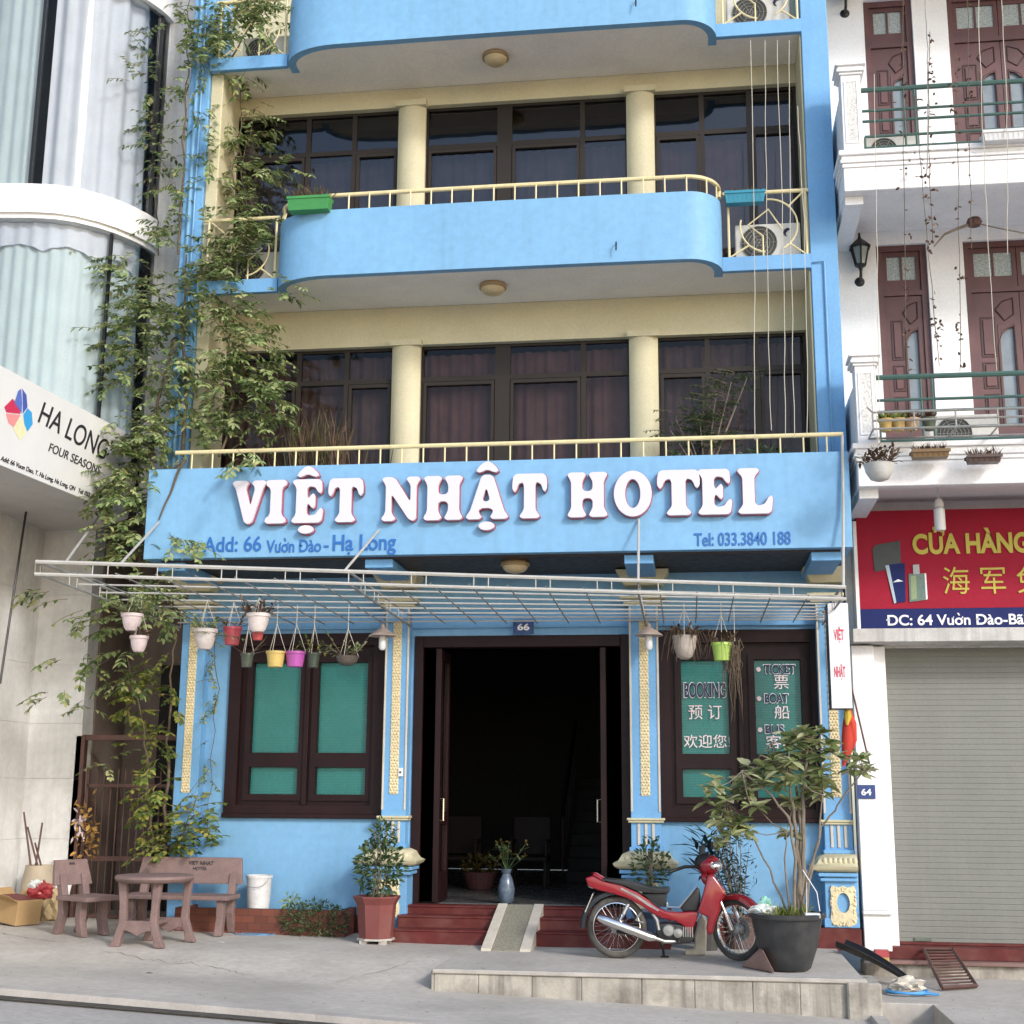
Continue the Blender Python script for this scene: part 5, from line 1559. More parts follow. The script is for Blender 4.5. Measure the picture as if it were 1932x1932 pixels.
seat_set(b0, 1.27, 0, 'terrazzo_bench', 'long pinkish terrazzo bench with black words painted on its back', 'bench', [('VIET NHAT', -.03, .735, .30, .045), ('HOTEL', .03, .68, .17, .038)], backh=.82)
c0 = Vector((-6.83, -1.25, gz(-6.9, -1.2)))
seat_set(c0, .50, math.radians(62), 'terrazzo_chair', 'single pinkish terrazzo chair turned to the round table', 'chair', [('66', -.04, .735, .07, .035)], backh=.79, sh=.42, depth=.52)

# ------------------------------------------------------------------ brick planter with shrubs, bucket, pots
t = thing('brick_planter', 'long low red brick planter behind the terrazzo bench', 'planter', (-4.9, -.3, 0))
mb = MB(); mb.plate(-5.95, -3.95, -.03, .31, [], -.55, -.47); mb.box(-5.95, -5.87, -.469, -.03, -.03, .31); mb.box(-4.03, -3.95, -.469, -.03, -.03, .31)
bm_ = bpy.data.materials.new('brick_facing'); bm_.use_nodes = True
nt = bm_.node_tree; br_ = nt.nodes.new('ShaderNodeTexBrick'); tcn = nt.nodes.new('ShaderNodeTexCoord'); mp = nt.nodes.new('ShaderNodeMapping'); mp.inputs['Rotation'].default_value = (math.pi/2, 0, 0)
br_.inputs['Scale'].default_value = 3.2; br_.inputs['Color1'].default_value = (.17,.050,.028,1); br_.inputs['Color2'].default_value = (.12,.035,.022,1); br_.inputs['Mortar'].default_value = (.07,.03,.022,1); br_.inputs['Mortar Size'].default_value = .012
nt.links.new(tcn.outputs['Object'], mp.inputs[0]); nt.links.new(mp.outputs[0], br_.inputs[0]); nt.links.new(br_.outputs[0], nt.nodes['Principled BSDF'].inputs[0]); nt.nodes['Principled BSDF'].inputs['Roughness'].default_value = .7
mb.build('planter_wall', bm_, t, bevel=.006)
mb = MB(); mb.box(-5.86, -4.04, -.468, -.04, .1, .27); mb.build('soil', M['grass_soil'], t)
def bush(c, rx, ry, rz, n, ln, wd, mt, t, nm='foliage', up=.3):
    mb = MB()
    for k in range(n):
        while True:
            q = Vector((random.uniform(-1,1), random.uniform(-1,1), random.uniform(-1,1)))
            if q.length < 1 and (q.length > .35 or random.random() < .35): break
        p = Vector((c[0]+q.x*rx, c[1]+q.y*ry, c[2]+q.z*rz))
        mb.leaf(p, Vector((q.x+random.gauss(0,.6), q.y+random.gauss(0,.6), q.z*.6+up+random.gauss(0,.5))), Vector((random.gauss(0,1),random.gauss(0,1),1)), ln*random.uniform(.6,1.2), wd*random.uniform(.7,1.2))
    return mb.build(nm, mt, t)
t = thing('low_shrub', 'low green shrubs overflowing the brick planter near the red brown pot', 'shrub', (-4.3, -.5, .1), None)
for i in range(9):
    cx = -4.62+i*.075+random.uniform(-.05,.05)
bush((-4.30,-.56,.20), .42, .16, .22, 1500, .05, .018, M['leaf_dark'], t)
bush((-4.62,-.42,.36), .10, .08, .13, 130, .06, .02, M['leaf'], t, 'sprig')
t = thing('bucket', 'white paint bucket standing on the brick planter by the bench', 'bucket', W(486, 1716, -.35))
p = W(487, 1713, -.33); p.z = .28
mb = MB(); mb.lathe([(.125,0),(.145,.36),(.155,.36),(.155,.39),(.14,.39),(.11,.02)], p, 26); mb.build('pail', mat('bucket_white', (.62,.62,.62), .5, var=.08, grime=.3, grimecol=(.35,.28,.22), gscale=6), t, smooth=True)
mb = MB(); mb.lathe([(.138,.375),(.0,.385)], p, 20, caps=False); mb.build('contents', mat('dry_plaster', (.40,.33,.25), .9, var=.2), t)
mb = MB(); mb.tube([p+Vector((.155*math.cos(a), -.01-.155*abs(math.sin(a))*.2-.14*0, .37-.11*math.sin(a))) for a in frange(0, math.pi, .3)]+[], .004, 5)
mb.v = [(x, y-.13, z) for x, y, z in mb.v]; mb.build('handle', M['steel'], t)

def pot_plant(base, rb, rt, h, col, label, seg=8, feet=False, rim=.03, cat='potted plant'):
    t = thing('potted_plant', label, cat, base)
    mb = MB()
    mb.lathe([(rb,.0),(rt*.93,h*.80),(rt*.95,h*.82),(rt*1.12,h*.97),(rt*1.12,h),(rt*.98,h),(rt*.9,h*.85)], base, seg)
    mb.build('pot', mat('pot_'+label.split()[0], col, .5, var=.12, bump=.1, grime=.3, grimecol=(.12,.08,.06), gscale=5), t)
    mb = MB(); mb.lathe([(rt*.93,h*.9),(0,h*.92)], base, 16, caps=False); mb.build('soil', M['grass_soil'], t)
    return t
g = W(709, 1774, -.98); g = Vector((g.x, -.98, 0))
t = pot_plant(g+Vector((0,0,.07)), .185, .235, .44, (.19,.050,.045), 'octagonal red brown pot with a leafy plant beside the entrance steps', 8)
mb = MB(); mb.lathe([(.19,.05),(.21,.05),(.21,.07),(.17,.07)], g, 8)
for a in range(4): mb.box(g.x+.15*math.cos(a*1.571+.78)-.04, g.x+.15*math.cos(a*1.571+.78)+.04, g.y+.15*math.sin(a*1.571+.78)-.04, g.y+.15*math.sin(a*1.571+.78)+.04, 0, .05)
mb.build('pot_stand', M['concrete'], t)
mb = MB(); tops = []
for k in range(7):
    a = random.uniform(0, 6.28); e = g+Vector((.12*math.cos(a)+.03, .10*math.sin(a), .9+random.uniform(-.1,.32))); tops.append(e)
    mb.tube([g+Vector((.05*math.cos(a), .05*math.sin(a), .48)), g.lerp(e, .6)+Vector((.03,0,.25)), e], [.010,.007,.004], 5)
mb.build('stems', M['bark'], t)
bush((g.x+.02, g.y, .80), .27, .20, .30, 420, .10, .035, M['leaf_dark'], t, up=.1)
bush((g.x+.06, g.y, 1.17), .14, .12, .16, 160, .075, .03, M['leaf_dark'], t, 'crown')
g = Vector((W(1228, 1700, -.75).x, -.62, 0.0))
t = pot_plant(g, .15, .20, .38, (.04,.07,.12), 'dark blue pot with a small dark plant behind the motorcycle seat', 16)
mb = MB()
for k in range(5): mb.tube([g+Vector((0,0,.35)), g+Vector((random.gauss(0,.06), random.gauss(0,.06), 1.0))], .007, 5)
mb.build('stems', M['bark'], t)
bush((g.x+.0, g.y, .86), .20, .15, .30, 240, .075, .032, M['leaf_dark'], t)
for i in range(4):
    pass
# tall thin bush behind the motorcycle
g = Vector((W(1395, 1700, -.55).x, -.55, 0))
t = pot_plant(g, .16, .20, .34, (.10,.06,.05), 'tall airy bush with narrow blue green leaves between motorcycle and wall', 14)
mb = MB()
ends = []
for k in range(16):
    a = random.uniform(0, 6.28); e = g+Vector((.42*math.cos(a)*random.uniform(.3,1)-.08, .18*math.sin(a), random.uniform(.9, 1.55))); ends.append(e)
    mb.tube([g+Vector((.04*math.cos(a), .04*math.sin(a), .3)), g.lerp(e, .5)+Vector((0,0,.12)), e], [.010,.007,.003], 5)
mb.build('stems', M['bark'], t)
mb = MB()
for e in ends:
    for k in range(38):
        q = g.lerp(e, random.uniform(.35, 1.05))+Vector((random.gauss(0,.06), random.gauss(0,.05), random.gauss(0,.06)))
        mb.leaf(q, Vector((random.gauss(0,.8), random.gauss(0,.8), random.gauss(.2,.6))), Vector((random.gauss(0,1),random.gauss(0,1),1)), random.uniform(.06,.12), .018)
mb.build('foliage', M['leaf_blue'], t)
# dark spiky plant behind the handlebars
g2 = Vector((W(1330, 1690, -.75).x, -.80, 0))
t = pot_plant(g2, .12, .16, .3, (.05,.05,.05), 'dark spiky leaved plant behind the motorcycle handlebars', 14)
mb = MB()
for k in range(60):
    q = g2+Vector((random.gauss(0,.05), random.gauss(0,.05), random.uniform(.7,1.2)))
    a = random.uniform(0, 6.28); mb.leaf(q, Vector((math.cos(a), math.sin(a), random.uniform(.1,1.2))), Vector((0,0,1)), random.uniform(.16,.30), .045)
mb.build('foliage', M['leaf_blue'], t)

# ------------------------------------------------------------------ the big black pot with its tree
g = G(1487, 1829, 0.0); 
R_ = .345
t = thing('potted_tree', 'tall tree with whorled pale leaves in a big black tub beside the motorcycle', 'potted tree', g)
gy0 = g.y; 
mb = MB(); mb.lathe([(.185,.0),(.215,.02),(.285,.22),(.325,.42),(.335,.47),(.365,.475),(.37,.515),(.345,.52),(.33,.50),(.31,.40)], g, 36); mb.build('tub', mat('black_plastic', (.028,.029,.031), .42, var=.12, grime=.35, grimecol=(.09,.085,.08), gscale=5), t, smooth=True)
mb = MB(); mb.lathe([(.325,.46),(.2,.49),(0,.50)], g, 24, caps=False); mb.build('soil', M['grass_soil'], t)
mb = MB(); grass_tuft(mb, g.x-.2, g.x+.2, g.y-.18, g.y+.15, g.z+.47, 260, .16, .6); mb.build('weeds', M['leaf_yel'], t)
stems = MB(); lf = MB()
tips = []
def tree_px(*pts): return [W(u, v, y) for u, v, y in pts]
y0 = gy0
limbs = [
 ([(1505,1735,y0),(1508,1640,y0),(1500,1560,y0),(1492,1490,y0),(1488,1440,y0-.1)], .026),
 ([(1512,1735,y0+.05),(1516,1620,y0),(1515,1500,y0),(1522,1420,y0),(1528,1390,y0)], .026),
 ([(1498,1735,y0-.05),(1500,1620,y0-.1),(1486,1540,y0-.1),(1455,1500,y0-.15),(1400,1455,y0-.2)], .018),
 ([(1518,1735,y0+.08),(1530,1640,y0+.1),(1550,1560,y0+.15),(1580,1520,y0+.1),(1632,1450,y0)], .016),
 ([(1510,1740,y0),(1520,1660,y0-.1),(1545,1590,y0-.2),(1552,1500,y0-.2)], .016),
 ([(1494,1740,y0),(1450,1640,y0+.1),(1410,1560,y0+.1),(1370,1505,y0+.1)], .012),
 ([(1508,1690,y0),(1511,1560,y0+.12),(1502,1470,y0+.2),(1455,1400,y0+.2)], .020),
 ([(1490,1740,y0),(1480,1620,y0-.12),(1484,1570,y0-.15)], .012),
]
for pts, r in limbs:
    P_ = tree_px(*pts); n = len(P_)
    Q = []
    for i in range(n-1):
        for k in range(4):
            Q.append(P_[i].lerp(P_[i+1], k/4)+Vector((random.gauss(0,.006), random.gauss(0,.006), 0)))
    Q.append(P_[-1]); stems.tube(Q, [r*(1-.65*i/len(Q)) for i in range(len(Q))], 7)
    tips.append(P_[-1])
whorls = 2*[(1372,1505),(1362,1530),(1350,1480),(1395,1465),(1412,1452),(1400,1500),(1425,1490),(1385,1545),(1375,1575),(1360,1556),(1440,1460),(1455,1440),(1470,1450),(1480,1420),(1490,1405),(1505,1390),(1520,1380),(1540,1388),(1530,1410),(1512,1425),(1498,1440),(1540,1430),(1555,1445),(1548,1462),(1525,1455),(1508,1470),(1490,1475),(1535,1485),(1550,1500),(1560,1410),(1575,1418),(1470,1485),(1500,1510),(1520,1500),(1628,1438),(1618,1452),(1630,1455),(1345,1500),(1420,1520),(1445,1478),(1484,1572),(1408,1572),(1365,1590),(1390,1560),(1555,1475),(1495,1385)]
allq = []
for (u, v) in whorls:
    c = W(u+random.gauss(0,6), v+random.gauss(0,6), y0+random.gauss(0,.16))
    src = min(tips, key=lambda q: (q-c).length); allq.append(c)
    stems.tube([src, src.lerp(c, .5)+Vector((0,0,-.03)), c], [.006,.005,.003], 5)
    for k in range(random.randint(7, 11)):
        a = random.uniform(0, 6.28); d = Vector((math.cos(a), math.sin(a), random.uniform(-.35,.9)))
        lf.leaf(c, d, Vector((random.gauss(0,.3), random.gauss(0,.3), 1)), random.uniform(.11,.18), random.uniform(.055,.085), .3, .25)
stems.build('trunk', M['bark'], t, smooth=True)
lf.build('crown', M['leaf_pale'], t)
mb = MB(); p = g+Vector((.18,-.12,.50)); mb.tube([p, p+Vector((.02,.02,.42))], .004, 4); mb.tube([p+Vector((-.02,0,.42)), p+Vector((.10,-.05,.22)), p+Vector((.12,-.06,.05))], .004, 4); mb.box(p.x-.02, p.x+.12, p.y-.1, p.y, .49, .53)
mb.build('label_stake', M['white_print'], t)
bg = thing('plastic_bag', 'crumpled white and green plastic bag on the rim of the black tub', 'plastic bag', g+Vector((-.22,-.1,.5)))
def crumple(c, rx, ry, rz, mt, nm, t, n=7):
    mb = MB(); bm = bmesh.new(); bmesh.ops.create_icosphere(bm, subdivisions=3, radius=1)
    for v in bm.verts:
        k = 1+.28*math.sin(v.co.x*6+v.co.y*4+c[0]*9)*math.cos(v.co.z*5+v.co.y*6)+random.gauss(0,.05)
        v.co = Vector((v.co.x*rx*k, v.co.y*ry*k, max(-.85, v.co.z*k)*rz))
    bm.verts.ensure_lookup_table()
    mb.add([v.co+Vector(c) for v in bm.verts], [tuple(v.index for v in f.verts) for f in bm.faces]); bm.free()
    return mb.build(nm, mt, t)
M['plastic_w'] = mat('white_plastic_film', (.62,.66,.64), .25, var=.08)
crumple(g+Vector((-.23,-.08,.545)), .13, .10, .05, M['plastic_w'], 'bag', bg)
crumple(g+Vector((-.20,.0,.60)), .06, .05, .06, mat('green_plastic_film', (.25,.50,.42), .25, var=.08), 'green_bag', bg)
# ------------------------------------------------------------------ the red underbone motorcycle
BY = -1.74
bike = thing('motorcycle', 'red underbone motorcycle with black seat and turned front wheel before the steps', 'motorcycle', (-.2, BY, 0), None)
def bp(x, y):    # a point of the side view (pixels of an enlarged detail) as x, z in the plane of the bike
    p = W((2100+x*.41408)/1.98758, (3050+y*.41408)/1.98758, BY); return (p.x, p.z)
def bpoly(pts): return [bp(x, y) for x, y in pts]
M['bike_red'] = mat('red_bike_paint', (.25,.004,.012), .22, var=.05, coat=.6, fine=.02, grime=.12, grimecol=(.2,.1,.09))
M['tyre'] = mat('dusty_tyre', (.06,.055,.05), .9, var=.2, grime=.5, grimecol=(.17,.15,.12), gscale=5)
M['chrome'] = mat('worn_chrome', (.72,.70,.68), .18, metal=1.0, var=.05)
M['alu'] = mat('cast_aluminium', (.36,.35,.33), .45, metal=.7, var=.15)
M['blackp'] = mat('black_bike_plastic', (.018,.018,.019), .45, var=.1)
M['vinyl'] = mat('black_vinyl_seat', (.022,.022,.023), .4, var=.1, bump=.1)
def wheel(cx, cz, cy, steer, name):
    Rm = Matrix.Rotation(steer, 3, 'Z') @ Matrix.Rotation(math.pi/2, 3, 'X')
    C_ = Vector((cx, cy, cz)); R = .285
    def ring(rad, off=0): return [C_ + Rm @ Vector((rad*math.cos(a*math.pi/18), rad*math.sin(a*math.pi/18), off)) for a in range(36)]
    mb = MB(); mb.tube(ring(.268), .034, 10, closed=True); w = mb.build(name, M['tyre'], bike, smooth=True)
    mb = MB(); mb.lathe([(.240,-.020),(.232,-.022),(.228,0),(.232,.022),(.240,.020)], C_, 40, Rm, caps=False); mb.build('rim', M['chrome'], w, smooth=True)
    mb = MB(); mb.lathe([(.03,-.05),(.06,-.045),(.062,.03),(.03,.05)], C_, 20, Rm); mb.build('hub', M['alu'], w, smooth=True)
    mb = MB()
    for k in range(36):
        a = k*math.pi/18; b = a+(.35 if k % 2 else -.35); s = .03 if k % 4 < 2 else -.03
        mb.tube([C_+Rm @ Vector((.06*math.cos(b), .06*math.sin(b), s)), C_+Rm @ Vector((.23*math.cos(a), .23*math.sin(a), 0))], .0022, 4, caps=False)
    mb.build('spokes', M['chrome'], w)
    return C_, Rm
rx, rz = bp(515, 1060); rz = .302
C1, R1 = wheel(rx, rz, BY, 0, 'rear_wheel')
fx, fz = bp(1607, 1128); fz = .302
ST = math.radians(-38)
C2, R2 = wheel(fx, fz, BY, ST, 'front_wheel')
mb = MB(); mb.lathe([(.115,-.058),(.115,-.054),(.05,-.053)], C2, 24, R2, caps=False); mb.lathe([(.0,.0),(.05,-.05),(.06,.05)], C2, 16, R2, caps=False); mb.build('brake_disc', M['alu'], bike)
# fork, mudguard: turned with the front wheel
tx, tz_ = bp(1478, 740); top = Vector((tx, BY, tz_))
sdv = Matrix.Rotation(ST, 3, 'Z') @ Vector((0, 1, 0)); fwd = Matrix.Rotation(ST, 3, 'Z') @ Vector((1, 0, 0))
mb = MB()
for s in (-1, 1): mb.tube([C2+sdv*s*.085, C2.lerp(top, .5)+sdv*s*.085], .024, 10); mb.tube([C2.lerp(top, .45)+sdv*s*.085, top+sdv*s*.085], .017, 8)
mb.build('fork', M['chrome'], bike, smooth=True)
mb = MB(); vs = []; n = 14; ws = [-.062, -.055, -.03, .03, .055, .062]; hs = [-.045, -.008, .012, .012, -.008, -.045]
for i in range(n):
    a = math.radians(12 + 118*i/(n-1)); rr = .335
    for w_, h_ in zip(ws, hs):
        vs.append(C2 + fwd*((rr+h_)*math.cos(a)) + Vector((0,0,(rr+h_)*math.sin(a))) + sdv*w_*(1 if i else .4))
mb.add(vs, [(i*6+k, i*6+k+1, i*6+7+k, i*6+6+k) for i in range(n-1) for k in range(5)])
mb.build('front_mudguard', M['bike_red'], bike, smooth=True)
def side(poly, w, mt, nm, bevel=.02, smooth=True, dy=0):
    mb = MB(); mb.prism(bpoly(poly), BY-w+dy, BY+w+dy); return mb.build(nm, mt, bike, smooth=smooth, bevel=bevel, seg=3)
side([(236,580),(300,560),(420,612),(560,640),(700,705),(800,775),(880,840),(960,880),(1080,888),(1240,880),(1262,900),(1215,1010),(1190,1110),(1160,1085),(1120,1010),(1040,965),(930,945),(840,900),(740,830),(620,765),(480,720),(350,690),(262,655)], .105, M['bike_red'], 'body_panel', .03)
side([(1335,545),(1385,548),(1440,620),(1490,690),(1500,730),(1455,790),(1450,870),(1400,1000),(1385,1075),(1340,1095),(1325,1040),(1340,930),(1280,905),(1245,880),(1290,740)], .155, M['bike_red'], 'leg_shield', .035)
side([(1085,850),(1235,668),(1262,690),(1275,760),(1250,880),(1120,885)], .09, M['blackp'], 'leg_shield_back', .02)
mb = MB(); mb.tube([(bp(970,800)[0], BY-.10, bp(970,800)[1]), (bp(978,838)[0], BY-.10, bp(978,838)[1]), (bp(1080,845)[0], BY-.10, bp(1080,845)[1]), (bp(1240,655)[0], BY-.12, bp(1240,655)[1])], .010, 6); mb.build('trim_edge', M['chrome'], bike, smooth=True)
side([(385,585),(480,592),(620,605),(700,622),(800,660),(900,672),(985,668),(998,690),(985,715),(880,718),(780,712),(690,690),(590,650),(450,615),(390,600)], .125, M['vinyl'], 'seat', .028)
side([(740,720),(970,720),(962,845),(900,840),(820,780)], .085, M['blackp'], 'seat_box', .01)
side([(250,628),(330,632),(342,662),(300,682),(262,665)], .07, M['chrome'], 'tail_lamp', .012)
mb = MB(); a0 = bp(300,560); a1 = bp(410,605)
mb.tube([(a1[0], BY-.11, a1[1]), (a0[0]+.02, BY-.10, a0[1]+.01), (a0[0]-.01, BY, a0[1]+.015), (a0[0]+.02, BY+.10, a0[1]+.01), (a1[0], BY+.11, a1[1])], .014, 8); mb.build('grab_rail', M['bike_red'], bike, smooth=True)
mb = MB(); vs = []; n = 12
for i in range(n):
    a = math.radians(70+112*i/(n-1)); rr = .36
    for w_, h_ in zip(ws, hs): vs.append(C1+Vector(((rr+h_)*math.cos(a), w_*1.1, (rr+h_)*math.sin(a))))
mb.add(vs, [(i*6+k, i*6+k+1, i*6+7+k, i*6+6+k) for i in range(n-1) for k in range(5)])
mb.build('rear_mudguard', M['blackp'], bike, smooth=True)
mb = MB(); q0 = bp(300,720); q1 = bp(228,890); mb.add([(q0[0],BY-.08,q0[1]),(q0[0],BY+.08,q0[1]),(q1[0],BY+.08,q1[1]),(q1[0],BY-.08,q1[1]),(q0[0]+.01,BY-.08,q0[1]),(q0[0]+.01,BY+.08,q0[1]),(q1[0]+.01,BY+.08,q1[1]),(q1[0]+.01,BY-.08,q1[1])], [(0,1,2,3),(7,6,5,4),(0,3,7,4),(1,5,6,2)])
mb.build('licence_plate', M['steel_w'], bike)
ex = lambda x, y, dy=-.15: Vector((bp(x,y)[0], BY+dy, bp(x,y)[1]))
mb = MB(); mb.tube([ex(352,925), ex(372,935), ex(420,955), ex(820,1105), ex(872,1118)], [.022,.036,.048,.046,.026], 16); mb.build('exhaust', M['chrome'], bike, smooth=True)
mb = MB(); mb.tube([ex(360,930,-.152), ex(352,926,-.152)], [.020,.018], 10); mb.tube([ex(868,1118), ex(950,1150,-.12), ex(1060,1155,-.08), ex(1110,1100,-.06)], .018, 8); mb.build('exhaust_pipe', M['alu'], bike, smooth=True)
mb = MB(); mb.tube([ex(625,815,-.12), ex(585,900,-.13)], .020, 10); mb.tube([ex(590,890,-.13), ex(540,972,-.13)], .013, 8)
for k in range(6): mb.lathe([(.026,-.003),(.026,.003)], ex(622-k*8, 822+k*16, -.12), 10)
mb.build('shock_absorber', M['chrome'], bike, smooth=True)
mb = MB(); mb.tube([ex(515,1060,-.06), ex(880,1120,-.07)], .022, 8); mb.tube([ex(515,1060,.06), ex(880,1120,.07)], .022, 8); mb.build('swingarm', M['blackp'], bike, smooth=True)
mb = MB(); mb.prism(bpoly([(860,1000),(960,985),(1090,1000),(1180,1040),(1225,1120),(1180,1170),(1000,1180),(890,1140)]), BY-.10, BY+.10); eng = mb.build('engine', M['blackp'], bike, smooth=True, bevel=.025, seg=2)
mb = MB()
for (x, y, r, d) in ((985,1050,.062,.135),(1070,1075,.052,.145)): mb.lathe([(r,0),(r,.02),(r*.8,.035),(0,.04)], ex(x, y, -.10), 20, Matrix.Rotation(math.pi/2, 3, 'X'), caps=False)
for k in range(5): mb.prism(bpoly([(1115+k*20,1020),(1124+k*20,1020),(1124+k*20,1110),(1115+k*20,1110)]), BY-.115, BY+.09)
mb.build('engine_cover', M['alu'], eng, smooth=True)
mb = MB(); mb.tube([ex(840,900,-.07), ex(880,960,-.08), ex(900,1050,-.09)], .018, 8); mb.tube([ex(740,890,-.10), ex(690,960,-.10), ex(760,985,-.10)], .012, 6); mb.build('frame_tube', M['alu'], bike, smooth=True)
mb = MB(); mb.tube([ex(905,1160,.05), ex(930,1230,.10), (bp(938,1312)[0], BY+.16, .01)], .013, 8); mb.tube([(bp(938,1312)[0]-.03, BY+.16, .008), (bp(938,1312)[0]+.05, BY+.16, .008)], .012, 6); mb.tube([ex(930,1165,-.16), ex(930,1165,.16)], .012, 8); mb.build('kickstand', M['blackp'], bike, smooth=True)
# cockpit: bars, headlight cowl, mirrors (turned a little)
hc = Vector((bp(1330,480)[0], BY, bp(1330,480)[1]))
mb = MB(); mb.tube([hc+Vector((-.19,0,-.05))-sdv*.30, hc+Vector((-.10,0,.0))-sdv*.20, hc-sdv*.05, hc+sdv*.05, hc+Vector((-.10,0,.0))+sdv*.20, hc+Vector((-.19,0,-.05))+sdv*.30], [.017,.017,.013,.013,.017,.017], 8)
mb.build('handlebar', M['blackp'], bike, smooth=True)
def cowl(rx_, ry_, rz_, c, mt, nm):
    mb = MB(); bm = bmesh.new(); bmesh.ops.create_uvsphere(bm, u_segments=20, v_segments=12, radius=1)
    Rz = Matrix.Rotation(ST, 3, 'Z') @ Matrix.Rotation(math.radians(-25), 3, 'Y')
    mb.add([c+Rz @ Vector((v.co.x*rx_, v.co.y*ry_, v.co.z*rz_)) for v in bm.verts], [tuple(v.index for v in f.verts) for f in bm.faces]); bm.free()
    return mb.build(nm, mt, bike, smooth=True)
_c = Vector((bp(1352,472)[0], BY, bp(1352,472)[1]))
cowl(.115, .13, .10, _c, M['bike_red'], 'headlight_cowl')
cowl(.105, .10, .09, _c+Vector((-.05,0,.03)), M['blackp'], 'dashboard')
cowl(.05, .085, .055, _c+fwd*.085, M['chrome'], 'headlight')
cowl(.055, .10, .08, Vector((bp(1345,590)[0], BY, bp(1345,590)[1])), M['bike_red'], 'neck_cover')
for s, (x, y) in ((-1, (1285,318)), (1, (1395,300))):
    c = Vector((bp(x,y)[0], BY+s*.24, bp(x,y)[1]))
    mb = MB(); mb.tube([hc+sdv*s*.17, (hc+sdv*s*.2).lerp(c, .6), c], .006, 5); mb.obox(c, .03, .11, .075, Matrix.Rotation(ST*.5, 3, 'Z'))
    mb.build('mirror', M['blackp'], bike, bevel=.008)
mb = MB()
for s in (-1, 1): mb.lathe([(0,-.02),(.022,-.015),(.026,0),(.02,.02),(0,.03)], Vector((bp(1468,700)[0], BY+s*.13, bp(1468,700)[1])), 10, Matrix.Rotation(math.pi/2, 3, 'Y'), caps=False)
mb.build('indicator', mat('amber_lens', (.5,.16,.02), .25), bike, smooth=True)
mb = MB()
for s in (-1, 1): mb.tube([ex(1075,1140,s*.09), ex(1080,1140,s*.24)], .013, 8)
mb.build('footpeg', M['blackp'], bike)

# cables from the bars, side strip and maker-free decal lines
mb = MB()
for s, k in ((-.05, 0), (.03, .02), (.07, -.02)):
    mb.tube([hc+sdv*s*3+Vector((-.03,0,.01)), hc+Vector((.07+k,s*.3,-.02+k)), Vector((bp(1440,640)[0]+k, BY+s, bp(1440,640)[1])), Vector((bp(1490,760)[0], BY+s, bp(1490,760)[1]))], .006, 5)
mb.build('cables', M['blackp'], bike, smooth=True)
mb = MB(); mb.prism(bpoly([(560,668),(700,735),(820,815),(900,868),(890,880),(800,830),(690,752),(556,682)]), BY-.1085, BY-.1062); mb.build('side_stripe', M['chrome'], bike)
# wedge at the front wheel, plaster block behind the bike
q = G(1425, 1832, 0)
t = thing('brick_wedge', 'pinkish concrete wedge lying between front wheel and black tub', 'wedge', q)
mb = MB(); a = G(1398, 1822, 0); b = G(1462, 1836, 0); c = W(1432, 1790, q.y+.1)
mb.add([(a.x,a.y-.05,0),(b.x,b.y,0),(b.x-.02,b.y+.22,0),(a.x+.03,a.y+.2,0),(b.x-.10,b.y+.06,.20),(b.x-.12,b.y+.20,.20)], [(0,3,2,1),(0,1,4),(1,2,5,4),(2,3,5),(0,4,5,3)])
mb.build('wedge', mat('pink_concrete', (.30,.19,.16), .85, var=.2, bump=.3), t, bevel=.006)
t = thing('plaster_block', 'chipped off-white plaster block standing behind the motorcycle engine', 'block', (0, -1.4, 0))
k = lambda x, y: (lambda p: (p.x, p.z))(W((2100+x*.41408)/1.98758, (3050+y*.41408)/1.98758, -1.35))
mb = MB(); mb.prism([k(1220,1075),(k(1250,925)),(k(1290,870)),k(1328,930),k(1325,1240),k(1130,1240),k(1128,1190),k(1215,1185)], -1.35, -1.15)
for v in range(len(mb.v)): mb.v[v] = (mb.v[v][0], mb.v[v][1], max(.0, mb.v[v][2]-.05))
mb.build('block', mat('dusty_plaster', (.50,.45,.36), .85, var=.15, bump=.3, grime=.5, grimecol=(.25,.21,.16), gscale=5), t, bevel=.012)
# ------------------------------------------------------------------ things by the left wall
M['card'] = mat('corrugated_card', (.40,.26,.12), .8, var=.08, vscale=4)
g = G(38, 1742, .1); g = Vector((g.x, g.y, gz(g.x, g.y)))
t = thing('cardboard_box', 'open brown cardboard box on the ground before the woven sack', 'box', g)
mb = MB(); Rz = Matrix.Rotation(math.radians(-24), 3, 'Z') @ Matrix.Rotation(math.radians(6), 3, 'Y')
c = g+Vector((-.06,0,.17))
mb.obox(c, .46, .34, .28, Rz); mb.build('carton', M['card'], t, bevel=.004)
mb = MB(); 
for s in (-1, 1): mb.obox(c+Rz @ Vector((0, s*.25, .16)), .46, .18, .006, Rz @ Matrix.Rotation(s*.5, 3, 'X'))
mb.obox(c+Rz @ Vector((-.29,0,.15)), .16, .33, .006, Rz @ Matrix.Rotation(.6, 3, 'Y')); mb.build('flap', M['card'], t)
mb = MB(); mb.obox(c+Rz @ Vector((0,0,.142)), .42, .30, .004, Rz); mb.build('shadowed_inside', mat('card_inside_shade', (.16,.04,.035), .8), t)  # dark sheet on the closed carton, shade of an inside put into its colour
g = Vector((-7.05+.0, -.35, 0)); p = G(85, 1705, .1); p = W(74, 1712, .16); g = Vector((p.x, .16, .06))
t = thing('woven_sack', 'big woven sack leaning at the white wall with sticks in it', 'sack', g)
bmk = MB(); n = 18; prof = [(.16,0),(.25,.06),(.27,.22),(.25,.42),(.21,.58),(.20,.66),(.17,.64)]
for r, h in prof:
    for k in range(n):
        a = 2*math.pi*k/n; q = 1+.06*math.sin(3*a+h*9)+random.gauss(0,.015); bmk.v.append((g.x+r*q*.82*math.cos(a)-.06*h, g.y+r*q*.75*math.sin(a), g.z+h))
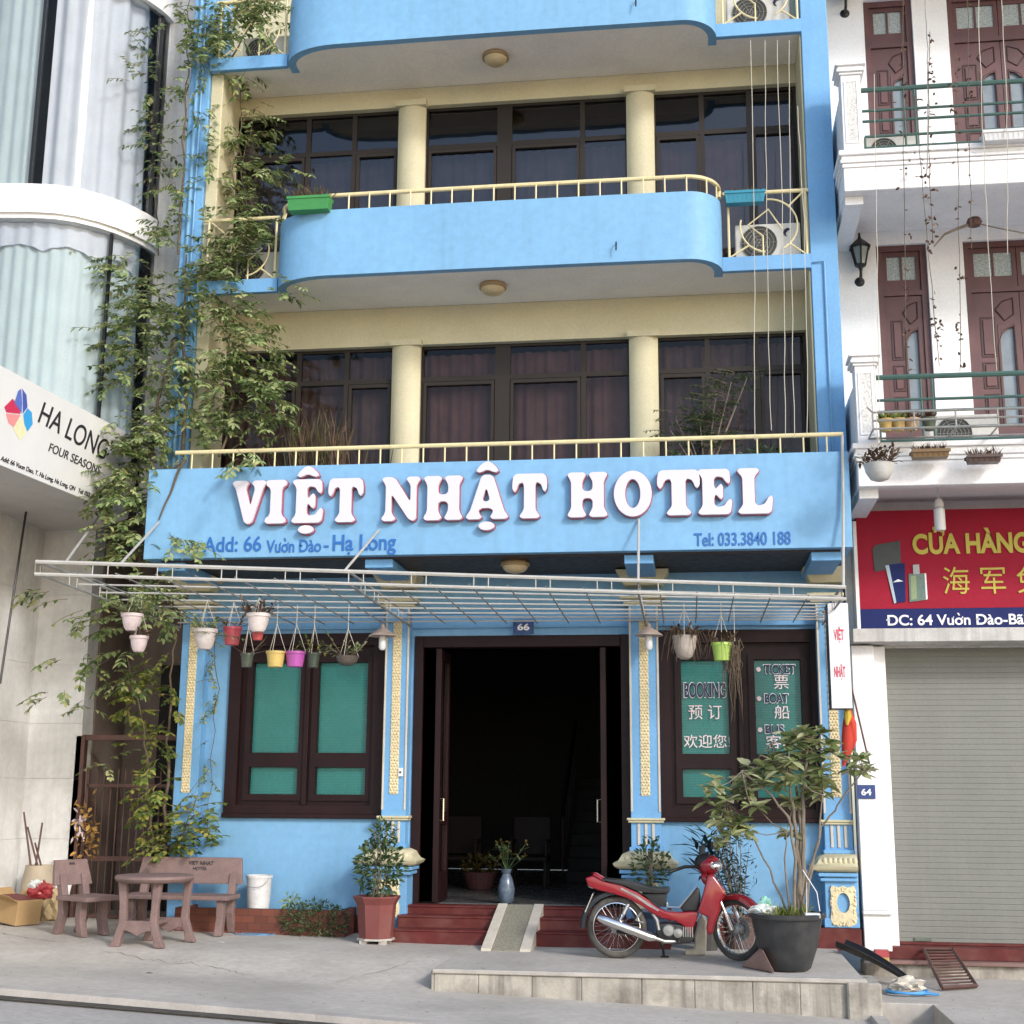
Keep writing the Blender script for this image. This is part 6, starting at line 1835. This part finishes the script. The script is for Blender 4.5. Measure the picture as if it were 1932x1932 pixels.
for i in range(len(prof)-1):
    for k in range(n): bmk.f.append((i*n+k, i*n+(k+1) % n, (i+1)*n+(k+1) % n, (i+1)*n+k))
bmk.f.append(tuple(range((len(prof)-1)*n, len(prof)*n)))
bmk.build('sack_cloth', wavemat('woven_plastic', (.50,.42,.31), (.40,.33,.24), 26, 'Z', .8, .3), t, smooth=True)
for i, (a, b, l) in enumerate((((52,1640),(45,1532),'longest upright'),((70,1636),(52,1560),'short leaning'),((45,1660),(80,1552),'long slanted'),((78,1640),(66,1590),'thin upright'))):
    P_, Q_ = W(a[0]+12, a[1]+40, g.y), W(*b, g.y+.03*i)
    mb = MB(); mb.tube([P_, Q_], [.014,.011], 6)
    tag(mb.build('stick', M['rust']), '%s of the brown sticks standing in the woven sack' % l, 'stick', 'sticks in the sack')
t = thing('carrier_bag', 'red and white plastic bag lying on the cardboard box', 'plastic bag', c+Vector((.15,.1,.2)))
crumple(c+Vector((.22,.12,.20)), .15, .11, .10, mat('red_film', (.33,.035,.04), .35, var=.3), 'bag', t)
crumple(c+Vector((.17,.10,.27)), .08, .07, .06, M['plastic_w'], 'white_film', t)
q = G(93, 1735, .1); q = Vector((q.x, q.y+.05, gz(q.x, q.y)))
t = thing('tan_bag', 'slumped tan bag between cardboard box and terrazzo chair', 'bag', q)
crumple(q+Vector((0,0,.16)), .15, .13, .19, mat('tan_cloth', (.46,.35,.20), .8, var=.12), 'bag', t)
q = W(97, 1640, -.05)
t = thing('white_board', 'pale board leaning on the wall behind the chair', 'board', q)
mb = MB(); a0, a1 = W(92, 1700, .1), W(122, 1622, .3)
mb.add([(a0.x-.12,.1,.05),(a1.x+.12,.1,.05),(a1.x+.12,.40,a1.z),(a0.x-.12,.40,a1.z),(a0.x-.12,.12,.05),(a1.x+.12,.12,.05),(a1.x+.12,.42,a1.z),(a0.x-.12,.42,a1.z)], [(0,1,2,3),(7,6,5,4),(0,4,5,1),(1,5,6,2),(2,6,7,3),(3,7,4,0)])
mb.build('board', M['white'], t)
t = thing('offering_bunch', 'bunch of orange and white dried flowers tied to the gate post', 'flowers', W(165, 1560, .3))
mb = MB()
for k in range(90):
    q = W(168+random.gauss(0,10), 1570+random.gauss(0,22), .35+random.gauss(0,.05)); mb.leaf(q, Vector((random.gauss(0,1),random.gauss(0,1),random.gauss(0,1))), Vector((random.gauss(0,1),random.gauss(0,1),1)), .09, .045)
mb.build('petals', mat('orange_tissue', (.36,.20,.05), .7, island=.6), t)
mb = MB()
for k in range(26):
    q = W(150+random.gauss(0,6), 1555+random.gauss(0,14), .38); mb.leaf(q, Vector((random.gauss(0,.4),random.gauss(0,1),random.gauss(0,1))), Vector((random.gauss(0,1),random.gauss(0,1),1)), .10, .03)
mb.build('paper', M['pink_print'], t)
t = thing('crumpled_paper', 'crumpled pink and white wrapper under the round table', 'litter', Vector((-5.35,-1.5,.2)))
crumple(W(330, 1745, -1.42), .09, .07, .055, mat('pink_wrapper', (.55,.33,.38), .5, var=.4, vscale=14), 'wrapper', t)
def hose(c, r, n, mt, label, tail, r_=.011):
    t = thing('garden_hose', label, 'hose', c, 'blue garden hoses')
    pts = []
    for i in range(n*20):
        a = i*math.pi/10; rr = r*(1+.16*math.sin(i*.37)); pts.append(c+Vector((rr*math.cos(a), rr*.75*math.sin(a), .014+.005*(i//20)+.004*math.sin(i))))
    pts += tail
    mb = MB(); mb.tube(pts, r_, 6); mb.build('hose', mt, t, smooth=True); return t
M['hose_b'] = mat('faded_blue_hose', (.10,.22,.36), .5, var=.15)
c = G(478, 1766, .015); hose(c, .22, 3, M['hose_b'], 'pale blue hose coiled before the brick planter', [c+Vector((-.05,-.05,.03)), c+Vector((-.2,.05,.02)), c+Vector((-.45,.02,.012))])
c = G(1708, 1874, -.27); hose(c, .19, 3, mat('bright_blue_hose', (.06,.28,.60), .45, var=.1), 'bright blue hose coiled at the end of the raised pavement', [c+Vector((.1,-.1,.02)), c+Vector((.3,-.12,.012))], .013)
t = thing('concrete_rubble', 'white cement lump on the blue hose coil', 'rubble', c)
crumple(c+Vector((.02,.06,.07)), .17, .11, .075, M['ramp_edge'], 'lump', t)
# black gutter
t = thing('plastic_gutter', 'black plastic gutter lying over the edge of the raised pavement', 'gutter', G(1640, 1830, 0))
A_ = G(1585, 1797, 0.0)+Vector((0,0,.075)); B_2 = G(1705, 1856, -.25)+Vector((0,0,.03))
d = (B_2-A_).normalized(); sd = d.cross(Vector((0,0,1))).normalized(); up = sd.cross(d)
mb = MB(); vs = []; n = 10; k = 12
for i in range(k):
    f = i/(k-1); p = A_.lerp(B_2, f)+Vector((0,0,.03*math.sin(f*3.1))); r = .115 if f < .3 else .115-.055*(f-.3)/.7
    for j in range(n):
        a = math.pi*(1+.04)*j/(n-1)-math.pi*1.02; vs.append(p+sd*r*math.cos(a)+up*(r*.75*math.sin(a)+.05))
    for j in range(n-1, -1, -1):
        a = math.pi*(1+.04)*j/(n-1)-math.pi*1.02; vs.append(p+sd*(r-.008)*math.cos(a)+up*((r-.008)*.75*math.sin(a)+.05))
m2 = n*2
mb.add(vs, [(i*m2+j, i*m2+(j+1) % m2, (i+1)*m2+(j+1) % m2, (i+1)*m2+j) for i in range(k-1) for j in range(m2)])
mb.build('gutter', mat('black_gutter', (.012,.012,.014), .35, var=.15), t, smooth=True)
# iron ramp at the shutter
t = thing('iron_ramp', 'rusty iron grating ramp leaning on the red sill of the shutter', 'ramp', (2.5, -1, -.27))
P0, P1 = Vector((2.40,-.38,.035)), Vector((2.72,-.38,.035)); Q0 = G(1778, 1868, -.265); Q1 = G(1843, 1864, -.265)
P0 = W(1743, 1791, -.40); P1 = W(1797, 1791, -.40)
mb = MB()
for a, b in ((P0, Q0), (P1, Q1)): mb.tube([a, b+Vector((0,0,.02))], .020, 4)
mb.tube([Q0+Vector((0,0,.02)), Q1+Vector((0,0,.02))], .022, 4); mb.tube([P0, P1], .018, 4); mb.build('ramp_frame', M['rust'], t)
mb = MB()
for i in range(1, 13): mb.tube([P0.lerp(Q0, i/13), P1.lerp(Q1, i/13)], .010, 5)
mb.build('bars', M['rust'], t)
q = W(1665, 1805, -.55)
t = thing('biscuit_carton', 'small yellow and red carton at the corner of the red sill', 'carton', q)
mb = MB(); mb.box(q.x-.08, q.x+.06, -.62, -.52, q.z-.09, q.z+.07); mb.build('carton', mat('yellow_carton', (.45,.33,.10), .6, var=.3, vscale=12), t, bevel=.004)
mb = MB(); mb.box(q.x-.081, q.x+.061, -.622, -.519, q.z+.0, q.z+.072); mb.build('red_band', mat('red_carton', (.40,.06,.07), .6), t)
M['lobby_wood'] = mat('dark_lobby_wood', (.008,.0035,.003), .6, spec=.2)
# lobby: flower vase, chairs, bouquet basket
p = Vector((W(955, 1700, .28).x, .28, .36))
t = thing('flower_vase', 'tall blue and white vase of flowers just inside the doorway', 'vase', p)
mb = MB(); mb.lathe([(.07,0),(.09,.05),(.10,.16),(.075,.27),(.045,.33),(.07,.38),(.06,.385)], p, 20); mb.build('vase', mat('blue_white_glaze', (.10,.13,.17), .2, var=.35, vscale=14), t, smooth=True)
mb = MB(); fl_ = MB()
for k in range(12):
    e = p+Vector((random.gauss(0,.09), random.gauss(0,.07), random.uniform(.5,.72))); mb.tube([p+Vector((0,0,.36)), e], .004, 4)
    for j in range(3): mb.leaf(p.lerp(e, .75)+Vector((0,0,.08)), Vector((random.gauss(0,1),random.gauss(0,1),.5)), Vector((0,0,1)), .12, .03)
    for j in range(5): fl_.leaf(e, Vector((random.gauss(0,1),random.gauss(0,1),random.gauss(.3,1))), Vector((random.gauss(0,1),0,1)), .05, .03)
mb.build('stems', M['leaf_dark'], t); fl_.build('blossoms', M['flower'], t)
p = Vector((W(905, 1660, 2.6).x, 2.6, .36))
t = thing('flower_basket', 'basket of yellow flowers on the lobby floor behind the vase', 'flowers', p)
mb = MB(); mb.lathe([(.16,0),(.24,.22),(.22,.22)], p, 18); mb.build('basket', M['wood2'], t)
bush((p.x,p.y,p.z+.30), .26, .2, .14, 160, .09, .05, M['flower'], t, 'blossoms')
for i, (u, y, l) in enumerate(((868, 2.9, 'dark wooden armchair close to the flower basket in the lobby'), (1000, 3.0, 'dark wooden armchair behind the tall vase in the lobby'))):
    c = Vector((W(u, 1680, y).x, y, .36))
    t = thing('lobby_chair', l, 'chair', c, 'wooden chairs in the lobby')
    mb = MB(); mb.box(c.x-.26, c.x+.26, c.y-.24, c.y+.24, c.z+.36, c.z+.42); mb.build('seat', M['lobby_wood'], t, bevel=.01)
    mb = MB(); mb.box(c.x-.26, c.x+.26, c.y+.20, c.y+.245, c.z+.43, c.z+.95); mb.build('backrest', M['lobby_wood'], t, bevel=.01)
    for sx in (-1, 1):
        mb = MB(); mb.box(c.x+sx*.24-.03, c.x+sx*.24+.03, c.y-.22, c.y+.2, c.z+.60, c.z+.64); mb.box(c.x+sx*.24-.025, c.x+sx*.24+.025, c.y-.22, c.y-.17, c.z+.42, c.z+.6); mb.build('armrest', M['lobby_wood'], t, bevel=.008)
        for yy in (-.21, .19):
            mb = MB(); mb.box(c.x+sx*.23-.025, c.x+sx*.23+.025, c.y+yy-.025, c.y+yy+.025, c.z, c.z+.36); mb.build('leg', M['lobby_wood'], t, bevel=.006)
# small things on the facade
p = W(756, 1457, -.19)
t = thing('bell_push', 'small white bell push on a relief pilaster beside the door', 'switch', p)
mb = MB(); mb.box(p.x-.028, p.x+.028, -.215, -.182, p.z-.05, p.z+.05); mb.build('cover', M['whitegloss'], t, bevel=.006)
mb = MB(); mb.lathe([(.012,0),(.012,.006)], (p.x, -.216, p.z), 10, Matrix.Rotation(math.pi/2, 3, 'X')); mb.build('button', M['metal_dark'], t)
# fallen leaves and scraps on the pavement
for i, (u, v, l) in enumerate(((410, 1640+146, 'white scrap of paper on the pavement before the bench'), (275, 1790+30, 'dead leaf on the pavement near the round table'))):
    p = G(u, v, 0); p.z = gz(p.x, p.y)+.004
    mb = MB(); mb.leaf(p, (1,.3,.05), Vector((0,0,1)), .09, .06); tag(mb.build('paper_scrap' if i == 0 else 'dead_leaf', M['white_print'] if i == 0 else M['leaf_brown']), l, 'litter')
# ------------------------------------------------------------------ climbing plants
def spray(lf, st, p, d, ln, pairs, ll, lw, droop=.5):
    """a pinnate frond: a drooping stalk with pairs of leaflets"""
    p = Vector(p); d = Vector(d).normalized(); pts = [p]
    step = ln/pairs
    side = d.cross(Vector((0,0,1)))
    if side.length < .1: side = Vector((1,0,0))
    side.normalize()
    for i in range(pairs):
        d = (d+Vector((random.gauss(0,.10), random.gauss(0,.10), -droop/pairs))).normalized()
        q = pts[-1]+d*step; pts.append(q)
        nrm = side.cross(d)
        for s in (-1, 1):
            ld = (d*.6+side*s+Vector((random.gauss(0,.2), random.gauss(0,.2), random.gauss(-.15,.2))))
            lf.leaf(q, ld, nrm, ll*random.uniform(.7,1.2), lw*random.uniform(.8,1.2), .3, .25)
    lf.leaf(pts[-1], d, side.cross(d), ll, lw)
    st.tube(pts, .0035, 3, caps=False)
def vine(label, stems, clusters, mt='leaf', group=None, name='climbing_vine', ll=.10, lw=.045, cat='climbing plant'):
    loc = stems[0][0][0]
    t = thing(name, label, cat, loc, group)
    lf, wd = MB(), MB(); st = wd
    for pts, r in stems:
        Q = []
        for a, b in zip(pts, pts[1:]):
            n = max(2, int((b-a).length/.15))
            for k in range(n): Q.append(a.lerp(b, k/n)+Vector((random.gauss(0,.015), random.gauss(0,.012), random.gauss(0,.01))))
        Q.append(pts[-1]); wd.tube(Q, [r*(1-.6*i/len(Q)) for i in range(len(Q))], 6)
    for (u, v, y, ru, rv, n, bias) in clusters:
        s = (W(u, v, y)-CAM).length/FPX
        for k in range(max(2, int(n*1.12))):
            p = W(u+random.gauss(0, ru*.55), v+random.gauss(0, rv*.55), y+random.gauss(0, .13))
            a = random.uniform(0, 6.28)
            d = Vector((math.cos(a)+bias[0], math.sin(a)*.8-.35+0, random.uniform(-.5,.6)+bias[1]))
            spray(lf, st, p, d, random.uniform(.14,.36), random.randint(3,6), ll*random.choice([.6,.8,.95]), lw*.85)
    wd.build('stem', M['stem'], t, smooth=True); lf.build('foliage', M[mt], t)
    return t
S = lambda *pts: [W(u, v, y) for u, v, y in pts]
# lower climber from the ground to the canopy
vine('yellow green climber rising behind the bench along the corner pilaster', [
    (S((305,1600,-.35),(318,1450,-.32),(322,1300,-.32),(330,1180,-.4)), .022), (S((290,1610,-.4),(280,1450,-.5),(262,1330,-.6),(240,1240,-.8)), .018), (S((330,1600,-.3),(352,1540,-.3),(372,1500,-.28)), .010)],
    [(285,1500,-.5,38,60,26,(0,0)), (340,1570,-.35,52,42,34,(0,.2)), (378,1540,-.3,20,45,13,(0,.1)), (300,1400,-.4,18,60,12,(0,-.2)), (262,1330,-.55,36,60,22,(-.2,-.1)), (280,1260,-.5,30,45,12,(0,0)), (325,1250,-.4,12,60,8,(0,-.3)), (310,1600,-.4,36,20,18,(0,.3))], 'leaf_yel', ll=.10, lw=.055)
vine('thin sparse vine trailing down the blue wall between corner pilaster and window', [(S((402,1170,-.2),(408,1250,-.12),(405,1380,-.08),(396,1480,-.06),(385,1600,-.06)), .006)],
    [(403,1230,-.15,9,50,9,(0,-.4)), (404,1330,-.1,7,60,7,(0,-.4)), (394,1450,-.1,8,50,8,(0,-.4)), (388,1200,-2.1,16,30,6,(0,.2))], 'leaf', ll=.06, lw=.028)
vine('green vine with long sprays hanging through the canopy frame around the white pots', [
    (S((262,1230,-1.2),(268,1150,-1.1),(262,1060,-1.0),(280,960,-1.2)), .022), (S((280,960,-1.2),(310,900,-1.3),(352,868,-1.45)), .020)],
    [(215,1130,-1.8,60,14,8,(-.8,0)), (185,1160,-1.6,45,16,8,(-1,-.1)), (290,1110,-1.6,55,36,30,(0,0)), (300,1150,-1.7,48,25,24,(.2,-.2)), (240,1030,-1.3,50,30,40,(-.2,0)), (225,1180,-1.3,35,20,9,(-.6,-.2)), (175,1240,-1.2,55,20,9,(-.9,-.2)),
     (85,1115,-2.4,16,8,4,(-.6,-.1)), (330,1015,-1.55,26,18,7,(.6,-.2)), (365,1025,-1.6,22,12,7,(.7,-.2)), (95,1310,-1.2,30,14,5,(-.8,-.3)), (145,1330,-1.0,22,12,4,(-.5,-.3)), (208,1290,-.9,40,30,9,(-.4,-.2)), (195,1440,-.3,18,8,4,(-.3,0))], 'leaf', ll=.11, lw=.05)
vine('dense vine at the corner of the white signboard and the blue band', [
    (S((300,960,-1.3),(285,860,-1.2),(300,760,-1.1),(330,640,-1.1)), .026), (S((352,868,-1.46),(330,900,-1.44),(300,980,-1.42)), .018)],
    [(250,850,-1.25,46,46,50,(-.2,0)), (225,910,-1.3,36,46,36,(-.3,-.1)), (262,945,-1.2,40,36,30,(0,-.2)), (300,830,-1.2,40,30,26,(0,0)), (200,960,-1.3,30,14,9,(-.6,-.2)), (290,780,-1.15,36,44,28,(0,.1))], 'leaf', ll=.105, lw=.048)
vine('biggest leafy vine spreading between grey pier and first floor windows', [
    (S((345,860,-1.2),(352,740,-1.1),(345,600,-1.05),(352,480,-1.05)), .024), (S((420,860,-1.2),(440,760,-1.1),(430,640,-1.1),(450,560,-1.1)), .016)],
    [(250,640,-1.05,60,40,42,(-.5,.1)), (230,700,-1.05,46,40,32,(-.6,0)), (265,560,-1.0,50,46,48,(-.4,.1)), (215,500,-1.0,46,24,14,(-.8,0)), (320,600,-1.1,44,60,42,(0,0)), (330,700,-1.1,40,60,34,(0,-.1)), (420,590,-1.2,60,44,60,(.2,0)), (470,640,-1.25,50,36,40,(.5,-.1)), (430,700,-1.2,60,44,56,(.2,-.1)),
     (495,720,-1.2,44,40,36,(.6,-.1)), (520,780,-1.15,32,40,24,(.5,-.2)), (440,790,-1.15,56,40,46,(0,-.2)), (380,780,-1.1,36,50,26,(0,-.2)), (455,872,-1.55,20,20,9,(.1,-.6)), (540,545,-1.3,20,8,6,(.9,-.1))], 'leaf', ll=.105, lw=.046)
vine('bushy dark creeper filling the balcony alcove beside the green flower box', [
    (S((440,530,-.85),(450,430,-.8),(440,330,-.7),(455,240,-.6),(450,150,-.6)), .012), (S((470,420,-.8),(455,320,-.7),(475,240,-.6)), .008)],
    [(430,470,-1.0,46,46,70,(0,.1)), (470,440,-1.0,34,30,30,(.3,.1)), (405,510,-1.05,36,30,34,(-.1,0)), (440,350,-.7,36,36,24,(.1,.1)), (440,280,-.65,30,40,20,(0,0)), (500,320,-.7,50,10,17,(1,0)), (480,270,-.65,30,20,9,(.6,.1)), (480,210,-.6,30,16,9,(.5,-.1)), (455,385,-.85,30,18,18,(.4,.1)), (440,165,-.65,30,24,10,(.1,-.3)), (460,128,-.7,22,26,8,(.1,-.5))], 'leaf', ll=.10, lw=.044)
vine('sparse vine climbing the grey pier and the piped blue edge of the hotel', [
    (S((335,480,-1.02),(345,330,-1.0),(352,180,-1.0),(358,0,-1.0)), .014), (S((300,480,-.45),(292,360,-.4),(280,240,-.4),(268,60,-.45)), .008)],
    [(352,40,-1.05,16,40,14,(.2,0)), (375,110,-1.05,34,50,34,(.2,0)), (400,60,-1.0,28,36,18,(.3,0)), (350,200,-1.05,16,50,12,(0,-.2)), (392,250,-.95,12,80,16,(.1,-.2)), (330,370,-1.0,18,50,20,(-.1,-.1)), (312,440,-.9,26,30,16,(-.2,-.1)), (268,70,-.8,22,26,10,(-.5,0)), (282,130,-.75,16,24,7,(-.2,0)), (288,230,-.7,14,40,12,(-.2,0)), (240,150,-.9,20,8,4,(-.7,0)), (295,280,-.7,14,14,7,(0,0)), (300,330,-.6,10,40,7,(0,0))], 'leaf', ll=.095, lw=.042)
vine('plants spilling from the uppermost balcony corner above the creeper', [(S((440,110,-.85),(460,60,-.85),(480,10,-.8)), .012)],
    [(480,20,-.95,44,24,44,(0,.1)), (430,50,-.95,26,40,26,(-.1,0)), (495,50,-.9,24,18,14,(.1,-.2)), (400,95,-1.0,24,26,18,(0,-.1))], 'leaf', ll=.10, lw=.044)
# shrub behind the first floor handrail, right bay, and tall grass left
p = W(1330, 850, -.9)
t = thing('balcony_shrub', 'feathery green shrub behind the rail above the telephone number', 'shrub', (p.x, p.y, 5.07))
b0 = Vector((p.x, -.9, 5.07)); mb = MB(); lf, st = MB(), MB()
for (u, v, n) in ((1320,790,26),(1350,750,24),(1380,720,14),(1300,820,18),(1345,800,22),(1410,712,7),(1390,760,9),(1275,790,8),(1362,835,18),(1265,812,6)):
    mb.tube([b0, b0.lerp(W(u, v, -.9), .6), W(u, v, -.9)], [.012,.008,.004], 5)
    for k in range(n):
        a = random.uniform(0, 6.28); spray(lf, st, W(u+random.gauss(0,14), v+random.gauss(0,12), -.9+random.gauss(0,.12)), (math.cos(a), math.sin(a), .3), random.uniform(.14,.25), 5, .055, .018, .3)
mb.build('stems', M['bark'], t); st.build('twigs', M['stem'], t); lf.build('foliage', M['leaf_dark'], t)
mb = MB(); mb.lathe([(.13,0),(.18,.28),(.17,.28)], b0, 16); mb.build('pot', M['rust'], t)
for (u, l) in ((1440, 'row of low dark green plants behind the handrail below the hanging strings'), (1268, 'low dark green plant behind the handrail at the foot of a cream column')):
    p = W(u, 850, -.95); t = thing('rail_plant', l, 'plant', (p.x, p.y, 5.07)); w_ = .30 if u > 1400 else .12
    bush((p.x, p.y, 5.30), w_, .12, .16, 190 if u > 1400 else 80, .09, .03, M['leaf_dark'], t)
    mb = MB(); mb.box(p.x-w_, p.x+w_, p.y-.1, p.y+.1, 5.07, 5.2); mb.build('pot', M['rust'], t)
p = W(600, 860, -.9)
t = thing('tall_grass', 'tall thin grass growing behind the first floor rail before a first floor window', 'plant', (p.x, p.y, 5.07))
mb = MB()
for k in range(150):
    q = Vector((p.x+random.gauss(0,.22), -.9+random.gauss(0,.08), 5.2)); d = Vector((random.gauss(0,.22), random.gauss(-.05,.15), 1)); h = random.uniform(.4,.95)
    mb.leaf(q, d, Vector((random.gauss(0,1),random.gauss(0,1),.1)), h, .014, .1, .15)
mb.build('blades', M['grass_dry'], t)
mb = MB(); mb.box(p.x-.3, p.x+.3, -1.0, -.8, 5.07, 5.22); mb.build('pot', M['rust'], t)
